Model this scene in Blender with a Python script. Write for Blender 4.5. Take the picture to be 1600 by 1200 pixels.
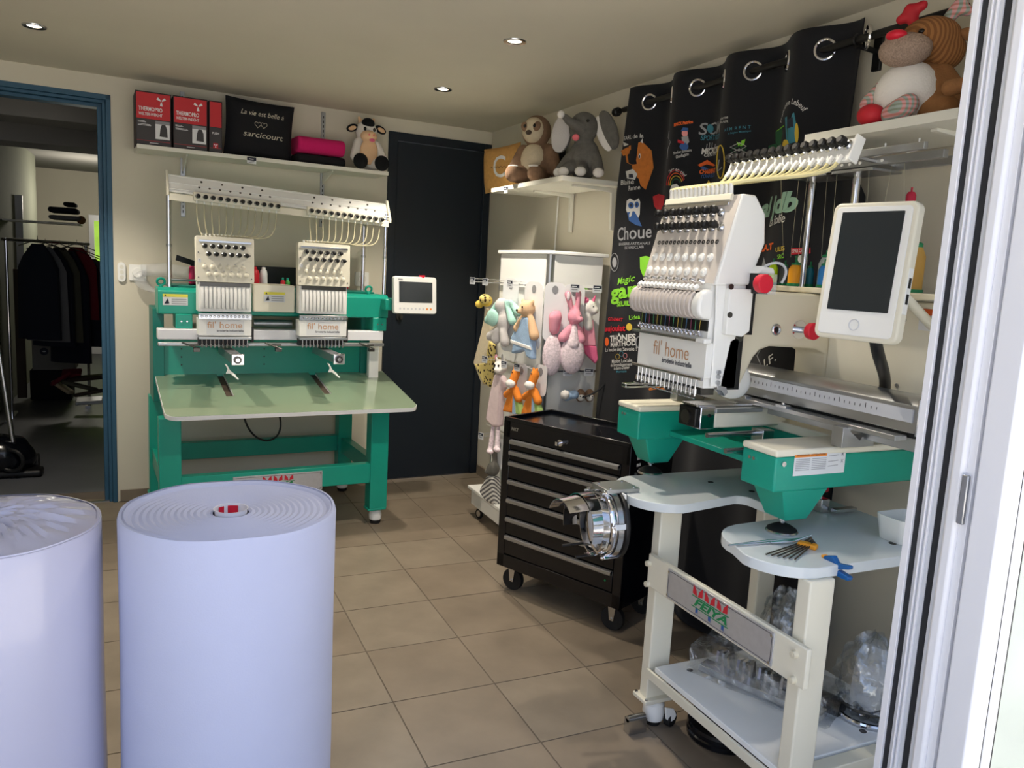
import bpy, bmesh, math, random
from mathutils import Matrix, Vector, Euler
from math import sin, cos, pi, radians
random.seed(7)
S = bpy.context.scene
for o in list(bpy.data.objects): bpy.data.objects.remove(o)
COL = S.collection
# ---------------------------------------------------------------- camera (solved from the tile grid and the verticals)
FPX = 1226.17
CAM = Vector((-0.65782, -4.21433, 1.33564))
RW = Matrix(((0.910085, -0.410924, 0.053734), (-0.010633, -0.152769, -0.988205), (0.414286, 0.898779, -0.143402)))           # rows: right, down, forward in world space
cd = bpy.data.cameras.new('camera'); cam = bpy.data.objects.new('camera', cd); COL.objects.link(cam)
cd.sensor_width = 36; cd.lens = FPX/1600*36; cd.clip_start = .02; cd.clip_end = 200
Mc = Matrix((RW[0], -RW[1], -RW[2])).transposed().to_4x4(); Mc.translation = CAM
cam.matrix_world = Mc; S.camera = cam
# ---------------------------------------------------------------- world, lamps, exposure
S.view_settings.view_transform = 'Standard'; S.view_settings.look = 'None'
S.view_settings.gamma = 1; S.view_settings.use_curve_mapping = False
S.view_settings.exposure = 0.12
W = bpy.data.worlds.new('world'); S.world = W; W.use_nodes = True
nt = W.node_tree; nt.nodes.clear()
wo = nt.nodes.new('ShaderNodeOutputWorld'); bg = nt.nodes.new('ShaderNodeBackground')
tc = nt.nodes.new('ShaderNodeTexCoord'); sx = nt.nodes.new('ShaderNodeSeparateXYZ'); rp = nt.nodes.new('ShaderNodeValToRGB')
rp.color_ramp.elements[0].position = 0.0; rp.color_ramp.elements[0].color = (.80, .84, .92, 1)
rp.color_ramp.elements[1].position = 0.8; rp.color_ramp.elements[1].color = (.40, .58, .98, 1)
nt.links.new(tc.outputs['Generated'], sx.inputs[0]); nt.links.new(sx.outputs['Z'], rp.inputs[0])
nt.links.new(rp.outputs[0], bg.inputs[0]); bg.inputs[1].default_value = 1.5
nt.links.new(bg.outputs[0], wo.inputs[0])
SUN = bpy.data.lights.new('sun', 'SUN'); SUN.energy = 17; SUN.angle = .01; SUN.color = (1, .95, .88)
sun = bpy.data.objects.new('sun', SUN); COL.objects.link(sun); sun.rotation_euler = Vector((-.35, -.45, -.82)).to_track_quat('-Z', 'Y').to_euler()
def lamp(name, kind, loc, power, color, size=.05, **k):
    d = bpy.data.lights.new(name, kind); d.energy = power; d.color = color
    o = bpy.data.objects.new(name, d); COL.objects.link(o); o.location = loc
    if kind == 'SPOT': d.shadow_soft_size = size; d.spot_size = k.get('ang', 1.95); d.spot_blend = .6
    else: d.shadow_soft_size = size
    return o
SPOTS = [(-1.07,-.49),(.572,-1.406),(.614,-.482),(.572,-2.33)]
for x, y in SPOTS: lamp('spot_lamp', 'SPOT', (x, y, 2.15), 60 if y > -2 else 26, (1, .90, .76), .03)
lamp('hall_fill', 'POINT', (-1.25, 5.3, 1.8), 24, (1, .93, .80), .15)  # added fill light that brightens the hall, with no fitting behind it
# ---------------------------------------------------------------- pixel rays -> world points on real planes
def ray(u, v): return RW.transposed() @ Vector(((u-800)/FPX, (v-600)/FPX, 1))
def onX(u, v, X): d = ray(u, v); return CAM + d*((X-CAM.x)/d.x)
def onY(u, v, Y): d = ray(u, v); return CAM + d*((Y-CAM.y)/d.y)
def onZ(u, v, Z=0): d = ray(u, v); return CAM + d*((Z-CAM.z)/d.z)
AB = radians(3.95)
FB = Matrix.Translation((0, .375, 0)) @ Matrix.Rotation(AB, 4, 'Z')     # frame of the back wall: its face is y = 0
def bY(u, v, yb):
    d = ray(u, v); n = Vector((-sin(AB), cos(AB), 0)); t = (yb - n.dot(CAM-Vector((0,.375,0))))/n.dot(d)
    return FB.inverted() @ (CAM + d*t)
# ---------------------------------------------------------------- materials
def lin(c):
    c = [x/255 for x in c]; return tuple([x/12.92 if x <= .04045 else ((x+.055)/1.055)**2.4 for x in c]) + (1,)
MATS = {}
def mat(name, rgb, rough=.5, metal=0, noise=0, scale=20, bump=0, bscale=60, emit=0, alpha=None, trans=0, coat=0, sheen=0, ior=1.45, stretch=None):
    m = bpy.data.materials.new(name); m.use_nodes = True; n = m.node_tree; b = n.nodes['Principled BSDF']
    c = lin(rgb); b.inputs['Base Color'].default_value = c
    b.inputs['Roughness'].default_value = rough; b.inputs['Metallic'].default_value = metal
    b.inputs['Transmission Weight'].default_value = trans; b.inputs['Coat Weight'].default_value = coat
    b.inputs['Sheen Weight'].default_value = sheen; b.inputs['IOR'].default_value = ior
    if emit: b.inputs['Emission Color'].default_value = c; b.inputs['Emission Strength'].default_value = emit
    if alpha is not None: b.inputs['Alpha'].default_value = alpha
    t = n.nodes.new('ShaderNodeTexCoord'); mp = n.nodes.new('ShaderNodeMapping')
    n.links.new(t.outputs['Object'], mp.inputs[0])
    if stretch: mp.inputs['Scale'].default_value = stretch
    if noise:
        nz = n.nodes.new('ShaderNodeTexNoise'); nz.inputs['Scale'].default_value = scale; nz.inputs['Detail'].default_value = 5
        n.links.new(mp.outputs[0], nz.inputs['Vector'])
        r = n.nodes.new('ShaderNodeValToRGB')
        r.color_ramp.elements[0].position = .3; r.color_ramp.elements[1].position = .7
        r.color_ramp.elements[0].color = tuple(x*(1-noise) for x in c[:3])+(1,)
        r.color_ramp.elements[1].color = tuple(min(1, x*(1+noise)) for x in c[:3])+(1,)
        n.links.new(nz.outputs['Fac'], r.inputs[0]); n.links.new(r.outputs[0], b.inputs['Base Color'])
    if bump:
        nb = n.nodes.new('ShaderNodeTexNoise'); nb.inputs['Scale'].default_value = bscale; nb.inputs['Detail'].default_value = 4
        n.links.new(mp.outputs[0], nb.inputs['Vector'])
        bp = n.nodes.new('ShaderNodeBump'); bp.inputs['Strength'].default_value = bump; bp.inputs['Distance'].default_value = .004
        n.links.new(nb.outputs['Fac'], bp.inputs['Height']); n.links.new(bp.outputs[0], b.inputs['Normal'])
    MATS[name] = m; return m
def wavemat(name, a, b_, scale, rough=.9, direction='X', second=None):
    """two-colour stripes (ribs, ticking); second adds a crossing stripe colour for plaid"""
    m = mat(name, a, rough); n = m.node_tree; b = n.nodes['Principled BSDF']; t = n.nodes['Texture Coordinate']
    w = n.nodes.new('ShaderNodeTexWave'); w.bands_direction = direction; w.inputs['Scale'].default_value = scale
    n.links.new(t.outputs['Object'], w.inputs['Vector']); r = n.nodes.new('ShaderNodeValToRGB'); r.color_ramp.interpolation = 'CONSTANT'
    r.color_ramp.elements[0].color = lin(a); r.color_ramp.elements[1].position = .5; r.color_ramp.elements[1].color = lin(b_)
    n.links.new(w.outputs['Fac'], r.inputs[0]); out = r.outputs[0]
    if second:
        w2 = n.nodes.new('ShaderNodeTexWave'); w2.bands_direction = 'Z'; w2.inputs['Scale'].default_value = scale
        n.links.new(t.outputs['Object'], w2.inputs['Vector']); r2 = n.nodes.new('ShaderNodeValToRGB'); r2.color_ramp.interpolation = 'CONSTANT'
        r2.color_ramp.elements[0].color = (1,1,1,1); r2.color_ramp.elements[1].position = .6; r2.color_ramp.elements[1].color = lin(second)
        n.links.new(w2.outputs['Fac'], r2.inputs[0]); mx = n.nodes.new('ShaderNodeMix'); mx.data_type = 'RGBA'; mx.inputs[0].default_value = .35
        n.links.new(out, mx.inputs[6]); n.links.new(r2.outputs[0], mx.inputs[7]); out = mx.outputs[2]
    n.links.new(out, b.inputs['Base Color']); return m
# ---------------------------------------------------------------- mesh building
FR = Matrix.Identity(4)
def setframe(M=None):
    global FR; FR = M if M is not None else Matrix.Identity(4)
class MB:
    def __init__(s): s.v = []; s.f = []
    def add(s, vs, fs, M=None):
        k = len(s.v)
        for v in vs: s.v.append(M @ Vector(v) if M is not None else Vector(v))
        for f in fs: s.f.append([i+k for i in f])
        return s
    def box(s, x0, x1, y0, y1, z0, z1, M=None):
        vs = [(x,y,z) for z in (z0,z1) for y in (y0,y1) for x in (x0,x1)]
        return s.add(vs, [(0,2,3,1),(4,5,7,6),(0,1,5,4),(2,6,7,3),(0,4,6,2),(1,3,7,5)], M)
    def cbox(s, c, d, M=None):
        return s.box(c[0]-d[0]/2, c[0]+d[0]/2, c[1]-d[1]/2, c[1]+d[1]/2, c[2]-d[2]/2, c[2]+d[2]/2, M)
    def cyl(s, a, b, r, r2=None, n=16, caps=True):
        a = Vector(a); b = Vector(b); r2 = r if r2 is None else r2
        d = (b-a).normalized(); q = Vector((0,0,1)).rotation_difference(d)
        if d.z < -.9999: q = Euler((pi,0,0)).to_quaternion()
        vs = []
        for p, rr in ((a, r), (b, r2)):
            for i in range(n):
                t = 2*pi*i/n; vs.append(p + q @ Vector((rr*cos(t), rr*sin(t), 0)))
        fs = [(i, (i+1) % n, n+(i+1) % n, n+i) for i in range(n)]
        if caps: fs += [tuple(range(n))[::-1], tuple(range(n, 2*n))]
        return s.add(vs, fs)
    def tube(s, pts, r, n=8, closed=False, caps=True):
        pts = [Vector(p) for p in pts]; k = len(pts); rs = r if isinstance(r, (list, tuple)) else [r]*k
        vs = []; up = None
        for i, p in enumerate(pts):
            t = (pts[(i+1) % k]-pts[i-1]) if closed else (pts[min(i+1, k-1)]-pts[max(i-1, 0)])
            t.normalize()
            if up is None: up = t.orthogonal().normalized()
            up = (up - t*up.dot(t)); up = up.normalized() if up.length > 1e-6 else t.orthogonal().normalized()
            w = t.cross(up)
            for j in range(n):
                a = 2*pi*j/n; vs.append(p + (up*cos(a)+w*sin(a))*rs[i])
        fs = []
        for i in range(k if closed else k-1):
            for j in range(n):
                a = i*n; b = ((i+1) % k)*n; fs.append((a+j, a+(j+1) % n, b+(j+1) % n, b+j))
        if caps and not closed: fs += [tuple(range(n))[::-1], tuple(range((k-1)*n, k*n))]
        return s.add(vs, fs)
    def lathe(s, prof, M=None, n=24, caps=True):
        vs = []; k = len(prof)
        for r, z in prof:
            for i in range(n):
                t = 2*pi*i/n; vs.append((r*cos(t), r*sin(t), z))
        fs = [(j*n+i, j*n+(i+1) % n, (j+1)*n+(i+1) % n, (j+1)*n+i) for j in range(k-1) for i in range(n)]
        if caps and prof[0][0] > 1e-6: fs.append(tuple(range(n))[::-1])
        if caps and prof[-1][0] > 1e-6: fs.append(tuple(range((k-1)*n, k*n)))
        return s.add(vs, fs, M)
    def prism(s, poly, a, b, axis='y', M=None):
        """poly in the two other axes: y -> (x,z), x -> (y,z), z -> (x,y)"""
        n = len(poly)
        def P3(p, t): return {'y': (p[0], t, p[1]), 'x': (t, p[0], p[1]), 'z': (p[0], p[1], t)}[axis]
        vs = [P3(p, a) for p in poly] + [P3(p, b) for p in poly]
        fs = [(i, (i+1) % n, n+(i+1) % n, n+i) for i in range(n)] + [tuple(range(n))[::-1], tuple(range(n, 2*n))]
        return s.add(vs, fs, M)
    def ell(s, c, r, rot=None, nu=16, nv=10):
        M = Matrix.Translation(c) @ ((rot if isinstance(rot, Matrix) else Euler(rot).to_matrix()).to_4x4() if rot is not None else Matrix.Identity(4))
        vs = [(0,0,-r[2])]; fs = []
        for j in range(1, nv):
            p = -pi/2 + pi*j/nv
            for i in range(nu):
                t = 2*pi*i/nu; vs.append((r[0]*cos(p)*cos(t), r[1]*cos(p)*sin(t), r[2]*sin(p)))
        vs.append((0,0,r[2])); L = len(vs)-1
        for i in range(nu): fs.append((0, 1+(i+1) % nu, 1+i)); fs.append((L, L-nu+i, L-nu+(i+1) % nu))
        for j in range(nv-2):
            for i in range(nu):
                a = 1+j*nu; fs.append((a+i, a+(i+1) % nu, a+nu+(i+1) % nu, a+nu+i))
        return s.add(vs, fs, M)
    def torus(s, c, R, r, axis=(0,0,1), n=24, m=8, squash=1):
        q = Vector((0,0,1)).rotation_difference(Vector(axis))
        pts = [Vector(c) + q @ Vector((R*cos(2*pi*i/n), R*squash*sin(2*pi*i/n), 0)) for i in range(n)]
        return s.tube(pts, r, m, closed=True)
    def build(s, name, m, parent=None, bevel=0, seg=2, angle=38, label=None, flat=False, sub=0, kind=None):
        M = FR if parent is None else parent['_inv'] if False else FR
        base = parent_world(parent)
        inv = base.inverted() @ FR
        me = bpy.data.meshes.new(name); me.from_pydata([inv @ v for v in s.v], [], s.f); me.validate()
        me.materials.append(m if not isinstance(m, str) else MATS[m])
        if not flat:
            bm = bmesh.new(); bm.from_mesh(me); bmesh.ops.recalc_face_normals(bm, faces=bm.faces)
            for f in bm.faces: f.smooth = True
            for e in bm.edges:
                if len(e.link_faces) == 2 and e.calc_face_angle(0) > radians(angle): e.smooth = False
            bm.to_mesh(me); bm.free()
        o = bpy.data.objects.new(name, me); COL.objects.link(o)
        if parent is not None: o.parent = parent
        if bevel:
            b = o.modifiers.new('bevel', 'BEVEL'); b.width = bevel; b.segments = seg; b.limit_method = 'ANGLE'; b.angle_limit = radians(40)
            b.harden_normals = False
        if sub:
            b = o.modifiers.new('sub', 'SUBSURF'); b.levels = sub; b.render_levels = sub
        if label: o['label'] = label
        if kind: o['kind'] = kind
        return o
PW = {}
def parent_world(p):
    M = Matrix.Identity(4)
    while p is not None:
        M = p.matrix_basis @ M if p.parent is None else p.matrix_basis @ M
        p = p.parent
    return M
def thing(name, label, cat, loc=(0,0,0), rotz=0, group=None):
    o = bpy.data.objects.new(name, None); COL.objects.link(o); o.empty_display_size = .05
    o.matrix_basis = FR @ Matrix.Translation(loc) @ Matrix.Rotation(rotz, 4, 'Z')
    o['label'] = label; o['category'] = cat
    if group: o['group'] = group
    return o
def solo(mb, name, m, label, cat, loc=None, group=None, **k):
    """a thing that is one mesh, origin at its base"""
    if loc is None:
        xs = [v.x for v in mb.v]; ys = [v.y for v in mb.v]; zs = [v.z for v in mb.v]
        loc = ((min(xs)+max(xs))/2, (min(ys)+max(ys))/2, min(zs))
    for v in mb.v: v -= Vector(loc)
    o = mb.build.__func__(mb, name, m, None, **k)
    # build() already applied FR: undo and store it on the object instead
    me = o.data; inv = FR.inverted()
    for v in me.vertices: v.co = inv @ v.co
    o.matrix_basis = FR @ Matrix.Translation(loc)
    o['label'] = label; o['category'] = cat
    if group: o['group'] = group
    return o
def struct(mb, name, m, parent=None, **k):
    o = mb.build(name, m, parent, **k)
    if parent is None: o['kind'] = 'structure'
    return o
def copytree(src, M, label=None, group=None):
    c = src.copy(); COL.objects.link(c); c.matrix_basis = M
    if label: c['label'] = label
    if group: c['group'] = group
    for ch in list(src.children):
        d = ch.copy(); COL.objects.link(d); d.parent = c
        for g in list(ch.children):
            e = g.copy(); COL.objects.link(e); e.parent = d
    return c
def plane_M(o, right, up):
    r = Vector(right).normalized(); u = Vector(up); u = (u - r*u.dot(r)).normalized(); n = r.cross(u)
    M = Matrix((r, u, n)).transposed().to_4x4(); M.translation = Vector(o); return M
def textmesh(s, size, shear=0, xs=1, align='CENTER', bold=0, space=1):
    c = bpy.data.curves.new('t', 'FONT'); c.body = s; c.size = size; c.shear = shear; c.align_x = align; c.align_y = 'CENTER'
    c.offset = bold; c.space_character = space; c.resolution_u = 3
    o = bpy.data.objects.new('t', c); COL.objects.link(o)
    me = bpy.data.meshes.new_from_object(o); bpy.data.objects.remove(o); bpy.data.curves.remove(c)
    vs = [Vector((v.co.x*xs, v.co.y, 0)) for v in me.vertices]; fs = [list(p.vertices) for p in me.polygons]
    bpy.data.meshes.remove(me); return vs, fs
def text(s, size, m, parent, M, name='lettering', warp=None, arc=None, width=None, **k):
    vs, fs = textmesh(s, size, **k)
    if width and vs:
        w = max(v.x for v in vs)-min(v.x for v in vs); q = width/w
        for v in vs: v.x *= q
    if arc:
        for v in vs:
            a = v.x/arc; rr = arc+v.y; v.x = rr*sin(a); v.y = rr*cos(a)-arc
    vs = [M @ Vector((v.x, v.y, .0008)) for v in vs]
    if warp: vs = [warp(v) for v in vs]
    mb = MB(); mb.add(vs, fs); return mb.build(name, m, parent, flat=True)
def flat(poly, m, parent, M, name='print', z=.0006, warp=None):
    vs = [M @ Vector((x, y, z)) for x, y in poly]
    if warp: vs = [warp(v) for v in vs]
    mb = MB(); mb.add(vs, [tuple(range(len(vs)))]); return mb.build(name, m, parent, flat=True)
def rrect(w, h, r, n=4, cx=0, cy=0):
    out = []
    for sx_, sy_, a0 in ((1,1,0),(-1,1,90),(-1,-1,180),(1,-1,270)):
        for i in range(n+1):
            a = radians(a0+90*i/n); out.append((cx+sx_*(w/2-r)+r*cos(a), cy+sy_*(h/2-r)+r*sin(a)))
    return out
def disc(r, n=20, cx=0, cy=0, ry=None): return [(cx+r*cos(2*pi*i/n), cy+(ry or r)*sin(2*pi*i/n)) for i in range(n)]
def bez(p0, p1, p2, p3, n=12):
    p0, p1, p2, p3 = map(Vector, (p0, p1, p2, p3))
    return [p0*(1-t)**3+p1*3*t*(1-t)**2+p2*3*t*t*(1-t)+p3*t**3 for t in [i/n for i in range(n+1)]]
def blob(parts, name, m, parent, vox=.006, label=None):
    """ellipsoids and tapering limbs fused into one soft skin"""
    mb = MB()
    for p in parts:
        if p[0] == 'e': mb.ell(p[1], p[2], p[3] if len(p) > 3 else None, 16, 10)
        else:                                            # 'l': limb a,b,ra,rb
            a, b = Vector(p[1]), Vector(p[2])
            mb.cyl(a, b, p[3], p[4], 12); mb.ell(a, (p[3],)*3, None, 12, 8); mb.ell(b, (p[4],)*3, None, 12, 8)
    o = mb.build(name, m, parent, angle=180, label=label)
    r = o.modifiers.new('skin', 'REMESH'); r.mode = 'VOXEL'; r.voxel_size = vox; r.use_smooth_shade = True
    s = o.modifiers.new('soft', 'SMOOTH'); s.iterations = 4; s.factor = .6
    return o
# ================================================================ materials
mat('wall_paint', (214,208,190), .85, noise=.02, scale=3, bump=.05, bscale=90)
mat('ceiling_paint', (216,210,193), .9, noise=.03, scale=2, bump=.06, bscale=30)
mat('tile_grey', (134,122,106), .42, noise=.13, scale=7, bump=.08, bscale=40)
mat('tile_b', (129,116,100), .42, noise=.15, scale=5, bump=.08, bscale=40)
mat('grout', (104,94,82), .9)
mat('hall_floor', (92,94,98), .5, noise=.08, scale=5)
mat('hall_wall', (120,122,108), .9, noise=.05, scale=4)
mat('hall_ceiling', (122,120,116), .9)
mat('blue_paint', (44,86,112), .5)
mat('navy_door', (24,33,43), .42, noise=.04, scale=3)
mat('white_pvc', (236,236,240), .28)
mat('grey_pvc', (205,207,212), .35)
mat('gasket', (38,40,44), .6)
mat('glass', (225,238,240), .03, trans=1, ior=1.45)
mat('green', (22,156,134), .32, noise=.02, scale=10)
mat('green_dark', (8,118,104), .4)
mat('cream', (232,227,208), .35)
mat('cream_flat', (222,214,190), .5)
mat('white', (240,240,236), .35)
mat('white_lam', (238,240,240), .22)
mat('shelf_white', (226,224,212), .45)
mat('greytop', (214,220,222), .18)
mat('steel', (200,202,205), .22, 1)
mat('chrome', (235,235,240), .06, 1)
mat('alu', (176,178,180), .35, .9)
mat('darksteel', (90,88,84), .3, .9)
mat('black', (14,14,15), .45)
mat('blackgloss', (5,7,14), .2, coat=.15)
mat('rubber', (20,20,20), .7)
mat('screen', (44,50,55), .12)
mat('red', (214,24,52), .35)
mat('redcard', (196,40,48), .55)
mat('greycard', (62,60,62), .6)
mat('darkedge', (40,28,30), .6)
mat('yellowlabel', (232,224,80), .5)
mat('orangelabel', (240,140,40), .5)
mat('paper', (226,228,230), .6)
mat('ink', (40,44,60), .7)
mat('grey_ink', (140,142,146), .7)
mat('bronze_ink', (196,150,110), .6)
mat('logo_red', (200,34,50), .5)
mat('logo_green', (20,130,76), .5)
mat('logo_blue', (40,84,150), .5)
mat('nameplate', (196,197,200), .3, .5, noise=.04, scale=60)
mat('tubing', (196,190,160), .3, alpha=.75)
mat('tubing_yellow', (226,216,164), .25, alpha=.9)
mat('clearplast', (230,232,235), .15, alpha=.28, bump=.6, bscale=40)
mat('plastwrap', (238,240,242), .08, alpha=.34, bump=1.0, bscale=26)
def filmmat(name, lo, hi, tint=(225,230,235), sc=22):
    m = bpy.data.materials.new(name); m.use_nodes = True; n = m.node_tree; n.nodes.clear()
    o = n.nodes.new('ShaderNodeOutputMaterial'); mx = n.nodes.new('ShaderNodeMixShader'); tr = n.nodes.new('ShaderNodeBsdfTransparent'); gl = n.nodes.new('ShaderNodeBsdfGlossy')
    gl.inputs['Roughness'].default_value = .12; gl.inputs['Color'].default_value = lin(tint); tr.inputs['Color'].default_value = (.93,.94,.95,1)
    t = n.nodes.new('ShaderNodeTexCoord'); nz = n.nodes.new('ShaderNodeTexNoise'); nz.inputs['Scale'].default_value = sc; nz.inputs['Detail'].default_value = 6; nz.inputs['Distortion'].default_value = 1.2
    r = n.nodes.new('ShaderNodeMapRange'); r.inputs['From Min'].default_value = .42; r.inputs['From Max'].default_value = .68; r.inputs['To Min'].default_value = lo; r.inputs['To Max'].default_value = hi
    bp = n.nodes.new('ShaderNodeBump'); bp.inputs['Strength'].default_value = .9; bp.inputs['Distance'].default_value = .01
    n.links.new(t.outputs['Object'], nz.inputs['Vector']); n.links.new(nz.outputs['Fac'], r.inputs['Value']); n.links.new(nz.outputs['Fac'], bp.inputs['Height']); n.links.new(bp.outputs[0], gl.inputs['Normal'])
    n.links.new(r.outputs[0], mx.inputs[0]); n.links.new(tr.outputs[0], mx.inputs[1]); n.links.new(gl.outputs[0], mx.inputs[2]); n.links.new(mx.outputs[0], o.inputs[0]); MATS[name] = m; return m
filmmat('plastwrap2', .10, .55)
filmmat('window_glass', .30, .34, (200,215,222), 2)
mat('fleece', (186,190,214), .95, noise=.015, scale=8, bump=.1, bscale=300)
mat('fleece_wrap', (190,189,208), .30, bump=.2, bscale=14, coat=.4)
mat('curtain', (17,19,25), .9, bump=.1, bscale=500, sheen=.05)
mat('blackfab', (17,18,23), .9, bump=.15, bscale=300)
mat('pinkfab', (206,28,104), .95, bump=.3, bscale=160)
mat('jute', (196,150,86), .9, noise=.1, scale=60, bump=.4, bscale=200)
mat('brown_plush', (132,104,82), .95, noise=.1, scale=60, bump=.4, bscale=220)
mat('beige_plush', (206,192,164), .95, noise=.05, scale=60, bump=.4, bscale=220)
mat('grey_plush', (104,102,96), .95, noise=.12, scale=50, bump=.4, bscale=220)
mat('lightgrey_plush', (196,192,190), .95, bump=.4, bscale=220)
mat('white_plush', (232,228,222), .95, bump=.4, bscale=220)
mat('black_plush', (16,17,20), .95, bump=.4, bscale=220)
mat('peach_plush', (228,190,150), .95, bump=.4, bscale=220)
mat('pink_plush', (236,160,178), .95, bump=.4, bscale=220)
mat('hotpink_plush', (232,110,150), .95, bump=.4, bscale=220)
mat('mint_plush', (168,212,200), .95, bump=.4, bscale=220)
mat('blue_plush', (168,196,226), .95, noise=.1, scale=40, bump=.4, bscale=220)
mat('orange_plush', (240,140,50), .95, bump=.4, bscale=220)
mat('yellow_plush', (232,200,90), .95, bump=.4, bscale=220)
mat('lime_plush', (176,206,120), .95, bump=.4, bscale=220)
mat('deer_plush', (150,104,62), .95, noise=.08, scale=50, bump=.4, bscale=220)
wavemat('corduroy', (158,108,62), (128,84,46), 34, .95)
mat('tweed', (160,138,122), 1, noise=.35, scale=260, bump=.4, bscale=260)
mat('red_fabric', (190,30,44), .6, noise=.1, scale=30)
wavemat('plaid', (196,48,50), (40,96,70), 28, .9, 'X', (214,206,190))
wavemat('ticking', (205,203,196), (96,94,96), 26, .9, 'DIAGONAL')
mat('flower_fab', (232,214,220), .95, noise=.25, scale=110)
mat('tongue', (240,120,130), .8)
mat('eye', (12,10,10), .1)
mat('navy_cloth', (30,34,46), .95)
mat('olive_cloth', (80,78,64), .95)
mat('grey_cloth', (110,110,112), .95)
mat('darkred_cloth', (110,26,36), .9)
mat('cardboard', (130,126,118), .85, noise=.05, scale=10)
mat('wood_light', (176,160,130), .7)
mat('wood_dark', (70,58,48), .7)
mat('binblack', (14,17,26), .5)
mat('orange_plastic', (240,160,40), .35)
mat('blue_plastic', (20,92,160), .3)
mat('garden', (150,190,70), .8, noise=.5, scale=6, emit=.9)
mat('terrace', (204,196,182), .9, noise=.1, scale=5)
mat('logo_w', (205,205,202), .7); mat('logo_g', (130,205,50), .7); mat('logo_o', (226,100,40), .7); mat('logo_t', (60,130,150), .7)
mat('logo_cow', (190,112,44), .8, noise=.12, scale=60); mat('logo_y', (210,180,60), .7); mat('logo_gr', (150,152,156), .7); mat('logo_bl', (50,90,150), .7)
mat('logo_dg', (30,90,56), .7); mat('logo_mint', (140,176,156), .7); mat('logo_pk', (226,150,150), .7); mat('logo_rd', (180,30,44), .7)
lampm = mat('lampglow', (255,236,200), .4, emit=14)
CEIL = 2.176
# ================================================================ setting
# floor slab (grout level) and single tiles
TL = .34; OX = 0.0; OY = 0.0
g = MB(); g.box(-2.1, 1.45, -3.35, .62, -.06, -.0016); floor = struct(g, 'floor', 'grout')
def tile_mesh(x0, x1, y0, y1):
    m = MB(); m.box(x0, x1, y0, y1, -.006, 0); return m
def clip_tile(poly, f):
    out = []
    for i in range(len(poly)):
        a, b = poly[i], poly[(i+1) % len(poly)]; fa, fb = f(a), f(b)
        if fa >= 0: out.append(a)
        if fa*fb < 0: t = fa/(fa-fb); out.append((a[0]+(b[0]-a[0])*t, a[1]+(b[1]-a[1])*t))
    return out
gp = .0021
for i in range(-7, 5):
    for j in range(-10, 3):
        x0, y0 = i*TL+gp, j*TL+gp; x1, y1 = x0+TL-2*gp, y0+TL-2*gp
        poly = [(x0,y0),(x1,y0),(x1,y1),(x0,y1)]
        for f in (lambda p: (.375+.069*p[0])+(.11 if p[0] < -.85 else 0)-.002-p[1], lambda p: 1.27+.02*(.46-p[1])-p[0], lambda p: p[0]+2.05, lambda p: p[1]+3.32):
            poly = clip_tile(poly, f) if poly else poly
        if len(poly) < 3: continue
        m = MB(); m.prism(poly, -.006, random.uniform(-.0003, .0003), 'z')
        m.build('tile', 'tile_grey' if random.random() < .6 else 'tile_b', floor, flat=True)
# ceiling with recessed spots
g = MB(); g.box(-2.1, 1.45, -3.45, .55, CEIL, CEIL+.1); struct(g, 'ceiling', 'ceiling_paint')
# back wall in its own frame: y = 0 is the room face
setframe(FB)
g = MB()
g.box(-.845, .60, 0, .18, 0, CEIL+.02); g.box(.60, 1.30, 0, .18, 2.10, CEIL+.02); g.box(-2.4, -.845, 0, .18, 2.085, CEIL+.02)
g.box(-2.4, -1.75, 0, .18, 0, 2.085)
g.box(1.272, 1.34, 0, .18, 0, 2.2); struct(g, 'wall_back', 'wall_paint')
g = MB(); xx = -.835
bb = MB(); bb.box(-.84, .60, -.004, 0, 0, .004); base = struct(bb, 'baseboard_back', 'grout')
while xx < .58:
    x1 = min(xx+.336, .598); m = MB(); m.box(xx+.002, x1-.002, -.010, -.001, .003, .066); m.build('tile', 'tile_grey', base, bevel=.001); xx += .34
# blue frame of the left doorway
d = thing('door_1', 'blue painted frame of the open doorway to the dark hall', 'doorway', (-1.3, .05, 0)); del d['label'], d['category']; d['kind'] = 'structure'
m = MB(); m.box(-.845, -.868, -.004, .17, 0, 2.085); m.box(-.868, -.884, .015, .15, 0, 2.085); m.box(-.884, -.905, .05, .13, 0, 2.085); m.build('jamb', 'blue_paint', d, bevel=.002)
m = MB(); m.box(-1.75, -.845, -.004, .17, 2.06, 2.085); m.box(-1.75, -.868, .015, .15, 2.045, 2.06); m.box(-1.75, -.884, .05, .13, 2.028, 2.045); m.build('head_jamb', 'blue_paint', d, bevel=.002)
m = MB(); m.box(-1.75, -1.73, -.004, .17, 0, 2.06); m.build('jamb', 'blue_paint', d, bevel=.002)
m = MB(); m.box(-1.75, -.85, .02, .045, 0.0005, .004); m.build('threshold_strip', 'alu', d)
# navy door on the right
d = thing('door_2', '', '', (.93, .03, 0)); del d['label'], d['category']; d['kind'] = 'structure'
m = MB(); m.box(.601, .655, -.012, .10, 0, 2.099); m.box(1.225, 1.271, -.012, .10, 0, 2.099); m.box(.655, 1.225, -.012, .10, 2.05, 2.099); m.build('door_frame', 'navy_door', d, bevel=.003)
m = MB(); m.box(.658, 1.222, 0.0, .042, .006, 2.047); leaf = m.build('door_leaf', 'navy_door', d, bevel=.002)
p = bY(611, 504, -.005)
m = MB(); m.cyl((.70, 0, 1.02), (.70, -.012, 1.02), .022, n=20); m.cyl((.70, -.012, 1.02), (.70, -.035, 1.02), .008); m.build('door_lock', 'darksteel', leaf)
setframe()
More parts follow.
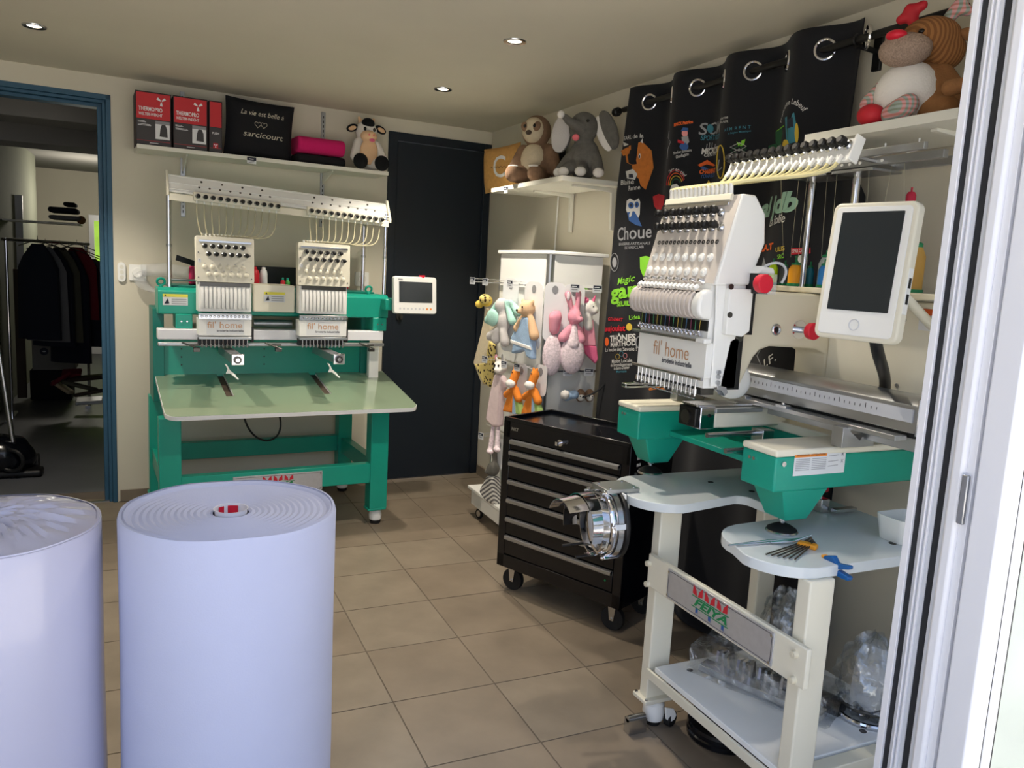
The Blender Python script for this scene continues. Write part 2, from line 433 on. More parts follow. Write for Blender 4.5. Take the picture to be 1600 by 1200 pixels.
# right wall (slightly out of square), left wall, front wall with the opening
g = MB(); g.add([(1.27,.55,0),(1.348,-3.45,0),(1.5,-3.45,0),(1.5,.55,0),(1.27,.55,CEIL+.02),(1.348,-3.45,CEIL+.02),(1.5,-3.45,CEIL+.02),(1.5,.55,CEIL+.02)],
      [(0,1,2,3),(4,7,6,5),(0,4,5,1),(1,5,6,2),(2,6,7,3),(3,7,4,0)]); struct(g, 'wall_right', 'wall_paint')
g = MB(); g.box(-2.2, -2.05, -3.5, .40, 0, CEIL+.02); struct(g, 'wall_left', 'wall_paint')
g = MB(); g.box(1.342, 1.6, -3.42, -3.20, 0, 2.4); g.box(-2.2, -2.0, -3.42, -3.20, 0, 2.4); g.box(-2.2, 1.6, -3.42, -3.20, 2.14, 2.6); struct(g, 'wall_front', 'wall_paint')
m = MB(); m.box(1.255, 1.268, -.9, .43, 0, .066); 
bb = MB(); bb.box(1.262, 1.285, -1.4, .44, 0, .004); base = struct(bb, 'baseboard_right', 'grout')
yy = .43
while yy > -1.3:
    m = MB(); m.box(1.258, 1.275, yy-.336, yy-.002, .003, .066); m.build('tile', 'tile_grey', base, bevel=.001); yy -= .34
# terrace outside
g = MB(); g.box(-9, 9, -12, -3.45, -.20, -.08); g.box(-2.2,1.6,-3.6,-3.35,-.08,-.006); struct(g, 'ground', 'terrace')
# sliding door at the right: jamb profiles seen edge-on, then the door leaf
door = thing('door_3', '', '', (.7, -3.3, 0)); del door['label'], door['category']; door['kind'] = 'structure'
XJ = .66
def jy(px, py=600): return onX(px, py, XJ).y
def strip(px0, px1, m, x0=XJ, deep=.09, name='profile', bev=.001):
    a, b = jy(px0), jy(px1); k = MB(); k.box(x0, XJ+deep, b, a, 0, 2.13); return k.build(name, m, door, bevel=bev)
strip(1442, 1453, 'white_pvc'); strip(1453, 1463, 'gasket', XJ+.006, name='gasket')
strip(1463, 1470, 'grey_pvc', XJ+.004); strip(1470, 1472.5, 'white_pvc', XJ-.001); strip(1472.5, 1477, 'grey_pvc', XJ+.004); strip(1477, 1480, 'white_pvc', XJ-.001); strip(1480, 1486, 'grey_pvc', XJ+.004)
strip(1486, 1501, 'gasket', XJ+.006, name='gasket'); strip(1501, 1508, 'grey_pvc', XJ-.002)
strip(1508, 1528, 'white_pvc', XJ-.008, bev=.006); strip(1528, 1541, 'white_pvc', XJ+.002); strip(1541, 1549, 'grey_pvc', XJ+.010)  # last strip: grey colour paints the shadow line beside the door leaf
# door leaf: stile facing the terrace, pane beyond it
ys = jy(1549)
k = MB(); k.box(XJ-.004, XJ+.045, ys-.05, ys, 0, 2.13); k.build('stile', 'white_pvc', door, bevel=.003)
k = MB(); k.box(XJ+.045, XJ+.047, ys-.049, ys, 0, 2.13); k.build('groove', 'gasket', door)
k = MB(); k.box(XJ+.047, XJ+.075, ys-.05, ys, 0, 2.13); k.build('stile', 'white_pvc', door, bevel=.003)
k = MB(); k.box(XJ+.075, XJ+.085, ys-.045, ys, 0, 2.13); k.build('gasket', 'gasket', door)
k = MB(); k.box(XJ+.085, 1.34, ys-.026, ys-.02, .08, 2.08); k.build('pane', 'window_glass', door)
k = MB(); k.box(XJ+.075, 1.34, ys-.05, ys, 2.05, 2.13); k.build('rail', 'white_pvc', door, bevel=.003)
k = MB(); k.box(XJ+.075, 1.34, ys-.05, ys, 0, .09); k.build('rail', 'white_pvc', door, bevel=.003)
k = MB(); a = onX(1503, 765, XJ); k.box(XJ-.012, XJ-.004, jy(1541), jy(1530), a.z-.06, a.z+.03); k.build('strike_plate', 'alu', door, bevel=.002)
# hall behind the doorway
g = MB(); g.box(-3.2, -.2, .55, 7, -.06, 0); struct(g, 'hall_floor', 'hall_floor')
g = MB(); g.box(-3.2, -.2, .55, 7, 2.25, 2.35); struct(g, 'hall_ceiling', 'hall_ceiling')
g = MB(); g.box(-3.0, -.3, .95, 1.25, 2.02, 2.25); g.box(-3.0, -.3, 1.85, 2.2, 1.98, 2.25); g.box(-3.0, -.3, 2.9, 3.1, 2.08, 2.25); struct(g, 'hall_beam', 'hall_ceiling', bevel=.004)
g = MB(); g.box(-1.9,-1.775,.50,5.6,0,2.25); g.box(-3.2, -1.8, 5.5, 5.6, 0, 2.25); g.box(-3.2,-3.1,3.9,7,0,2.25); struct(g, 'wall_hall', 'hall_wall')
g = MB(); g.box(-.83, -.7, .56, 7, 0, 2.25); struct(g, 'wall_hall_right', 'hall_wall')
g = MB(); g.box(-3.2, -.2, 7, 7.1, 0, 2.25); struct(g, 'wall_hall_end', 'wall_paint')
# far door with a window, in the end of the hall
pw = onY(153, 380, 6.95); 
d = thing('door_4', '', '', (pw.x+.2, 6.97, 0)); del d['label'], d['category']; d['kind'] = 'structure'
def fy(u, v): p = onY(u, v, 6.95); return p.x, p.z
xl, zt = fy(138, 335); wl, wt = fy(147, 345); _, wb = fy(147, 462); _, pb = fy(147, 535)
k = MB(); k.box(xl, xl+.9, 6.95, 6.99, 0, zt); k.build('door_leaf', 'white_pvc', d, bevel=.004)
k = MB(); k.box(wl, wl+.6, 6.94, 6.949, wb, wt); k.build('lit_pane', 'garden', d)
k = MB(); k.prism([(wl-.04,wb-.04),(wl+.64,wb-.04),(wl+.64,wt+.04),(wl-.04,wt+.04)], 6.944, 6.952); k.build('bead', 'white_pvc', d)
k = MB(); k.box(wl, wl+.5, 6.935, 6.949, .3, wb-.18); k.build('door_panel', 'white_pvc', d, bevel=.012)
# ceiling spots
for i, (x, y) in enumerate(SPOTS):
    lab = ['round recessed spotlight at the left of the ceiling, over the doorway side', 'round recessed spotlight, nearest and rightmost of the lit ones in view',
           'round recessed spotlight by the navy door, farthest from the window'][i] if i < 3 else 'recessed ceiling spotlight over the single-head machine, above the picture'
    t = thing('ceiling_spotlight', lab, 'spotlight', (x, y, CEIL), 0, 'ceiling spotlights')
    if i == 0: t0 = t
    k = MB(); k.lathe([(.028,-.004),(.042,-.005),(.044,-.001),(.044,0.0),(.028,0)], Matrix.Translation((x,y,CEIL)), 28, False); k.build('trim_ring', 'steel', t)
    k = MB(); k.lathe([(.0,-.003),(.02,-.0025),(.027,0)], Matrix.Translation((x,y,CEIL)), 24); k.build('bulb', 'lampglow', t)
# ================================================================ back wall: two-head embroidery machine (frame FB, y = 0 is the wall)
setframe(FB)
def front_M(x, y, z): return plane_M((x, y, z), (1,0,0), (0,0,1))       # a plane facing the window
em = thing('embroidery_machine', 'two-head embroidery machine in green and cream, by the back wall', 'embroidery machine', (-.16, -.45, 0))
XL, XR_ = -.70, .372
YF, YR = -.80, -.10
def eye_bolt(x, y, z, p):
    k = MB(); k.torus((x, y, z+.026), .017, .006, (0,1,.35), 20, 8); k.cyl((x,y,z-.004),(x,y,z+.01),.009,n=12); return k.build('eye_bolt', 'green', p)
# frame
legs = [(XL, YF), (XR_-.092, YF), (XL, YR-.08), (XR_-.080, YR-.08)]
for i, (x, y) in enumerate(legs):
    k = MB(); w = .092 if y == YF else .078
    k.box(x, x+w, y, y+.08, .085, .60); lg = k.build('leg', 'green', em, bevel=.003)
    k = MB(); k.box(x-.008, x+w-.004, y-.004, y+.07, .078, .088) ; k.build('foot_plate', 'green', lg, bevel=.002)
    cx, cy = x+w/2, y+.04
    k = MB(); k.lathe([(.0,0),(.026,0),(.028,.012),(.026,.014)], Matrix.Translation((cx, cy, 0)), 20); k.build('rubber_pad', 'rubber', lg)
    k = MB(); k.lathe([(.020,.014),(.031,.022),(.033,.045),(.029,.062),(.020,.078)], Matrix.Translation((cx, cy, 0)), 24); f = k.build('caster_cup', 'white', lg)
k = MB(); k.box(XL+.09, XR_-.09, YF+.006, YF+.056, .225, .325); k.build('front_beam', 'green', em, bevel=.003)
k = MB(); k.box(XL+.07, XR_-.07, YR-.05, YR, .245, .335); k.build('rear_beam', 'green', em, bevel=.003)
for x in (XL+.012, XR_-.065):
    k = MB(); k.box(x, x+.05, YF+.08, YR-.08, .24, .325); k.build('side_beam', 'green', em, bevel=.003)
k = MB(); k.prism([(-.40,.60),(-.33,.60),(-.33,.50)], .325, .329, 'x'); k.build('gusset', 'green', em)
# name plate on the front beam
npx0, npx1 = -.385, .035
pl = MB(); pl.box(npx0, npx1, YF+.001, YF+.0065, .212, .308); npl = pl.build('name_plate', 'nameplate', em, bevel=.001)
def maker_logo(M, s, par):
    """row of red sail leaves over a green slanted word with blue ribbons"""
    for i in range(3):
        x = (-.058+i*.052)*s
        for dx, sg in ((0, -1), (.004*s, 1)):
            q = [(x+dx, 0), (x+dx+sg*.020*s, .004*s), (x+dx+sg*.018*s, .030*s), (x+dx+sg*.004*s, .016*s)]
            flat([(a, b+.012*s) for a, b in (q if sg > 0 else q[::-1])], 'logo_red', par, M, 'leaf_print')
    for yy in (.008, -.022): flat([(-.08*s, yy*s), (.075*s, yy*s), (.078*s, (yy+.003)*s), (-.078*s, (yy+.003)*s)], 'logo_green', par, M, 'line_print')
    text('FEIYA', .030*s, 'logo_green', par, M @ Matrix.Translation((0, -.006*s, 0)), 'lettering', shear=.3, width=.14*s, bold=.0012*s)
    for x in (-.055, 0, .055): flat([(x*s-.005*s, -.022*s), (x*s-.004*s, -.038*s), (x*s, -.032*s), (x*s+.006*s, -.038*s), (x*s+.006*s, -.022*s)][::-1], 'logo_blue', par, M, 'ribbon_print')
maker_logo(front_M((npx0+npx1)/2, YF+.001, .262), .98, npl)
for a, b, c, e in ((npx0+.006, npx1-.006, .300, .3012), (npx0+.006, npx1-.006, .219, .2202), (npx0+.006, npx0+.0072, .219, .3012), (npx1-.0072, npx1-.006, .219, .3012)):
    flat([(a, c), (b, c), (b, e), (a, e)], 'ink', npl, plane_M((0, YF+.001, 0), (1,0,0), (0,0,1)), 'border')
for x in (npx0+.008, npx1-.008):
    for z in (.222, .298): k = MB(); k.cyl((x, YF-.002, z), (x, YF+.002, z), .0045, n=12); k.build('rivet', 'steel', npl)
# upper body: back sheet, posts
k = MB(); k.box(XL+.01, XR_+.03, -.34, -.33, .60, .93); k.build('back_panel', 'green', em, bevel=.002)
for xa in (XL+.01, XR_-.02): k = MB(); k.box(xa, xa+.05, -.36, -.10, .60, 1.06); k.build('side_panel', 'green_dark', em, bevel=.002)
k = MB()
for x in (-.56, -.16, .24):
    for z in (.78, .82, .86): k.cyl((x, -.3415, z), (x, -.339, z), .004, n=8)
k.build('panel_holes', 'black', em, kind='stuff')
# table: sheet slopes gently to the front, slotted for the arms
P0 = Vector((0, -.33, .733)); P1 = Vector((0, -.91, .628)); tilt = math.atan2(P0.z-P1.z, P0.y-P1.y); Ltab = (P0-P1).length
MT = plane_M((-.095, P1.y, P1.z), (1,0,0), (0, cos(tilt), sin(tilt)))
hw = .587
def tabpoly(): 
    r = .055; pts = [(-hw, Ltab)]
    for i in range(7): a = radians(180+90*i/6); pts.append((-hw+r+r*cos(a), r+r*sin(a)))
    for i in range(7): a = radians(270+90*i/6); pts.append((hw-r+r*cos(a), r+r*sin(a)))
    pts.append((hw, Ltab)); return pts
SL = (-.285, .185)        # slot centres in table x
outer = tabpoly(); bm_pts = outer + []
xs_ = [hw, SL[1]+.018, SL[1]+.018, SL[1]-.018, SL[1]-.018, SL[0]+.018, SL[0]+.018, SL[0]-.018, SL[0]-.018]
ys_ = [Ltab, Ltab, .24, .24, Ltab, Ltab, .24, .24, Ltab]
poly = outer[:-1] + list(zip(xs_, ys_))
k = MB(); k.prism(poly, -.020, -.001, 'z', MT); tb_ = k.build('tabletop', 'white_lam', em, angle=30)
k = MB(); k.prism([(x*.997, y*.997+.001) for x, y in poly], -.001, .0006, 'z', MT)
mat('glosstop', (142,160,134), .05, coat=1, ior=1.9); k.build('gloss_surface', 'glosstop', tb_, flat=True)
for s_ in SL:
    k = MB(); k.box(s_-.018, s_+.018, .24, Ltab, -.019, -.012, MT); k.build('slot_cover', 'wood_dark', tb_)
# cross beam, center cover, heads
k = MB(); k.prism([(-.49,1.045),(-.46,1.04),(-.30,1.04),(-.30,1.165),(-.47,1.165),(-.49,1.15)], -.675, .458, 'x'); k.build('main_beam', 'green', em, bevel=.004)
for x0 in (-.60, .372):
    k = MB(); k.box(x0, x0+.075, -.50, -.36, .975, 1.045); bx_ = k.build('bracket_box', 'green', em, bevel=.004)
    for q in (.025, .05): k = MB(); k.cyl((x0+q, -.504, 1.01), (x0+q, -.498, 1.01), .004, n=8); k.build('screw', 'steel', bx_)
k = MB(); k.box(-.25, -.05, -.53, -.36, 1.065, 1.20); k.build('center_cover', 'cream', em, bevel=.005)
def warn_label(x0, x1, z0, z1, y, par, head='yellowlabel'):
    Mq = front_M(0, y, 0)
    b = flat([(x0,z0),(x1,z0),(x1,z1),(x0,z1)], 'paper', par, Mq, 'warning_label')
    h = (z1-z0)*.27; flat([(x0,z1-h),(x1,z1-h),(x1,z1),(x0,z1)], head, par, Mq, 'label_band', z=.0012)
    flat([(x0+.006,z1-h+.002),(x0+.016,z1-h+.002),(x0+.011,z1-.002)], 'ink', par, Mq, 'warning_sign', z=.0018)
    for i in range(3):
        z = z0+(z1-z0)*(.12+.2*i); a = x0+(x1-x0)*.35
        flat([(a,z),(x1-.006,z),(x1-.006,z+.003),(a,z+.003)], 'grey_ink', par, Mq, 'small_print', z=.0018)
    flat([(x0+.006,z0+.006),(x0+(x1-x0)*.26,z0+.008),(x0+(x1-x0)*.2,z1-h-.006)], 'ink', par, Mq, 'hand_pictogram', z=.0018)
mb_ = [c for c in em.children if c.name.startswith('main_beam')][0]
cc = [c for c in em.children if c.name.startswith('center_cover')][0]
warn_label(-.655, -.545, 1.085, 1.138, -.4905, mb_); warn_label(-.20, -.098, 1.115, 1.165, -.5305, cc)
for x in (-.655, .375): eye_bolt(x, -.40, 1.165, em)
# aluminium rail pair under the beam
k = MB(); k.box(-.68, .425, -.52, -.44, .925, .975); k.build('rail', 'white_pvc', em, bevel=.004)
k = MB(); k.box(-.68, .425, -.535, -.50, .895, .912); k.build('rail', 'alu', em, bevel=.003)
k = MB(); k.cyl((-.23,-.42,1.0),(-.04,-.42,1.0),.02,n=16); k.build('shaft', 'alu', em)
k = MB(); k.box(.375, .43, -.44, -.40, .66, .90); k.build('end_panel', 'white', em, bevel=.003)
for x in (-.53, -.15, .33):
    k = MB(); k.box(x-.03, x+.03, -.56, -.53, .90, .908); k.cyl((x-.05,-.56,.915),(x+.03,-.57,.885),.004); k.box(x+.0, x+.03, -.575, -.55, .872, .89); k.build('frame_clip', 'darksteel', em, bevel=.001)
NX = 12
def knob_mesh():
    k = MB(); k.lathe([(0,0),(.0052,0),(.0052,.008),(.009,.010),(.010,.014),(.0095,.020),(.006,.023),(0,.0235)], n=12); return k
def disc_mesh():
    k = MB(); k.lathe([(0,0),(.011,0),(.0125,.003),(.010,.006),(.005,.008),(.005,.011),(0,.011)], n=12); return k
def stick(mesh_mb, name, m, parent, cache={}):
    """prototype mesh, instanced as child objects that share the data"""
    key = (name, m)
    if key not in cache:
        FRs = Matrix(FR); setframe(); o = mesh_mb.build(name, m, None); cache[key] = o.data; bpy.data.objects.remove(o); setframe(FRs)
    def put(M):
        o = bpy.data.objects.new(name, cache[key]); COL.objects.link(o); o.parent = parent
        o.matrix_basis = parent_world(parent).inverted() @ FR @ M; return o
    return put
def head(cx):
    """needle head of the two-head machine, centred on x = cx"""
    w = .132; y0 = -.60
    # upper tension panel, leaning back a little
    MP = plane_M((cx, y0, 1.205), (1,0,0), (0,.06,1)); hp = .212
    k = MB(); k.prism(rrect(2*w-.002, hp, .008, 3, 0, hp/2), -.045, 0, 'z', MP); pn = k.build('tension_panel', 'cream', em, bevel=.002)
    kn = stick(knob_mesh(), 'tension_knob', 'black', pn); dn = stick(disc_mesh(), 'tension_disc', 'steel', pn); cn = stick(disc_mesh(), 'check_wheel', 'cream', pn)
    for r in range(2):
        for i in range(6):
            x = -.092+i*.034+r*.017; y = .165-r*.036
            Q = MP @ Matrix.Translation((x, y, 0)); dn(Q); kn(Q @ Matrix.Translation((0,0,.008)))
            cn(MP @ Matrix.Translation((x, .070-r*.034, 0)))
            flat([(x-.005,.085-r*.034),(x+.004,.085-r*.034),(x+.004,.087-r*.034),(x-.005,.087-r*.034)], 'grey_ink', pn, MP, 'scale_mark')
    k = MB(); k.box(-.118, .118, .184, .194, 0, .006, MP); k.build('guide_strip', 'steel', pn, bevel=.001)
    for i in range(12):
        x = -.098+i*.0172; k = MB(); k.cyl(MP @ Vector((x,.205,-.02)), MP @ Vector((x,.224,-.02)), .0052, n=8); k.build('tube_collar', 'white', pn)
    k = MB(); k.prism(rrect(.014,.018,.002,2,-.115,.098), 0, .0008, 'z', MP); k.build('number_plate', 'paper', pn)
    text(str(2 if cx < -.1 else 1), .013, 'ink', pn, MP @ Matrix.Translation((-.115,.098,.0006)))
    for x, y in ((-.12,.02),(.118,.02),(.112,.13),(-.12,.135)): k = MB(); k.cyl(MP @ Vector((x,y,-.001)), MP @ Vector((x,y,.002)), .003, n=8); k.build('screw', 'darksteel', pn)
    # take-up lever case: white fins
    wl = .120
    k = MB(); k.box(cx-wl, cx+wl, y0+.01, y0+.10, 1.065, 1.203); cs = k.build('needle_case', 'white', em, bevel=.002)
    k = MB(); k.box(cx-wl+.008, cx+wl-.008, y0+.002, y0+.012, 1.185, 1.203); k.build('dark_strip', 'darksteel', cs)
    fin = MB(); fin.prism([(0,-.055),(.012,-.055),(.015,-.04),(.015,.02),(.008,.035),(.008,.050),(0,.052)], -.0065, .0065, 'x')
    for i in range(12):
        x = cx-.104+i*.0186; k = MB(); k.prism([(y0+.010-a, 1.135+b) for a, b in [(0,-.055),(.012,-.055),(.015,-.04),(.015,.02),(.008,.035),(.006,.050),(0,.052)]], x-.0062, x+.0062, 'x'); k.build('lever_cover', 'white', cs, bevel=.001)
    k = MB(); k.box(cx-wl, cx+wl, y0-.004, y0+.02, 1.050, 1.058); k.build('guide_bar', 'alu', cs, bevel=.001)
    k = MB()
    for i in range(12): x = cx-.104+i*.0186; k.torus((x, y0-.001, 1.043), .005, .0016, (0,1,0), 10, 5)
    k.box(cx-wl, cx+wl, y0+.004, y0+.02, 1.030, 1.05); k.build('thread_guides', 'steel', cs)
    # face plate with the shop's name
    k = MB(); k.box(cx-wl, cx+wl, y0+.004, y0+.09, .952, 1.034); fp = k.build('face_plate', 'white', em, bevel=.002)
    Mf = front_M(cx, y0+.004, .99); flat(rrect(.17,.068,.001,1,0,.004), 'paper', fp, Mf, 'sticker')
    text("fil' home", .043, 'bronze_ink', fp, Mf @ Matrix.Translation((-.002,.012,.0008)), width=.158)
    text('broderie industrielle', .014, 'ink', fp, Mf @ Matrix.Translation((.022,-.014,.0008)), bold=.0003, width=.122)
    k = MB(); k.box(cx-wl, cx+wl, y0-.006, y0+.02, .935, .948); k.build('presser_rail', 'alu', fp, bevel=.002)
    k = MB(); k.box(cx-wl, cx+wl-.02, y0+.01, y0+.05, .905, .94); k.build('needle_gap', 'black', fp)
    for i in range(12):
        x = cx-.104+i*.0186; k = MB(); k.cyl((x, y0+.002, .938), (x, y0+.002, .905), .003, n=8); k.cyl((x, y0+.002, .912), (x, y0+.002, .896), .0065, .005, n=8)
        k.build('presser_foot', 'steel', fp)
    k = MB(); k.box(cx+wl, cx+wl+.016, y0+.03, y0+.10, .92, .99); k.build('side_motor', 'black', em, bevel=.002)
    # lower arm with hook and bobbin, and trimming lever
    k = MB(); k.box(cx-.005, cx+.045, -.80, -.40, .845, .885); a = k.build('hook_arm', 'alu', em, bevel=.003)
    k = MB(); k.box(cx-.006, cx+.050, -.815, -.80, .838, .89); k.build('end_cap', 'chrome', a, bevel=.003)
    k = MB(); k.cyl((cx+.02,-.816,.863),(cx+.02,-.824,.863),.018,n=20); k.build('hook', 'darksteel', a)
    k = MB(); k.cyl((cx+.02,-.823,.863),(cx+.02,-.828,.863),.009,n=16); k.build('bobbin_case', 'chrome', a)
    k = MB(); k.prism([(cx-.035,.845),(cx-.025,.84),(cx-.012,.815),(cx+.012,.795),(cx+.018,.782),(cx+.008,.785),(cx-.012,.80),(cx-.03,.80),(cx-.022,.82)], -.815, -.805); k.cyl((cx-.012,-.81,.805),(cx+.022,-.83,.775),.0035); k.build('trimmer_lever', 'white', a, bevel=.002)
for cx in (-.39, .08): head(cx)
# thread rack on top
zr0, zr1 = 1.60, 1.70
rx0, rx1 = -.615, .478
RY = -.34
k = MB()
for x, y in ((-.617, -.38), (.468, -.38), (.378, -.28), (-.60, -.22)):
    kk = MB(); kk.cyl((x, y, 1.165), (x, y, 1.60), .0105, n=16); po = kk.build('rack_post', 'chrome', em)
    kk = MB(); kk.cyl((x, y, 1.36), (x, y, 1.372), .0125, n=16); kk.build('post_clamp', 'steel', po)
def rack_bar(y, z, h, w=.012, x0=rx0, x1=rx1, dz=-.048, name='rack_bar', m='white'):
    k = MB(); k.add([(x0,y,z),(x1,y,z+dz),(x1,y,z+h+dz),(x0,y,z+h),(x0,y+w,z),(x1,y+w,z+dz),(x1,y+w,z+h+dz),(x0,y+w,z+h)], [(0,1,2,3),(4,7,6,5),(0,4,5,1),(2,6,7,3),(0,3,7,4),(1,5,6,2)])
    return k.build(name, m, em, bevel=.002)
tray = [rack_bar(-.392, 1.630, .006, .016), rack_bar(-.368, 1.660, .006, .016), rack_bar(-.345, 1.692, .008, .02)]
k = MB(); q0 = [(-.405,1.600),(-.38,1.60),(-.322,1.70),(-.322,1.722),(-.345,1.722),(-.405,1.622)]
for x, dz in ((rx0-.012, 0), (rx1-.0, -.048)):
    k = MB(); k.prism([(a, b+dz) for a, b in q0], x, x+.012, 'x'); k.build('rack_end_plate', 'cream', em, bevel=.002)
k = MB(); k.add([(rx0,-.39,1.618),(rx1,-.39,1.57),(rx1,-.34,1.655),(rx0,-.34,1.703),(rx0,-.385,1.616),(rx1,-.385,1.568),(rx1,-.335,1.653),(rx0,-.335,1.701)], [(0,1,2,3),(7,6,5,4),(0,4,5,1),(2,6,7,3),(0,3,7,4),(1,5,6,2)]); pt = k.build('guide_plate', 'white', em)
fr_ = rack_bar(-.40, 1.577, .034, name='front_bar', m='cream'); 
hole = stick(MB().cyl((0,0,0),(0,0,.0015),.0055,n=10), 'guide_hole', 'darksteel', pt)
def ontray(x, t): f_ = (x-rx0)/(rx1-rx0); return Vector((x, -.3905+.05*t, 1.618+.085*t-.048*f_))
for gx in (-.49, .06):
    for r, (n_, t) in enumerate(((12,.12),(8,.45),(4,.78))):
        for i in range(n_): p = ontray(gx+(.375/(n_))*i*1.02+.012*r, t); hole(Matrix.Translation(p) @ Euler((radians(60),0,0)).to_matrix().to_4x4())
for gi, (gx, hx) in enumerate(((-.497, -.39), (.045, .08))):
    a = rx0; f0 = (gx-rx0)/(rx1-rx0); z0 = 1.588-.048*f0
    k = MB(); k.add([(gx-.012,-.425,z0+.002),(gx+.395,-.425,z0-.016),(gx+.395,-.425,z0+.024),(gx-.012,-.425,z0+.042),(gx-.012,-.40,z0+.002),(gx+.395,-.40,z0-.016),(gx+.395,-.40,z0+.024),(gx-.012,-.40,z0+.042)], [(0,1,2,3),(4,7,6,5),(0,4,5,1),(2,6,7,3),(0,3,7,4),(1,5,6,2)])
    tbar = k.build('tension_bar', 'cream', em, bevel=.003)
    kn = stick(knob_mesh(), 'tension_knob', 'black', tbar); dn = stick(disc_mesh(), 'tension_disc', 'steel', tbar)
    for i in range(12):
        x = gx+.006+i*.034; z = z0+.022-i*.0015
        Q = plane_M((x, -.425, z), (1,0,0), (0,0,1)); dn(Q); kn(Q @ Matrix.Translation((0,0,.006)))
        k = MB(); k.cyl((x-.004,-.415,z-.018),(x-.004,-.415,z-.034),.004,n=8); k.build('tube_collar', 'white', tbar)
        hx_ = hx-.098+i*.0172; zb = 1.437-abs(i)*.000
        a_ = Vector((x-.004,-.415,z-.03)); b_ = Vector((hx_,-.592+.005, 1.425))
        sag = 1.45-.002*i if i > 6 else 1.455
        dx_ = hx_-a_.x
        k = MB(); k.tube(bez(a_, a_+Vector((-.004,0,-.10)), Vector((a_.x+dx_*.25, b_.y-.01, 1.40)), b_, 14), .0032, 6); k.build('thread_tube', 'tubing', em)
# spool deck behind the heads
k = MB(); k.box(-.62, .42, -.36, -.14, 1.166, 1.176); dk = k.build('spool_deck', 'green_dark', em, bevel=.002)
k = MB(); k.box(-.18, .30, -.14, -.132, 1.176, 1.285); k.build('deck_backboard', 'black', em)
k = MB(); k.cyl((-.60,-.30,1.20),(-.47,-.30,1.20),.006); k.build('tray_rod', 'alu', em)
def spool(x, y, z, m, r=.022, h=.06, label='', group=None, cap='white', name='thread_spool'):
    t = thing(name, label, 'thread spool', (x, y, z), 0, group)
    k = MB(); k.lathe([(r*.95,.006),(r,.010),(r*.98,h*.7),(r*.80,h-.012),(r*.5,h-.006)], Matrix.Translation((x,y,z)), 20); k.build('thread', m, t)
    k = MB(); k.lathe([(0,0),(r*1.05,0),(r*1.05,.006),(0,.006)], Matrix.Translation((x,y,z)), 20); k.lathe([(r*.5,h-.006),(r*.5,h+.004),(r*.2,h+.006)], Matrix.Translation((x,y,z)), 16); k.build('core', cap, t)
    return t
mat('th_pink', (196,40,90), .5); mat('th_red', (190,24,40), .5); mat('th_white', (225,226,226), .5); mat('th_green', (60,150,60), .5)
spool(-.50, -.26, 1.176, 'th_pink', .016, .10, 'dark pink thread spool at the left end of the back deck', cap='black')
spool(-.205, -.30, 1.176, 'th_red', .026, .10, 'fat red thread cone just right of the left needle head', cap='th_red')
spool(-.155, -.28, 1.176, 'th_white', .020, .10, 'white thread spool between the two needle heads')
spool(-.06, -.30, 1.176, 'th_red', .012, .05, 'thin red bobbin standing left of the right needle head', cap='green')
spool(-.035, -.30, 1.176, 'th_green', .012, .05, 'thin green bobbin touching the right needle head', cap='green')
spool(.235, -.30, 1.176, 'th_red', .022, .085, 'red thread cone just right of the right needle head', cap='green')
k = MB(); k.lathe([(0,.0),(.02,0),(.055,.018),(.057,.020),(.02,.004),(0,.004)], Matrix.Translation((-.105,-.34,1.176)), 28); solo(k, 'metal_dish', 'steel', 'shallow metal dish on the deck between the two needle heads', 'dish', (-.105,-.34,1.179))
k = MB(); k.ell((.262,-.34,1.192),(.018,.014,.014)); k.cyl((.262,-.34,1.20),(.262,-.34,1.222),.007); solo(k, 'red_knob', 'red', 'small red knob on the green beam beside the right head', 'knob', (.262,-.34,1.178))
# operator panel on its bracket
t = em
k = MB(); k.box(.415, .50, -.56, -.42, 1.09, 1.15); k.build('panel_bracket', 'green', em, bevel=.006)
Mm = plane_M(Vector((.568,-.60,1.176)), (1,.03,0), (-.055,.10,1))
k = MB(); k.prism(rrect(.245,.196,.014,5), -.03, 0, 'z', Mm); mo = k.build('control_panel', 'white', em, bevel=.004)
k = MB(); k.prism(rrect(.190,.108,.002,2,.002,.016), 0, .0012, 'z', Mm); k.build('screen', 'screen', mo)
for i in range(9):
    flat(disc(.0055,10,-.088+i*.022,-.072), 'orangelabel' if i > 6 else 'grey_pvc', mo, Mm, 'button', z=.0008)
k = MB(); k.cyl(Mm @ Vector((.045,.094,-.015)), Mm @ Vector((.045,.108,-.015)), .016, n=20); k.build('stop_button', 'red', mo)
flat([(-.098,.078),(-.072,.078),(-.072,.084),(-.098,.084)], 'grey_ink', mo, Mm, 'nameplate_print', z=.0008)
# cable under the table
k = MB(); k.tube(bez((-.285,-.45,.62),(-.30,-.47,.35),(-.06,-.47,.34),(-.10,-.45,.52),18)+bez((-.10,-.45,.52),(-.11,-.45,.56),(-.14,-.45,.60),(-.15,-.45,.63),5)[1:], .005, 8)
solo(k, 'power_cable', 'black', 'looped black cable hanging below the green machine table', 'cable')
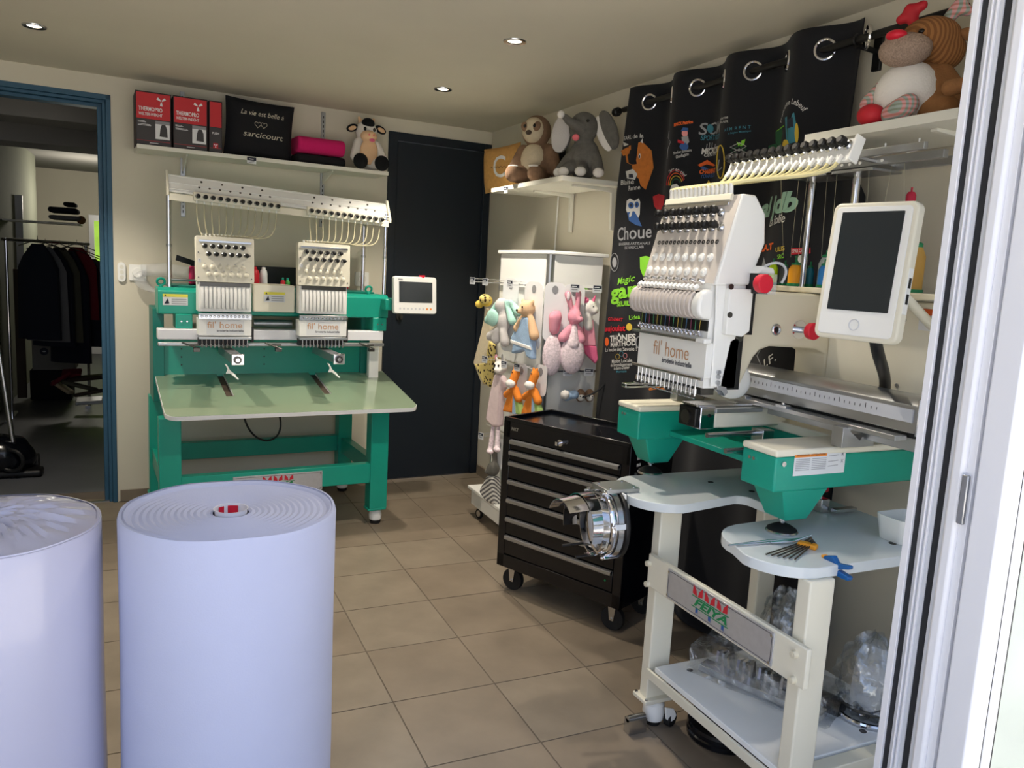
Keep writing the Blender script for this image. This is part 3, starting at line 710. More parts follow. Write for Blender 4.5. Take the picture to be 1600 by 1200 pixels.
# black strip and film roll left of the machine
k = MB(); k.add([(-.575,-.30,1.322),(-.47,-.30,1.290),(-.47,-.30,1.262),(-.58,-.30,1.295),(-.575,-.296,1.322),(-.47,-.296,1.290),(-.47,-.296,1.262),(-.58,-.296,1.295)], [(0,1,2,3),(4,7,6,5),(0,4,5,1),(2,6,7,3),(0,3,7,4),(1,5,6,2)])
solo(k, 'black_strap', 'blackfab', 'short black strap sticking out left behind the left needle head', 'strap')
k = MB(); k.tube([(-.72,-.05,1.235),(-.60,-.06,1.24),(-.44,-.08,1.225)], [.030,.036,.034], 14); k.tube(bez((-.70,-.05,1.22),(-.76,-.05,1.20),(-.72,-.05,1.15),(-.66,-.06,1.13),8), [.012,.02,.025,.03,.03,.028,.022,.016,.01], 8)
solo(k, 'plastic_sleeve', 'clearplast', 'clear crumpled plastic sleeve behind the green machine by the round dial', 'plastic film')
# wall controls
def wallthing(name, label, cat, x, z):
    return thing(name, label, cat, (x, 0, z))
p = bY(190, 425, 0); t = wallthing('remote_control', 'slim white wall remote with three buttons beside the doorway', 'remote', p.x, p.z)
Mr = front_M(p.x, 0, p.z); k = MB(); k.prism(rrect(.038,.10,.018,6), 0, .014, 'z', Mr); b = k.build('body', 'white', t, bevel=.002)
for i in range(3): k = MB(); k.prism(disc(.010,14,0,.026-i*.026), .014, .016, 'z', Mr); k.build('button', 'shelf_white', t)
p = bY(215, 426, 0); t = wallthing('wall_dial', 'square white wall switch with a round dial right of the slim remote', 'wall switch', p.x, p.z)
Mr = front_M(p.x, 0, p.z); k = MB(); k.prism(rrect(.082,.082,.006,3), 0, .010, 'z', Mr); k.build('plate', 'white', t, bevel=.001)
k = MB(); k.prism(disc(.027,24), .010, .020, 'z', Mr); k.build('dial', 'white', t, bevel=.003)
p = bY(565, 436, 0); t = wallthing('wall_socket', 'white wall socket behind the right post of the two-head machine', 'socket', p.x, p.z)
Mr = front_M(p.x, 0, p.z); k = MB(); k.prism(rrect(.082,.082,.006,3), 0, .010, 'z', Mr); k.build('plate', 'white', t, bevel=.001)
k = MB(); k.torus(Mr @ Vector((0,0,.010)), .022, .002, (0,-1,0)); k.build('socket_ring', 'shelf_white', t)
# ---------------------------------------------------------------- shelf on the back wall
SZ = 1.838
sh = thing('long_shelf', 'long white shelf on the back wall above the green two-head machine', 'shelf', (-.12, -.12, SZ-.02))
k = MB(); k.box(-.742, .520, -.25, -.012, SZ-.020, SZ); k.build('board', 'shelf_white', sh, bevel=.001)
for x in (-.515, .215):
    k = MB(); k.box(x-.011, x+.011, -.010, 0, 1.52, 2.15); rl = k.build('upright_rail', 'alu', sh, bevel=.001)
    k = MB()
    for i in range(24): z = 1.54+i*.025; k.box(x-.002, x+.002, -.0108, -.0095, z, z+.014)
    k.build('rail_slots', 'black', rl, kind='stuff')
    k = MB(); k.prism([(-.012,SZ-.021),(-.22,SZ-.021),(-.22,SZ-.03),(-.012,SZ-.085)], x-.002, x+.002, 'x'); k.build('bracket', 'shelf_white', sh)
def price_tag(M, label, w=.045, h=.032, group='price tags'):
    t = thing('price_tag', label, 'price tag', M.translation); 
    k = MB(); k.prism(rrect(w, h, .001, 1), 0, .0015, 'z', M); b = k.build('card', 'paper', t)
    flat([(-w/2,0),(w/2,0),(w/2,h/2),(-w/2,h/2)], 'ink', t, M, 'dark_band', z=.0022)
    for i in range(2): flat([(-w*.35,-h*.16-i*h*.18),(w*.3,-h*.16-i*h*.18),(w*.3,-h*.08-i*h*.18),(-w*.35,-h*.08-i*h*.18)], 'grey_ink', t, M, 'small_print', z=.0022)
    flat([(-w*.3,h*.15),(w*.2,h*.15),(w*.2,h*.28),(-w*.3,h*.28)], 'paper', t, M, 'white_line', z=.003)
    return t
price_tag(front_M(-.215, -.262, SZ-.022), 'small price tag clipped under the back shelf below the black cushion')
# three boxes
def shirt_box(x0, x1, full, label):
    z0, z1 = SZ+.001, SZ+.253; y0, y1 = -.215, -.035
    t = thing('underwear_box', label, 'box', ((x0+x1)/2, (y0+y1)/2, z0), 0, 'red and black garment boxes')
    k = MB(); k.box(x0, x1, y0, y1, z0, z1); b = k.build('carton', 'darkedge', t, bevel=.001)
    M = front_M((x0+x1)/2, y0, z0); w = (x1-x0)/2-.004
    flat([(-w,.125),(w,.125),(w,.246),(-w,.246)], 'redcard', b, M, 'red_print'); flat([(-w,.005),(w,.005),(w,.123),(-w,.123)], 'greycard', b, M, 'grey_print')
    flat([(-w,.022),(w,.022),(w,.0235),(-w,.0235)], 'redcard', b, M, 'line_print', z=.0012)
    def ymark(cx, cy, s, m='paper'):
        for a in (90, 215, 325) if True else (): 
            ca, sa = cos(radians(a+180)), sin(radians(a+180))
            q = [(cx+ca*.15*s-sa*.12*s, cy+sa*.15*s+ca*.12*s),(cx+ca*.15*s+sa*.12*s, cy+sa*.15*s-ca*.12*s),(cx+ca*s+sa*.28*s, cy+sa*s-ca*.28*s),(cx+ca*s-sa*.28*s, cy+sa*s+ca*.28*s)]
            flat(q[::-1], m, b, M, 'emblem', z=.0014)
    if full:
        ymark(.035, .213, .022)
        text('THERMOPRO', .026, 'paper', b, M @ Matrix.Translation((-.013,.170,.001)), bold=.0005, width=.105)
        text('WELTER-WEIGHT', .019, 'paper', b, M @ Matrix.Translation((-.013,.146,.001)), bold=.0003, width=.105)
        flat([(.008,.035),(w-.003,.035),(w-.003,.120),(.008,.120)], 'paper', b, M, 'photo_print', z=.0012)
        flat([(.008,.105),(w-.003,.105),(w-.003,.120),(.008,.120)], 'grey_ink', b, M, 'photo_print', z=.0014)
        flat([(.026,.048),(.062,.046),(.060,.085),(.052,.104),(.036,.104),(.030,.085)], 'greycard', b, M, 'photo_print', z=.0018)
        for i, (a_, l_) in enumerate(((.112,.03),(.107,.036),(.097,.055),(.092,.058))): flat([(-w+.006,a_),(-w+.006+l_,a_),(-w+.006+l_,a_+.0022),(-w+.006,a_+.0022)], 'paper', b, M, 'small_print', z=.0014)
        flat([(-.018,.012),(.02,.012),(.02,.015),(-.018,.015)], 'paper', b, M, 'small_print', z=.0014)
    else:
        text('PUSH', .014, 'paper', b, M @ Matrix.Translation((0,.095,.001)), bold=.0004)
        flat(rrect(.024,.026,.003,2,0,.035), 'redcard', b, M, 'small_logo', z=.0012); ymark(0,.036,.010)
    return t
shirt_box(-.745, -.587, True, 'red and black garment box, leftmost on the back shelf')
shirt_box(-.578, -.420, True, 'red and black garment box, second from the left on the back shelf')
shirt_box(-.413, -.350, False, 'narrow red and black box reading PUSH, beside the black cushion')
# black cushion with writing
def cushion(name, m, M, w, h, d, label, cat='cushion', parentonly=False):
    t = thing(name, label, cat, M @ Vector((0,-h/2,0)))
    k = MB(); n = 20; vs = []; fs = []
    def P(i, j, s):
        u = -1+2*i/n; v = -1+2*j/n; th = ((1-u**4)*(1-v**4))**.5
        pin = 1-.05*(1-abs(v)**2)*abs(u)**3 ; pin2 = 1-.05*(1-abs(u)**2)*abs(v)**3
        return (u*w/2*pin, v*h/2*pin2, s*d/2*th*(1+.04*sin(5*u+3*v)))
    for s in (1,-1):
        b0 = len(vs); vs += [P(i, j, s) for j in range(n+1) for i in range(n+1)]
        fs += [(b0+j*(n+1)+i, b0+j*(n+1)+i+1, b0+(j+1)*(n+1)+i+1, b0+(j+1)*(n+1)+i)[::s] for j in range(n) for i in range(n)]
    k.add(vs, fs, M); c = k.build('cover', m, t, angle=180)
    edge = [P(i,0,1) for i in range(n)]+[P(n,j,1) for j in range(n)]+[P(n-i,n,1) for i in range(n)]+[P(0,n-j,1) for j in range(n)]
    k = MB(); k.tube([M @ Vector(p) for p in edge], .0022, 6, closed=True); k.build('seam', m, t)
    def warp(v, Mi=M.inverted()):
        q = Mi @ v; u = q.x/(w/2); vv = q.y/(h/2); th = (max(0,(1-u**4)*(1-vv**4)))**.5
        return M @ Vector((q.x, q.y, d/2*th*(1+.04*sin(5*u+3*vv))+.0015))
    return t, c, warp
Mc_ = front_M(-.158, -.15, SZ+.148) @ Matrix.Rotation(radians(1.5), 4, 'X') @ Matrix.Rotation(radians(-2), 4, 'Z')
t, c, wp = cushion('cushion', 'blackfab', Mc_, .345, .29, .09, 'square black cushion embroidered in white script, on the back shelf')
mat('stitch', (205,200,180), .6)
text('La vie est belle à', .034, 'stitch', c, Mc_ @ Matrix.Translation((.005,.075,0)), shear=.25, warp=wp, width=.215)
text('sarcicourt', .040, 'stitch', c, Mc_ @ Matrix.Translation((.012,-.03,0)), shear=.2, warp=wp, width=.20)
for dx in (-.016,.014):
    pts = []
    for i in range(25):
        a = 2*pi*i/24; pts.append((dx+.0011*16*sin(a)**3*.9, .022+.0010*(13*cos(a)-5*cos(2*a)-2*cos(3*a)-cos(4*a))))
    k = MB(); k.tube([wp(Mc_ @ Vector((x,y,0))) for x, y in pts[:-1]], .0010, 4, closed=True); k.build('heart_stitch', 'stitch', c)
# folded fleeces
def folded(x0, x1, z0, h, m, label, name='folded_fleece'):
    k = MB(); prof = []
    n = 14
    for i in range(n+1): a = pi*i/n - pi/2; prof.append((-.16 - .0, 0))
    pts = []
    for i in range(n+1): a = pi/2+pi*i/n; pts.append((-.175+.5*h*cos(a), z0+h/2+.5*h*sin(a)))
    for i in range(7): pts.append((-.15+.02*i, z0+.002*sin(i)))
    for i in range(7): pts.append((-.03-.02*i, z0+h+.003*sin(i*2)))
    k.prism(pts, x0, x1, 'x'); o = solo(k, name, m, label, 'folded blanket', ((x0+x1)/2, -.12, z0), bevel=.012, seg=3)
    return o
folded(.030, .292, SZ+.001, .052, 'blackfab', 'black folded fleece beneath the magenta one on the back shelf')
folded(.030, .286, SZ+.058, .085, 'pinkfab', 'magenta folded fleece on top of the black one, back shelf')
# cow plush (own frame: x right, y into the wall)
def plush(name, label, loc, s=1, rz=0):
    global FR
    t = thing(name, label, 'plush toy', loc, rz); return t
cx, cy, cz = .425, -.125, SZ+.001
t = plush('plush_cow', 'black and white cow plush with peach muzzle, end of back shelf', (cx, cy, cz))
def V(x, y, z): return (cx+x, cy+y, cz+z)
blob([('e', V(0,0,.085), (.062,.050,.080)), ('e', V(0,-.005,.185), (.052,.048,.055)), ('l', V(.045,-.02,.13), V(.075,-.045,.055), .022, .026), ('l', V(-.045,-.02,.13), V(-.068,-.05,.06), .022, .024), ('l', V(.03,-.03,.035), V(.05,-.085,.035), .03, .026), ('l', V(-.03,-.03,.035), V(-.045,-.085,.035), .03, .026)], 'body', 'white_plush', t)
blob([('e', V(0,-.052,.088), (.046,.018,.062)), ('e', V(-.005,-.060,.158), (.042,.030,.028))], 'belly_and_muzzle', 'peach_plush', t, .005)
for s_ in (-1, 1):
    k = MB(); k.ell(V(.052*s_-.002, -.098, .036), (.036,.022,.036)); k.build('hoof', 'black_plush', t, angle=180)
    k = MB(); k.ell(V(.070*s_, -.005, .20+.004*s_), (.030,.012,.018), (0,radians(22*s_),0)); e = k.build('ear', 'black_plush', t, angle=180)
    k = MB(); k.ell(V(.072*s_, -.014, .198+.004*s_), (.020,.006,.010), (0,radians(22*s_),0)); k.build('ear_lining', 'peach_plush', e, angle=180)
    k = MB(); k.cyl(V(.028*s_,0,.228), V(.038*s_,0,.252), .012, .005); k.build('horn', 'peach_plush', t)
    k = MB(); k.ell(V(.024*s_, -.050, .193), (.012,.006,.014)); e = k.build('eye_patch', 'white_plush', t, angle=180)
    k = MB(); k.ell(V(.023*s_, -.055, .192), (.007,.005,.009)); k.build('eye', 'eye', e, angle=180)
k = MB(); k.ell(V(0,-.028,.222), (.032,.026,.026)); k.build('forelock', 'black_plush', t, angle=180)
k = MB(); k.ell(V(.004,-.083,.139), (.014,.006,.008)); k.build('tongue', 'hotpink_plush', t, angle=180)
k = MB(); k.ell(V(-.012,-.088,.162), (.004,.002,.005)); k.ell(V(.010,-.088,.162), (.004,.002,.005)); k.build('nostrils', 'tongue', t, angle=180)
t.matrix_basis = t.matrix_basis @ Matrix.Scale(1.16, 4)
setframe()
# ================================================================ corner shelf and its toys
sh = thing('corner_shelf', 'short white corner shelf above the toy display, sloth and elephant on it', 'shelf', (1.12, -.7, 1.735))
CZ = 1.755
k = MB(); k.box(.965, 1.275, -1.10, -.30, CZ-.022, CZ); k.build('board', 'shelf_white', sh, bevel=.001)
for y in (-.62, -1.02):
    k = MB(); k.prism([(1.285,CZ-.022),(1.06,CZ-.022),(1.06,CZ-.032),(1.262,CZ-.042),(1.270,CZ-.21),(1.285,CZ-.215)], y-.009, y+.009); k.build('bracket', 'shelf_white', sh, bevel=.002)
price_tag(plane_M((.963,-.50,CZ-.022), (0,-1,0), (0,0,1)), 'small price tag under the corner shelf below the tan cushion')
M = plane_M((1.06, -.215, CZ+.118), (.30,-1,0), (-.05,0,1))
t, c, wp = cushion('jute_cushion', 'jute', M @ Matrix.Translation((.0,0,0)) @ Matrix.Rotation(radians(3),4,'Z'), .30, .235, .08, 'tan jute cushion lettered C, leaning behind the sloth plush')
text('C', .16, 'paper', c, M @ Matrix.Translation((.02,0,0)), warp=wp, bold=.001)
k = MB(); k.tube([wp(M @ Vector((-.05+.008*i, .004+.005*sin(i*1.9), 0))) for i in range(17)], .0011, 4); k.build('script_stitch', 'wood_dark', c)
def local_V(o, d, s=1):
    """frame whose +x is the toy's left-right (image right), -y its front, z up"""
    d = Vector(d).normalized(); r = Vector((-d.y, d.x, 0)); M = Matrix((r, -d, Vector((0,0,1)))).transposed().to_4x4(); M.translation = Vector(o)
    return M
def ball(M, c, r, name, m, par, rot=None):
    k = MB(); k.ell(c, r, rot); 
    k.v = [M @ v for v in k.v]; return k.build(name, m, par, angle=180)
def blobm(M, parts, name, m, par, vox=.006):
    R3 = M.to_3x3(); out = []
    for p in parts:
        if p[0] == 'e': out.append(('e', M @ Vector(p[1]), p[2], (R3 @ (Euler(p[3]).to_matrix() if len(p) > 3 else Matrix.Identity(3)))))
        else: q = M.to_scale().x; out.append(('l', M @ Vector(p[1]), M @ Vector(p[2]), p[3]*q, p[4]*q))
    return blob(out, name, m, par, vox)
# sloth
o = (1.09, -.57, CZ+.001); M = local_V(o, (-1,-.75,0)) @ Matrix.Scale(1.08, 4); t = plush('plush_sloth', 'brown sloth plush with cream face and belly, sitting on the corner shelf', o)
blobm(M, [('e',(0,0,.10),(.085,.07,.10)),('e',(0,-.015,.245),(.070,.062,.072)),('l',(-.07,0,.16),(-.105,-.05,.05),.032,.028),('l',(.07,0,.16),(.11,-.02,.07),.032,.03),('l',(-.04,-.05,.045),(-.055,-.115,.045),.04,.040),('l',(.04,-.05,.045),(.055,-.110,.045),.04,.038)], 'body', 'brown_plush', t)
ball(M, (0,-.030,.115), (.062,.050,.075), 'belly', 'beige_plush', t)
f = ball(M, (0,-.045,.245), (.056,.040,.058), 'face', 'beige_plush', t)
for s_ in (-1,1):
    e = ball(M, (.030*s_,-.074,.256), (.018,.012,.024), 'eye_patch', 'brown_plush', f, (0,.5*s_,0)); ball(M, (.024*s_,-.086,.258), (.007,.005,.008), 'eye', 'eye', f)
    ball(M, (.052*s_,-.128,.076), (.026,.010,.006), 'claws', 'white_plush', t)
ball(M, (0,-.092,.228), (.015,.010,.011), 'nose', 'wood_dark', f)
# elephant
o = (1.13, -.985, CZ+.006); M = local_V(o, (-1,-.9,0)); t = plush('plush_elephant', 'dark grey elephant plush with huge pale ears and white feet', o)
blobm(M, [('e',(0,0,.09),(.075,.065,.095)),('e',(-.005,-.02,.225),(.068,.060,.070)),('l',(0,-.06,.215),(-.045,-.115,.24),.030,.018),('l',(-.045,-.115,.24),(-.060,-.12,.255),.018,.015),('l',(-.06,-.02,.09),(-.085,-.06,.03),.030,.030),('l',(.06,-.02,.09),(.085,-.05,.03),.030,.030),('l',(.01,-.05,.05),(.02,-.09,.03),.03,.030),('l',(-.03,-.05,.05),(-.05,-.085,.035),.03,.028)], 'body', 'grey_plush', t)
ball(M, (-.072,-.140,.262), (.017,.016,.017), 'trunk_tip', 'white_plush', t)
ball(M, (-.015,-.088,.172), (.017,.012,.015), 'tongue', 'tongue', t)
for x, y in ((-.090,-.075),(-.058,-.105),(.025,-.112),(.095,-.070)): ball(M, (x,y,.022), (.026,.022,.021), 'foot', 'white_plush', t)
e = ball(M, (-.115,.000,.205), (.050,.014,.088), 'ear', 'grey_plush', t, (0,.12,0)); ball(M, (-.116,-.010,.203), (.047,.010,.084), 'ear_lining', 'lightgrey_plush', e, (0,.12,0))
e = ball(M, (.110,-.010,.215), (.040,.016,.092), 'ear', 'grey_plush', t, (0,-.42,0)); ball(M, (.088,-.012,.200), (.032,.010,.084), 'ear_lining', 'white_plush', e, (0,-.42,0))
for s_ in (-1,1): ball(M, (.032*s_,-.076,.245), (.007,.005,.007), 'eye', 'eye', t)
# small dark box behind them on the shelf
k = MB(); k.box(1.225, 1.262, -.55, -.47, CZ+.002, CZ+.265); solo(k, 'small_frame', 'black', 'small dark frame half hidden behind the sloth plush', 'frame', bevel=.002)
# cable down the wall
k = MB(); k.tube([(1.276,-.47,1.73),(1.272,-.475,1.6),(1.273,-.47,1.3),(1.272,-.465,.9)], .004, 8); solo(k, 'wall_cable', 'white', 'thin white cable running down the wall under the corner shelf', 'cable')
# ================================================================ toy display tower
DX, DY0, DY1 = .955, -1.04, -.50
td = thing('display_stand', 'white display tower on castors with hooks of soft toys', 'display stand', (1.08, -.77, 0))
k = MB(); k.prism([(DX-.012,DY1+.02),(DX-.012,DY0-.0),(DX+.03,DY0-.02),(1.255,DY0-.02),(1.255,DY1+.02)], 1.415, 1.432, 'z'); k.build('top_cap', 'white', td, bevel=.004)
k = MB(); k.cyl((DX+.012,DY0+.008,.15),(DX+.012,DY0+.008,1.415),.017,n=20); k.build('corner_post', 'alu', td)
k = MB(); k.box(DX, DX+.010, DY0+.03, DY1, .15, 1.414); k.build('side_panel', 'white', td)
k = MB(); k.box(DX+.03, 1.235, DY0+.0, DY0+.010, .15, 1.414); k.build('side_panel', 'white', td)
k = MB(); k.cyl((DX+.01,DY1+.005,.15),(DX+.01,DY1+.005,1.415),.012,n=16); k.build('corner_post', 'alu', td)
k = MB(); k.box(.905, 1.24, -1.02, -.37, .065, .150); b = k.build('base', 'white', td, bevel=.004)
k = MB(); k.box(.888, 1.245, -1.03, -.355, .150, .166); k.build('base_top', 'white', td, bevel=.002)
for x, y in ((.93,-.44),(.94,-.98),(1.20,-.44),(1.20,-.98)):
    k = MB(); k.torus((x,y,.028),.020,.0085,(1,.3,0),20,8); k.build('castor_tyre', 'rubber', b); k = MB(); k.cyl((x-.008,y-.002,.028),(x+.008,y+.002,.028),.018,n=16); k.cyl((x,y,.03),(x,y,.066),.006); k.build('castor_hub', 'steel', b)
for z in (1.265, .885, .52):
    k = MB(); k.box(DX-.016, DX-.006, DY0+.05, DY1+.05, z, z+.008); k.build('hook_rail', 'chrome', td)
    k = MB(); k.box(DX+.04, 1.235, DY0-.016, DY0-.006, z, z+.008); k.build('hook_rail', 'chrome', td)
def hook(p, d, L, label, tag=True):
    """a peg with its price tag holder; p on the panel, d outward"""
    p = Vector(p); d = Vector(d).normalized(); t = thing('display_hook', label, 'hook', p, 0, 'display hooks')
    q = p+d*L; k = MB(); k.tube([p, q, q+Vector((0,0,.012))], .002, 6); k.tube([p+Vector((0,0,.014)), q+Vector((0,0,.016))], .0016, 6); k.build('peg', 'chrome', t)
    r = Vector((-d.y, d.x, 0)); M = plane_M(q+Vector((0,0,.004))+d*.004, r, (0,0,1))
    k = MB(); k.prism(rrect(.042,.034,.002,1), 0, .002, 'z', M); c = k.build('tag_holder', 'grey_pvc', t)
    flat([(-.019,.002),(.019,.002),(.019,.015),(-.019,.015)], 'ink', c, M, 'dark_band', z=.0026)
    flat([(-.015,.006),(.008,.006),(.008,.009),(-.015,.009)], 'paper', c, M, 'white_line', z=.0034)
    flat([(-.015,-.008),(.012,-.008),(.012,-.004),(-.015,-.004)], 'grey_ink', c, M, 'small_print', z=.0026)
    return t
dl, dr = (-1,-.25,0), (-.25,-1,0)
hk = [((DX-.014,-.475,1.268), dl, .14, 'leftmost upper hook over the spotted giraffe toy'), ((DX-.014,-.60,1.268), dl, .12, 'upper hook holding the mint bunny toy'),
      ((DX-.014,-.84,1.268), dl, .09, 'upper hook holding the blue bear toy'), ((1.06,DY0-.014,1.268), dr, .09, 'upper hook with the pink bunny, right of the silver post'),
      ((1.175,DY0-.014,1.268), dr, .09, 'upper hook at the far right, over the white unicorn toy'), ((DX-.014,-.62,.888), dl, .11, 'lower hook holding the unicorn doll in white dress'),
      ((DX-.014,-.82,.888), dl, .09, 'lower hook holding the left orange giraffe'), ((DX-.014,-.93,.888), dl, .07, 'lower hook beside the silver post, over the right orange giraffe'),
      ((1.06,DY0-.014,.888), dr, .06, 'lower hook over the small bonnet toy, right face'), ((1.17,DY0-.014,.888), dr, .06, 'lower hook over the small owl toys'), ((DX-.014,-.62,.50), dl, .11, 'low hook above the grey striped toy')]
for a in hk: hook(*a)
# ---- hanging soft toys. L(u,v) on the left-facing side, Rr(u,v) on the window-facing side
def toyf(o, d): return local_V(o, d) @ Matrix.Scale(1.10, 4)
def cloth(M, pts, th, name, m, par, bev=.006):
    k = MB(); k.prism(pts, -th/2, th/2); k.v = [M @ v for v in k.v]; return k.build(name, m, par, bevel=bev, seg=3, angle=60)
def card(M, w, z0, z1, par, y=.018):
    k = MB(); k.prism(rrect(w, z1-z0, w*.3, 4, 0, (z0+z1)/2), y, y+.0015); k.v = [M @ v for v in k.v]; c = k.build('backing_card', 'paper', par)
    k = MB(); k.prism(disc(.013,14,0,z1-.03,.017), y-.0012, y-.0002); k.v = [M @ v for v in k.v]; k.build('printed_oval', 'grey_ink', c)
    return c
wavemat('spots', (222,200,120), (60,40,26), 9, .95)
n_ = MATS['spots'].node_tree; w_ = [x for x in n_.nodes if x.type == 'TEX_WAVE'][0]; vo = n_.nodes.new('ShaderNodeTexVoronoi'); vo.inputs['Scale'].default_value = 55
n_.links.new(n_.nodes['Texture Coordinate'].outputs['Object'], vo.inputs['Vector']); r_ = [x for x in n_.nodes if x.type == 'VALTORGB'][0]
n_.links.new(vo.outputs['Distance'], r_.inputs[0]); r_.color_ramp.elements[0].color = lin((60,40,26)); r_.color_ramp.elements[1].color = lin((226,204,126)); r_.color_ramp.elements[1].position = .36
def P9(u, v, x=.875): return onX(u, v, x)
def PR(u, v, y=-1.10): return onY(u, v, y)
# giraffe comforter, far left
p = P9(758, 470, .90); M = toyf(p, dl); t = thing('giraffe_comforter', 'spotted yellow giraffe comforter with cream cloth, far left of the toys', 'soft toy', p)
blobm(M, [('e',(.01,0,0),(.035,.028,.028)),('e',(-.03,-.01,-.018),(.024,.02,.02))], 'head', 'yellow_plush', t); ball(M, (.015,-.012,.008), (.034,.026,.024), 'spotted_mane', 'spots', t)
cloth(M, [(.02,-.03),(.06,-.05),(.075,-.30),(.02,-.40),(-.06,-.30),(-.01,-.15)], .02, 'cloth', 'beige_plush', t); cloth(toyf(p+Vector((0,-.01,0)), dl), [(.05,-.18),(.085,-.20),(.08,-.40),(.02,-.385),(-.055,-.305),(.03,-.29)], .022, 'spotted_lining', 'spots', t)
# mint bunny
p = P9(788, 478); M = toyf(p, dl); t = thing('mint_bunny_toy', 'grey bunny toy with long mint ears and bib on a card', 'soft toy', p)
card(M, .11, -.20, .12, t, .03)
blobm(M, [('e',(-.02,0,.0),(.033,.03,.035)),('e',(.0,.0,-.07),(.035,.028,.05)),('l',(-.02,-.01,-.11),(-.035,-.01,-.15),.018,.022),('l',(.015,-.01,-.11),(.03,-.01,-.155),.018,.022),('l',(-.025,-.01,-.11),(-.075,-.01,-.14),.018,.022)], 'body', 'lightgrey_plush', t)
for q in (((-.045,.0,.015),(-.098,-.01,-.07)), ((.015,0,.02),(.075,-.01,-.06)), ((.03,.01,.02),(.10,.0,-.02))): blobm(M, [('l', q[0], q[1], .012, .020)], 'ear', 'mint_plush', t)
ball(M, (-.045,-.028,-.055), (.042,.012,.038), 'bib', 'mint_plush', t)
# bear with blue cloth
p = P9(824, 482); M = toyf(p, dl); t = thing('bear_comforter', 'beige bear comforter wrapped in pale blue cloth', 'soft toy', p)
card(M, .12, -.17, .11, t, .03)
blobm(M, [('e',(0,0,0),(.036,.032,.034)),('e',(-.012,-.03,-.012),(.016,.014,.013)),('e',(-.03,.0,.028),(.012,.008,.012)),('e',(.03,.0,.028),(.012,.008,.012)),('l',(.025,0,-.04),(.060,-.005,-.105),.016,.022),('l',(-.02,0,-.04),(-.048,-.01,-.085),.016,.018)], 'head_and_arms', 'peach_plush', t)
ball(M, (-.014,-.044,-.008), (.006,.004,.005), 'nose', 'eye', t); ball(M, (.008,-.034,.006), (.004,.003,.004), 'eye', 'eye', t)
cloth(M, [(-.015,-.035),(.028,-.035),(.055,-.14),(.062,-.205),(.025,-.195),(.012,-.17),(-.03,-.185),(-.075,-.195),(-.065,-.15),(-.085,-.13)], .035, 'cloth', 'blue_plush', t, .010)
cloth(M, [(-.08,-.135),(.052,-.15),(.058,-.165),(-.075,-.15)], .040, 'trim_band', 'white_plush', t, .003)
# pink paw comforter and pink bunny, right face
p = PR(866, 515); M = toyf(p, dr); t = thing('pink_paw_comforter', 'pink comforter with flowered bag, just right of the silver post', 'soft toy', p)
card(M, .085, -.05, .19, t, .025)
blobm(M, [('l',(0,0,.0),(.0,-.005,.05),.022,.028),('e',(.016,0,.05),(.012,.012,.03))], 'paw', 'pink_plush', t)
ball(M, (-.002,0,-.105), (.042,.024,.085), 'flowered_cloth', 'flower_fab', t)
p = PR(898, 495, -1.13); M = toyf(p, dr); t = thing('pink_bunny_comforter', 'pink bunny comforter with long upright ears and flowered cloth', 'soft toy', p)
card(M, .09, -.14, .13, t, .03)
blobm(M, [('e',(0,0,0),(.030,.030,.032)),('e',(.016,-.025,-.008),(.016,.014,.012)),('l',(-.015,0,.03),(-.035,0,.09),.010,.015),('l',(.01,0,.03),(.010,0,.095),.010,.013),('l',(-.02,0,-.05),(-.045,-.005,-.085),.016,.022),('l',(.02,0,-.05),(.032,-.005,-.09),.016,.020)], 'head_and_arms', 'pink_plush', t)
ball(M, (.016,-.026,.004), (.004,.003,.004), 'eye', 'eye', t); ball(M, (-.034,-.012,.082), (.008,.004,.018), 'ear_lining', 'flower_fab', t)
ball(M, (0,-.002,-.155), (.052,.026,.080), 'flowered_cloth', 'flower_fab', t); blobm(M, [('l',(0,-.004,-.04),(-.002,-.004,-.11),.014,.03)], 'flowered_neck', 'flower_fab', t)
p = PR(921, 480, -1.09); M = toyf(p, dr); t = thing('unicorn_comforter', 'white unicorn comforter with pink mane and pink hem, far right', 'soft toy', p)
blobm(M, [('e',(0,0,0),(.030,.026,.030)),('e',(.018,-.01,-.012),(.020,.020,.018)),('l',(-.005,0,-.03),(.0,0,-.08),.018,.022)], 'head', 'white_plush', t)
blobm(M, [('e',(-.02,.0,.028),(.016,.02,.014)),('l',(.014,0,.025),(.022,0,.048),.008,.004)], 'mane_and_horn', 'hotpink_plush', t, .004); ball(M, (.010,-.024,.004), (.003,.003,.003), 'eye', 'eye', t)
cloth(M, [(-.02,-.05),(.018,-.05),(.040,-.16),(-.022,-.16)], .02, 'cloth', 'pink_plush', t); cloth(M, [(-.022,-.16),(.040,-.16),(.052,-.215),(.040,-.235),(-.004,-.195)], .022, 'hem', 'hotpink_plush', t)
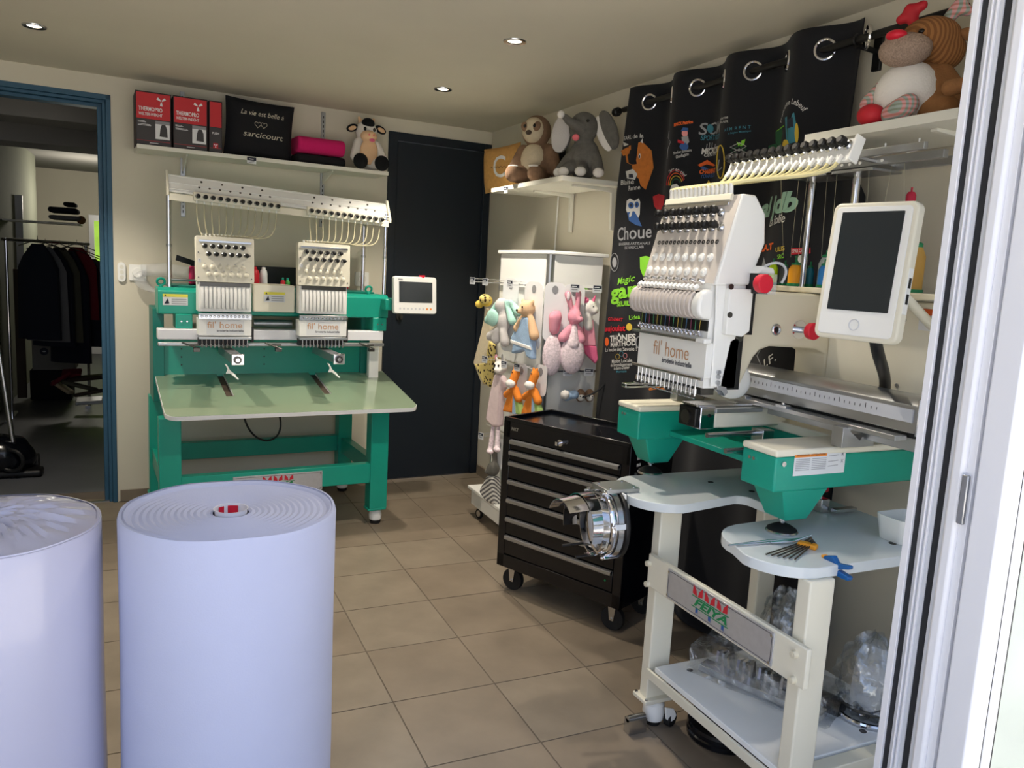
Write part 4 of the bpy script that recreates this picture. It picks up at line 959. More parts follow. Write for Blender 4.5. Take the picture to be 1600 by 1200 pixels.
# unicorn doll
p = P9(782, 573); M = toyf(p, dl); t = thing('unicorn_doll', 'white unicorn doll in a pale pink dress with dangling legs', 'soft toy', p)
blobm(M, [('e',(0,0,0),(.033,.030,.034)),('e',(.018,-.028,-.012),(.022,.016,.015)),('l',(-.02,0,.02),(-.038,0,.045),.008,.005),('l',(.02,0,.02),(.03,0,.045),.008,.005)], 'head', 'white_plush', t)
ball(M, (-.005,-.030,.005), (.007,.004,.008), 'eye', 'eye', t); ball(M, (.024,-.030,.008), (.005,.004,.006), 'eye', 'eye', t); ball(M, (-.036,0,.038), (.006,.006,.014), 'ear', 'pink_plush', t); ball(M, (.008,0,.044), (.005,.005,.014), 'horn', 'lightgrey_plush', t)
mat('pale_pink', (236,214,214), .95, noise=.05, scale=60, bump=.3, bscale=220)
cloth(M, [(-.025,-.035),(.025,-.035),(.055,-.08),(.030,-.10),(.028,-.265),(-.02,-.275),(-.075,-.25),(-.05,-.12)], .035, 'dress', 'pale_pink', t, .012)
for q in (((-.03,0,-.27),(-.03,-.01,-.38)), ((.005,0,-.27),(.02,-.01,-.36))): blobm(M, [('l', q[0], q[1], .010, .013), ('e', (q[1][0]+.008,q[1][1]-.008,q[1][2]-.008), (.022,.014,.012))], 'leg', 'flower_fab', t, .005)
# orange giraffes
for i, (u, v, lab) in enumerate(((806, 583, 'orange giraffe comforter with striped lime skirt, left of two'), (836, 585, 'orange giraffe comforter tucked against the silver post, right of two'))):
    p = P9(u, v, .875 if i == 0 else .895); M = toyf(p, dl); t = thing('orange_giraffe_comforter', lab, 'soft toy', p, 0, 'orange giraffe comforters')
    card(M, .08, -.09, .04, t, .03)
    blobm(M, [('l',(0,0,0),(-.005,-.01,-.04),.020,.018),('e',(-.012,0,.022),(.006,.006,.01)),('e',(.012,0,.022),(.006,.006,.01)),('l',(.0,0,-.07),(.035,-.005,-.105),.018,.018),('l',(0,0,-.07),(-.050,-.005,-.10),.018,.016)], 'body', 'orange_plush', t)
    ball(M, (-.005,-.022,-.045), (.026,.018,.018), 'muzzle', 'white_plush', t); ball(M, (.0,-.02,.004), (.003,.003,.003), 'eye', 'eye', t)
    cloth(M, [(-.03,-.085),(.008,-.085),(.005,-.17),(-.065,-.175)], .028, 'orange_skirt', 'orange_plush', t, .008); cloth(M, [(.008,-.085),(.025,-.085),(.068,-.17),(.005,-.172)], .026, 'lime_skirt', 'lime_plush', t, .008)
    cloth(M, [(.004,-.086),(.016,-.086),(.030,-.172),(.006,-.172)], .030, 'blue_stripe', 'blue_plush', t, .003)
# small toys above the cabinet
p = PR(893, 618); M = toyf(p, dr); t = thing('bonnet_toy', 'small white and pale blue bonnet toy low on the right face', 'soft toy', p)
blobm(M, [('e',(-.02,0,0),(.026,.022,.024)),('e',(.012,0,.004),(.02,.02,.02))], 'body', 'blue_plush', t, .005); ball(M, (-.03,-.01,.004), (.02,.018,.02), 'brim', 'white_plush', t)
for i, (u, lab) in enumerate(((907,'small brown owl toy, left of the pair low on the display'),(921,'small brown owl toy, right of the pair low on the display'))):
    p = PR(u, 618, -1.10+.0*i); M = toyf(p, dr); t = thing('owl_toy', lab, 'soft toy', p, 0, 'small owl toys')
    ball(M, (0,0,0), (.021,.020,.028), 'body', 'brown_plush', t); ball(M, (0,-.012,-.006), (.016,.012,.016), 'face', 'white_plush', t); ball(M, (-.006,-.022,0), (.003,.003,.003), 'eye', 'eye', t); ball(M, (.006,-.022,0), (.003,.003,.003), 'eye', 'eye', t)
# grey striped toy on the base
p = P9(770, 742, .90); p.z = .30; M = toyf(p, dl); t = thing('striped_rabbit_toy', 'grey rabbit toy in ticking stripes slumped at the display base', 'soft toy', p)
card(M, .085, .03, .17, t, .03)
blobm(M, [('e',(0,0,.03),(.032,.03,.034)),('e',(-.012,-.02,.018),(.018,.018,.014)),('l',(0,.01,.05),(-.01,.01,.11),.012,.014)], 'head', 'grey_plush', t)
cloth(M, [(-.02,.0),(.03,.0),(.062,-.11),(.058,-.13),(-.01,-.128),(-.035,-.12),(-.068,-.10),(-.075,-.085)], .05, 'striped_cloth', 'ticking', t, .016)
# ================================================================ tool cabinet (rotated frame: x along the front, y into the depth)
th = math.atan2(-.909, .416)
FC = Matrix(((.416,.909,0,.645),(-.909,.416,0,-1.33),(0,0,1,0),(0,0,0,1)))
setframe(FC)
WC, DC, Z0, Z1 = .615, .31, .108, .742
tc_ = thing('tool_cabinet', 'black glossy tool cabinet with seven drawers on castors', 'tool cabinet', (WC/2, DC/2, 0))
k = MB(); k.box(0, WC, .012, DC, Z0, Z1-.02); k.build('carcass', 'blackgloss', tc_, bevel=.003)
for x in (0, WC-.038): k = MB(); k.box(x, x+.038, 0, .02, Z0, Z1-.012); k.build('front_post', 'blackgloss', tc_, bevel=.002)
k = MB(); k.box(0, WC, 0, .02, Z0, Z0+.055); k.build('bottom_rail', 'blackgloss', tc_, bevel=.002)
k = MB(); k.box(0, WC, 0, .02, Z1-.085, Z1-.012); tr = k.build('top_rail', 'blackgloss', tc_, bevel=.003)
k = MB(); k.box(.012, WC-.012, .012, DC-.012, Z1-.02, Z1-.014); tp = k.build('top_sheet', 'blackgloss', tc_)
for a in ((0,WC,0,.014),(0,WC,DC-.014,DC)): k = MB(); k.box(a[0],a[1],a[2],a[3],Z1-.02,Z1); k.build('top_edge', 'blackgloss', tc_, bevel=.003)
for a in (0, WC-.014): k = MB(); k.box(a,a+.014,0,DC,Z1-.02,Z1); k.build('top_edge', 'blackgloss', tc_, bevel=.003)
k = MB(); k.cyl((.30,0,Z1-.055),(.30,-.010,Z1-.055),.013,n=20); lk = k.build('lock', 'chrome', tc_)
k = MB(); k.cyl((.30,-.010,Z1-.055),(.30,-.026,Z1-.055),.005,.006,n=12); k.box(.295,.305,-.034,-.022,Z1-.062,Z1-.048); k.build('key', 'chrome', lk)
text('NKT', .018, 'steel', tr, plane_M((.062,0,Z1-.045),(1,0,0),(0,0,1)), bold=.0006)
tops = [.655, .610, .565, .487, .408, .328, .250]; ends = tops[1:]+[.163]
for a, b in zip(tops, ends):
    k = MB(); k.box(.040, WC-.040, -.001, .018, b+.005, a); dwr = k.build('drawer', 'blackgloss', tc_, bevel=.002)
    k = MB(); k.prism([(-.013,a-.004),(-.013,a-.016),(-.010,a-.019),(-.001,a-.019),(-.001,a-.015),(-.009,a-.013),(-.008,a-.004),(-.001,a-.002),(-.001,a+.0)], .044, WC-.044, 'x'); k.build('handle_strip', 'alu', dwr)
k = MB(); k.cyl((WC-.07,-.001,.205),(WC-.07,-.003,.205),.004,n=10); k.build('rivet', 'logo_green', tc_)
for z in (.62, .57): k = MB(); k.cyl((WC,.05,z),(WC+.006,.05,z),.008,n=12); k.build('side_bolt', 'steel', tc_)
k = MB(); k.box(WC-.0005, WC+.0012, .045, .075, .675, .685); k.build('side_label', 'paper', tc_)
k = MB(); k.box(WC-.0005, WC+.0012, .045, .070, .650, .660); k.build('side_label', 'paper', tc_)
for (x, y) in ((.055,.05),(WC-.055,.05),(.055,DC-.05),(WC-.055,DC-.05)):
    c = MB(); c.box(x-.03, x+.03, y-.035, y+.035, Z0-.006, Z0); pl_ = c.build('castor_plate', 'steel', tc_)
    R_ = .047
    Mw = Matrix.Translation((x,y,R_)) @ Matrix.Rotation(radians(8),4,'Z') @ Matrix.Rotation(pi/2,4,'X')
    k = MB(); k.lathe([(R_-.012,-.011),(R_-.002,-.012),(R_,-.007),(R_,.007),(R_-.002,.012),(R_-.012,.011)], Mw, 28); k.build('castor_tyre', 'rubber', pl_)
    k = MB(); k.lathe([(.0,-.009),(R_-.012,-.009),(R_-.012,.009),(0,.009)], Mw, 24); k.build('castor_hub', 'black', pl_)
    for s_ in (-.014, .014): k = MB(); k.prism([(x-.018,Z0-.006),(x+.018,Z0-.006),(x+.010,R_-.008),(x-.008,R_-.008)], y+s_-.001, y+s_+.001); k.build('castor_fork', 'steel', pl_)
    k = MB(); k.cyl((x,y-.018,R_),(x,y+.018,R_),.005,n=10); k.build('axle', 'steel', pl_)
setframe()
# ================================================================ curtain with embroidery samples
XC = 1.235
yg = [onX(u, v, XC).y for u, v in ((1015,160),(1090,137),(1178,110),(1290,78))]
zr = sum(onX(u, v, XC).z for u, v in ((1015,160),(1090,137),(1178,110),(1290,78)))/4
per = (yg[0]-yg[3])/3
def fold(y, z):
    A = .034*(.55+.45*max(0, min(1, (z-1.2)/.9))); A *= 1 if z > .5 else .8
    ph = min(y-yg[0], per/4)
    return XC - A*sin(2*pi*ph/per) - .006*sin(9*y+z*2)*(1-max(0,(z-1.6)/.5))
zt_ = zr+.07
eL = [(onX(985,140,XC-.035).y, 2.14), (onX(962,300,XC-.03).y, onX(963,300,XC).z), (onX(930,640,XC-.02).y, .72), (onX(930,640,XC-.02).y+.02, 0)]
eR = [(onX(1330,58,XC-.02).y, 2.14), (onX(1330,58,XC).y-.01, 1.79), (onX(1362,300,XC).y, 1.60), (onX(1352,370,XC).y, 0)]
def edge(e, z):
    for (ya, za), (yb, zb) in zip(e, e[1:]):
        if z >= zb: return ya+(yb-ya)*(za-z)/(za-zb)
    return e[-1][0]
cu = thing('embroidered_curtain', 'black eyelet curtain covered in embroidered sample logos', 'curtain', (XC, (eL[0][0]+eR[0][0])/2, .01))
k = MB(); NU, NV = 200, 60; vs = []; fs = []
for j in range(NV+1):
    z = .012+(zt_-.012)*j/NV
    for i in range(NU+1):
        s_ = i/NU; y = edge(eL, z)*(1-s_)+edge(eR, z)*s_
        zz = z
        vs.append((fold(y, z), y, zz))
fs = [(j*(NU+1)+i, j*(NU+1)+i+1, (j+1)*(NU+1)+i+1, (j+1)*(NU+1)+i) for j in range(NV) for i in range(NU)]
k.add(vs, fs); cl = k.build('cloth', 'curtain', cu, angle=180)
so = cl.modifiers.new('thickness', 'SOLIDIFY'); so.thickness = .0016; so.offset = 0
for y in yg:
    sl = -2*pi/per*.034; n = Vector((-1, sl, 0)).normalized(); k = MB(); k.torus((fold(y,zr)-.002, y, zr), .030, .0048, n, 28, 8); k.build('eyelet', 'chrome', cu)
    y2 = y-per/2
    n = Vector((-1, -sl, 0)).normalized(); k = MB(); k.torus((fold(y2,zr)-.001, y2, zr), .030, .0048, n, 28, 8); k.build('eyelet', 'chrome', cu)
rd = thing('curtain_rod', 'black curtain rod with round end cap below the ceiling', 'curtain rod', (XC, -1.9, zr))
k = MB(); k.cyl((XC, onX(975,168,XC).y, zr), (XC, -2.75, zr), .0115, n=18); k.build('rod', 'black', rd)
y0_ = onX(962,172,XC).y; k = MB(); k.lathe([(0,-.02),(.016,-.018),(.019,-.008),(.019,.012),(.012,.016),(.012,.03)], Matrix.Translation((XC,y0_-.01,zr)) @ Matrix.Rotation(pi/2,4,'X'), 20); k.build('end_cap', 'black', rd)
yb_ = onX(1352,75,1.27).y
k = MB(); k.box(1.318, 1.332, yb_-.016, yb_+.016, zr-.075, zr+.03); br = k.build('wall_bracket', 'black', rd, bevel=.003)
k = MB(); k.cyl((1.32,yb_,zr-.02),(XC,yb_,zr-.014),.008); k.torus((XC,yb_,zr),.014,.004,(0,1,0),16,6); k.build('bracket_arm', 'black', br)
k = MB(); k.box(1.30, 1.312, -1.22, -1.19, zr-.07, zr+.03); k.build('wall_bracket', 'black', rd, bevel=.003)
MW = lambda v: Vector((fold(v.y, v.z)-.0035, v.y, v.z))
def cpt(u, v):
    x = XC-.01
    for _ in range(4): p = onX(u, v, x); x = fold(p.y, p.z)
    return p
def ctext(s, u0, v0, u1, v1, h, m='logo_w', **k):
    a, b, c = cpt(u0, v0), cpt(u1, v1), cpt((u0+u1)/2, (v0+v1)/2-h)
    a = Vector((XC,a.y,a.z)); b = Vector((XC,b.y,b.z)); mid = (a+b)/2; hh = abs(c.z-mid.z)
    M = plane_M(mid, b-a, (0,0,1)); return text(s, hh*1.25, m, cu, M, 'stitched_words', warp=MW, width=(b-a).length, bold=k.pop('bold', hh*.012), **k)
def cpoly(pts, m, lay=0):
    q = [cpt(*p) for p in pts]; k = MB(); vs = [Vector((fold(p.y, p.z)-.003-.0008*lay, p.y, p.z)) for p in q]
    c = sum(vs, Vector())/len(vs); c.x = min(c.x, fold(c.y, c.z)-.003-.0008*lay); k.add(vs+[c], [(i, (i+1) % len(vs), len(vs)) for i in range(len(vs))]); return k.build('stitched_motif', m, cu, flat=True)
def coval(u, v, ru, rv, m, lay=0, n=14, a0=0, a1=2*pi): return cpoly([(u+ru*cos(a0+(a1-a0)*i/n), v+rv*sin(a0+(a1-a0)*i/n)) for i in range(n)], m, lay)
def cline(pts, m, r=.0012, closed=False):
    k = MB(); k.tube([MW(Vector((0,cpt(*p).y,cpt(*p).z))) for p in pts], r, 4, closed=closed); return k.build('stitched_outline', m, cu)
def ring(u, v, ru, rv, m, r=.0012, n=20, a0=0, a1=2*pi): return cline([(u+ru*cos(a0+(a1-a0)*i/n), v+rv*sin(a0+(a1-a0)*i/n)) for i in range(n+1)], m, r)
ctext('EARL de la', 976, 217, 1012, 213, 9)
cpoly([(978,240),(984,228),(1000,222),(1012,224),(1022,236),(1023,262),(1018,280),(1013,297),(1005,290),(1000,280),(990,270),(988,258),(980,254)], 'logo_cow'); cpoly([(971,236),(982,230),(985,240),(975,244)], 'logo_cow', 1); cpoly([(1002,240),(1010,230),(1016,240),(1012,262),(1006,262)], 'logo_cow', 1)
cpoly([(979,268),(990,264),(997,272),(993,281),(981,279)], 'logo_w', 2); cpoly([(984,272),(990,272),(991,278),(984,278)], 'ink', 3); cpoly([(976,229),(975,222),(984,226)], 'logo_w', 2); cpoly([(1001,222),(1010,217),(1012,225)], 'logo_w', 2); coval(1001,244,3,4,'logo_w',2); coval(1001,245,2,2.5,'ink',3)
ctext('Blaise', 971, 286, 991, 284, 9); ctext('Renne', 983, 295, 1004, 293, 9)
cpoly([(980,314),(985,310),(992,314),(1001,310),(1004,316),(1003,335),(998,345),(984,340),(979,328)], 'logo_w'); coval(987,321,4.5,5,'logo_bl',1); coval(997,320,4.5,5,'logo_bl',1); coval(987,321,2,2.3,'ink',2); coval(997,320,2,2.3,'ink',2); cpoly([(981,332),(992,330),(1000,340),(1006,354),(996,352),(984,345)], 'logo_bl', 1)
ctext('Choue', 966, 368, 1019, 362, 24, 'logo_gr'); ctext('BRASSERIE ARTISANALE', 968, 382, 1017, 380, 5, 'logo_gr'); ctext('DE VAUCLAIR', 977, 388, 1008, 386, 5, 'logo_gr')
ring(961, 410, 6, 14, 'logo_gr', .0016); coval(961,410,3.5,8,'logo_gr')
ctext('Magic', 965, 441, 993, 435, 12, 'logo_g', shear=.3); ctext('gar', 955, 459, 1000, 452, 26, 'logo_g', bold=.003); ctext('SEUILLO', 965, 476, 1001, 473, 8, 'logo_g', bold=.0012)
cpoly([(1002,402),(1010,400),(1018,402),(1018,428),(1006,432),(1002,420)], 'logo_g'); coval(1010,414,5,7,'ink',1); coval(1011,415,2.4,3,'logo_w',2)
ctext('GENIMAT', 951, 499, 974, 500, 6, 'logo_red'); ctext('Lidea', 984, 497, 1001, 495, 8, 'logo_g'); ctext('aujoulat', 946, 514, 978, 513, 10, 'logo_red', bold=.001); coval(984, 511, 5, 6, 'logo_y')
ctext('THÔNES', 954, 530, 995, 527, 10, bold=.0014); ctext('MARTHOD', 955, 539, 995, 536, 8, bold=.001); ctext('La boubie des Savoie !', 947, 547, 996, 545, 6); coval(949,534,3,7,'logo_o'); ring(1000, 535, 5, 9, 'logo_gr', .003)
for u, v, m in ((966,557,'logo_y'),(972,553,'logo_t'),(978,556,'logo_pk')): ring(u, v, 3, 4, m, .0009, 12)
ctext('Mission Locale', 957, 565, 989, 563, 6); ctext("de l'Arrondissement", 955, 571, 989, 569, 5); ctext('de Saint-Dizier', 960, 576, 985, 574, 5); ctext('Marnais', 964, 581, 980, 580, 4, 'logo_t')
ctext('RINCK Patrice', 1054, 196, 1088, 191, 7, 'logo_o', bold=.0008)
coval(1070,208,5,6,'logo_pk'); cpoly([(1064,205),(1067,199),(1076,200),(1076,205)], 'logo_bl', 1); cpoly([(1065,214),(1076,212),(1080,222),(1074,226),(1066,224)], 'logo_gr', 1); coval(1070,229,8,6,'logo_bl',1); cpoly([(1060,218),(1069,221),(1069,225),(1060,223)], 'logo_rd', 2)
ctext('Plombier-Sanitaire', 1053, 240, 1085, 235, 6); ctext('Chauffagiste', 1057, 246, 1079, 241, 6)
cline([(1047,205),(1045,215),(1049,222),(1045,234),(1044,248)], 'logo_gr')
ctext('SCM', 1097, 203, 1126, 198, 18, 'logo_gr'); ctext('SPORT FOOT', 1098, 216, 1125, 213, 6, 'logo_t'); coval(1111,201,5,7,'logo_t',1)
ctext('valerne', 1126, 187, 1139, 183, 6); ctext('BELAIR', 1126, 192, 1139, 190, 5)
for i in range(4): cline([(1106+i*4,222+abs(i-1.5)*2),(1105+i*4,232)], 'logo_gr', .0016)
ctext('MICROBR', 1098, 237, 1123, 233, 8, bold=.001); ctext('CENTER', 1101, 243, 1119, 240, 4)
cpoly([(1093,258),(1106,250),(1118,258),(1115,260),(1106,254),(1096,261)], 'logo_o'); cpoly([(1096,262),(1100,260),(1108,264),(1100,266)], 'logo_bl'); ctext('CHARPENTE', 1095, 269, 1118, 266, 6, 'logo_o', bold=.001); ctext('YONA BOIS', 1096, 276, 1117, 273, 6, 'logo_bl')
ring(1127, 253, 6, 26, 'logo_y', .0024); cline([(1125,250),(1122,268),(1129,262)], 'logo_gr', .002); cpoly([(1102,294),(1108,281),(1114,293)], 'logo_y')
for i, m in enumerate(('logo_rd','logo_o','logo_y','logo_dg')): ring(1057, 290, 14-i*2.6, 24-i*4.5, m, .0018, 14, pi, 2*pi-.4)
cpoly([(1047,300),(1051,289),(1058,287),(1065,296),(1062,305),(1053,308)], 'logo_w', 2); coval(1052,304,4,4,'logo_pk',3); coval(1055,296,1.2,2,'ink',4)
a_ = cpt(1058, 265); text("l'arc en ciel", .020, 'logo_w', cu, plane_M((XC,a_.y,a_.z), (0,-1,-.25), (0,0,1)), 'stitched_words', warp=MW, arc=.055, bold=.0003)

cpoly([(1021,307),(1030,303),(1040,306),(1038,320),(1030,333),(1023,322)], 'logo_rd'); cline([(1026,312),(1031,318),(1035,311)], 'ink', .0012)
ctext('A E M  R E N T', 1133, 204, 1178, 199, 7, 'logo_t'); ctext('la Région Mosaïque', 1139, 209, 1178, 205, 4, 'logo_t')
for i, m in enumerate(('logo_w','logo_dg','logo_w')): cline([(1142,240-i*5),(1156,246-i*5),(1170,239-i*5),(1156,233-i*5)], m, .0016, True)
cpoly([(1155,230),(1151,221),(1158,225)], 'logo_g'); cpoly([(1157,229),(1160,220),(1168,218),(1165,227)], 'logo_g'); ctext('A DRO', 1139, 249, 1158, 246, 6)
a_ = cpt(1233, 161); M_ = plane_M((XC,a_.y,a_.z), (0,-1,.12), (0,0,1)); text('Francoine Lebeuf', .024, 'logo_w', cu, M_, 'stitched_words', warp=MW, arc=.075, bold=.0003)
cpoly([(1212,206),(1220,200),(1232,196),(1232,228),(1218,232),(1212,222)], 'logo_dg'); cpoly([(1228,184),(1242,176),(1246,200),(1244,222),(1230,226)], 'logo_t', 0); cpoly([(1231,188),(1240,183),(1241,199),(1231,201)], 'ink', 1); coval(1246,208,3,16,'logo_y',1); coval(1229,228,5,10,'logo_y',1); cpoly([(1202,228),(1214,224),(1216,238),(1202,240)], 'logo_dg', 1); cline([(1214,205),(1226,197)], 'logo_g', .0016)
ctext('al jdb', 1188, 328, 1246, 316, 34, 'logo_mint', bold=.004, shear=.25); ctext('La folie', 1203, 349, 1227, 341, 16, shear=.3)
ctext('E.S.A.T', 1170, 391, 1209, 385, 10, 'logo_o', bold=.0014); ctext('ULIS', 1213, 391, 1227, 388, 8, 'logo_y'); ctext('SRC', 1216, 402, 1226, 400, 8, 'logo_g')
cpoly([(1237,388),(1268,387),(1268,396),(1237,398)], 'logo_rd'); ctext('SPAR CENTRE', 1239, 393, 1266, 391, 6, 'logo_w'); cpoly([(1243,400),(1262,398),(1256,425),(1248,425)], 'logo_dg'); coval(1252,405,4,6,'logo_w',1); cpoly([(1188,430),(1194,402),(1202,428)], 'logo_gr')
ctext('MULTIVER', 1188, 478, 1212, 474, 7, 'logo_gr'); ctext('I.F.', 1194, 570, 1212, 558, 14, 'logo_w', shear=.2); cline([(1190,545),(1184,556),(1190,570)], 'logo_gr')
for i in range(5): a = pi+pi*i/4; cpoly([(1027,608),(1027+11*cos(a-.25),608+10*sin(a-.25)),(1027+13*cos(a),608+13*sin(a)),(1027+11*cos(a+.25),608+10*sin(a+.25))], 'logo_cow')
for i in range(5): a = 2*pi*i/5; cpoly([(1059,606),(1059+8*cos(a-.3),606+7*sin(a-.3)),(1059+11*cos(a),606+10*sin(a)),(1059+8*cos(a+.3),606+7*sin(a+.3))], 'logo_y' if i % 2 else 'logo_cow')
ctext('E', 1066, 612, 1074, 611, 16, 'logo_g')
# black cable at the foot of the curtain by the display
k = MB(); k.tube(bez((1.25,-1.13,.92),(1.24,-1.17,.86),(1.20,-1.16,.80),(1.12,-1.12,.775),10), .0045, 8); solo(k, 'black_cable', 'black', 'black cable curving between the toy display and the curtain', 'cable')
# ================================================================ single-head machine on its stand (faces the room, -x)
TZ = .71
st = thing('machine_stand', 'cream steel stand with white U-shaped top under the single-head machine', 'stand', (.88, -2.66, 0))
def arc(cx, cy, r, a0, a1, n=8): return [(cx+r*cos(radians(a0+(a1-a0)*i/n)), cy+r*sin(radians(a0+(a1-a0)*i/n))) for i in range(n+1)]
top = [(1.17,-2.17)] + arc(.72,-2.27,.10,90,165,6) + arc(.71,-2.36,.125,180,262,8) + arc(.90,-2.48,.035,82,0,4) + arc(.90,-2.62,.035,0,-80,4) + [(.72,-2.665)] + arc(.735,-2.79,.125,100,180,6) + arc(.715,-2.85,.125,180,262,8) + [(.80,-2.974),(1.17,-2.974)]
k = MB(); k.prism(top, TZ-.026, TZ, 'z'); tt = k.build('tabletop', 'greytop', st, bevel=.002, angle=30)
for x, y in ((.93,-2.30),(.99,-2.42),(1.02,-2.9)): k = MB(); k.cyl((x,y,TZ),(x,y,TZ+.0015),.009,n=14); k.build('hole_plug', 'black', tt)
LEGS = [(.671,.746,-2.412,-2.374,'front'),(.668,.743,-2.985,-2.945,'front'),(1.06,1.13,-2.41,-2.372,'back'),(1.06,1.13,-2.985,-2.945,'back')]
for x0, x1, y0, y1, w in LEGS:
    k = MB(); k.box(x0, x1, y0, y1, .088, TZ-.026); lg = k.build('leg', 'cream', st, bevel=.004)
    k = MB(); k.box(x0-.014, x1+.014, y0-.018, y1+.014, .078, .090); bp_ = k.build('base_plate', 'cream', lg, bevel=.002)
    k = MB()
    for a in (x0-.006, x1+.006):
        for b in (y0-.010, y1+.006): k.cyl((a,b,.088),(a,b,.094),.005,n=8)
    k.build('plate_bolts', 'steel', lg, kind='stuff')
    cx, cy = (x0+x1)/2, (y0+y1)/2-.01
    k = MB(); k.lathe([(0,.012),(.022,.012),(.030,.018),(.034,.040),(.031,.066),(.018,.077),(0,.077)], Matrix.Translation((cx,cy,0)), 24); k.build('castor_housing', 'white', lg)
    k = MB(); k.lathe([(0,0),(.021,0),(.022,.012),(0,.012)], Matrix.Translation((cx,cy,0)), 20); k.build('rubber_pad', 'rubber', lg)
    Mw = Matrix.Translation((cx+.040,cy-.030,.025)) @ Matrix.Rotation(radians(25),4,'Z') @ Matrix.Rotation(pi/2,4,'X')
    k = MB(); k.lathe([(0,-.011),(.022,-.011),(.025,-.007),(.025,.007),(.022,.011),(0,.011)], Mw, 24); k.build('wheel', 'rubber', lg)
    k = MB(); k.prism([(cx+.008,.072),(cx+.040,.062),(cx+.052,.040),(cx+.046,.026),(cx+.030,.020),(cx+.014,.034)], cy-.046, cy-.040); k.build('wheel_fork', 'white', lg, bevel=.002)
# front bar with the maker's plate, facing the room
M = plane_M((.645,-2.67,.51), (0,-1,0), (0,0,1))
a, b = onX(1015,868,.645), onX(1012,918,.645); c, d = onX(1263,1012,.645), onX(1258,1078,.645)
zt0, zb0, zt1, zb1 = a.z, b.z, c.z, d.z; ya, yb = a.y+.004, c.y
zt0 = zt1 = (zt0+zt1)/2; zb0 = zb1 = (zb0+zb1)/2
k = MB(); k.box(.645, .6595, yb, ya, zb0, zt0); fb = k.build('front_bar', 'cream', st, bevel=.003)
for u, v in ((1015,880),(1013,912),(1243,1022),(1240,1062)):
    p = onX(u, v, .645); k = MB(); k.cyl((.645,p.y,p.z),(.634,p.y,p.z),.0095,.008,n=16); k.cyl((.6345,p.y,p.z),(.633,p.y,p.z),.004,n=8); k.build('bolt', 'cream_flat', fb)
q0, q1 = onX(1043,911,.643), onX(1208,1016,.643); pc = (q0+q1)/2; pw_, ph_ = abs(q0.y-q1.y), (zt0-zb0)*.86
zc = (zt0+zb0)/2; M = plane_M((.6445,pc.y,zc), (0,-1,0), (0,0,1))
k = MB(); k.prism(rrect(pw_,ph_,.002,1), 0, .003, 'z', M); npl = k.build('name_plate', 'nameplate', st, bevel=.0008)
Ml = M @ Matrix.Translation((-.02,.002,.003)); maker_logo(Ml, .95, npl)
for a_, b_, c_, d_ in ((-pw_/2+.005,pw_/2-.005,ph_/2-.006,ph_/2-.0045),(-pw_/2+.005,pw_/2-.005,-ph_/2+.0045,-ph_/2+.006),(-pw_/2+.005,-pw_/2+.0065,-ph_/2+.005,ph_/2-.005),(pw_/2-.0065,pw_/2-.005,-ph_/2+.005,ph_/2-.005)):
    flat([(a_,c_),(b_,c_),(b_,d_),(a_,d_)], 'ink', npl, M, 'border', z=.0034)
for sx_ in (-1,1):
    for sy_ in (-1,1): k = MB(); k.cyl(M @ Vector((sx_*(pw_/2-.007),sy_*(ph_/2-.008),.003)), M @ Vector((sx_*(pw_/2-.007),sy_*(ph_/2-.008),.0055)), .004, n=12); k.build('rivet', 'steel', npl)
# lower shelf
SHZ = .205
k = MB(); k.box(.672, 1.16, -2.94, -2.44, SHZ-.016, SHZ); ls = k.build('lower_shelf', 'white_lam', st, bevel=.002)
k = MB(); k.box(.664, .672, -2.945, -2.41, SHZ-.045, SHZ-.018); k.build('shelf_bracket', 'cream', st, bevel=.001)
k = MB(); k.box(.672, 1.13, -2.985, -2.945, SHZ-.05, SHZ-.004); k.build('side_rail', 'cream', st, bevel=.002)
for x, y in ((.76,-2.49),(1.0,-2.90)): k = MB(); k.cyl((x,y,SHZ),(x,y,SHZ+.0015),.009,n=14); k.build('hole_plug', 'black', ls)
k = MB(); k.box(.735, 1.06, -2.405, -2.385, .082, .10); k.build('foot_rail', 'steel', st)
# machine
mc = thing('embroidery_machine', 'single-head embroidery machine in green and cream, on the cream stand', 'embroidery machine', (.95, -2.45, TZ))
def base_arm(y0, y1):
    k = MB(); k.box(.70, 1.19, y0, y1, .836, .924); a = k.build('base_arm', 'green', mc, bevel=.005)
    k = MB(); k.box(.698, 1.19, y0-.002, y1+.002, .924, .942); k.build('arm_cover', 'cream', a, bevel=.006, seg=3)
    ym = (y0+y1)/2
    k = MB(); k.add([(.735,y0+.003,.837),(.885,y0+.003,.837),(.885,y1-.003,.837),(.735,y1-.003,.837),(.772,y0+.022,.752),(.842,y0+.022,.752),(.842,y1-.022,.752),(.772,y1-.022,.752)], [(0,1,2,3),(4,7,6,5),(0,4,5,1),(1,5,6,2),(2,6,7,3),(3,7,4,0)]); k.build('tapered_leg', 'green', a, bevel=.004)
    k = MB(); k.cyl((.80,ym,.752),(.80,ym,.73),.006,n=12); k.cyl((.80,ym,.748),(.80,ym,.742),.011,n=6); k.build('foot_screw', 'steel', a)
    k = MB(); k.lathe([(0,TZ),(.040,TZ),(.041,TZ+.004),(.038,TZ+.007)], Matrix.Translation((.80,ym,0)), 28); k.build('foot_ring', 'steel', a)
    k = MB(); k.lathe([(.038,TZ+.006),(.037,TZ+.010),(.022,TZ+.019),(.010,TZ+.024),(0,TZ+.024)], Matrix.Translation((.80,ym,0)), 28); k.build('rubber_foot', 'rubber', a)
    for q in (.03, .045): k = MB(); k.cyl((.700,y1-q,.905),(.697,y1-q,.905),.0045,n=12); k.build('screw', 'steel', a)
    return a
aL = base_arm(-2.215, -2.095); aR = base_arm(-2.808, -2.688)
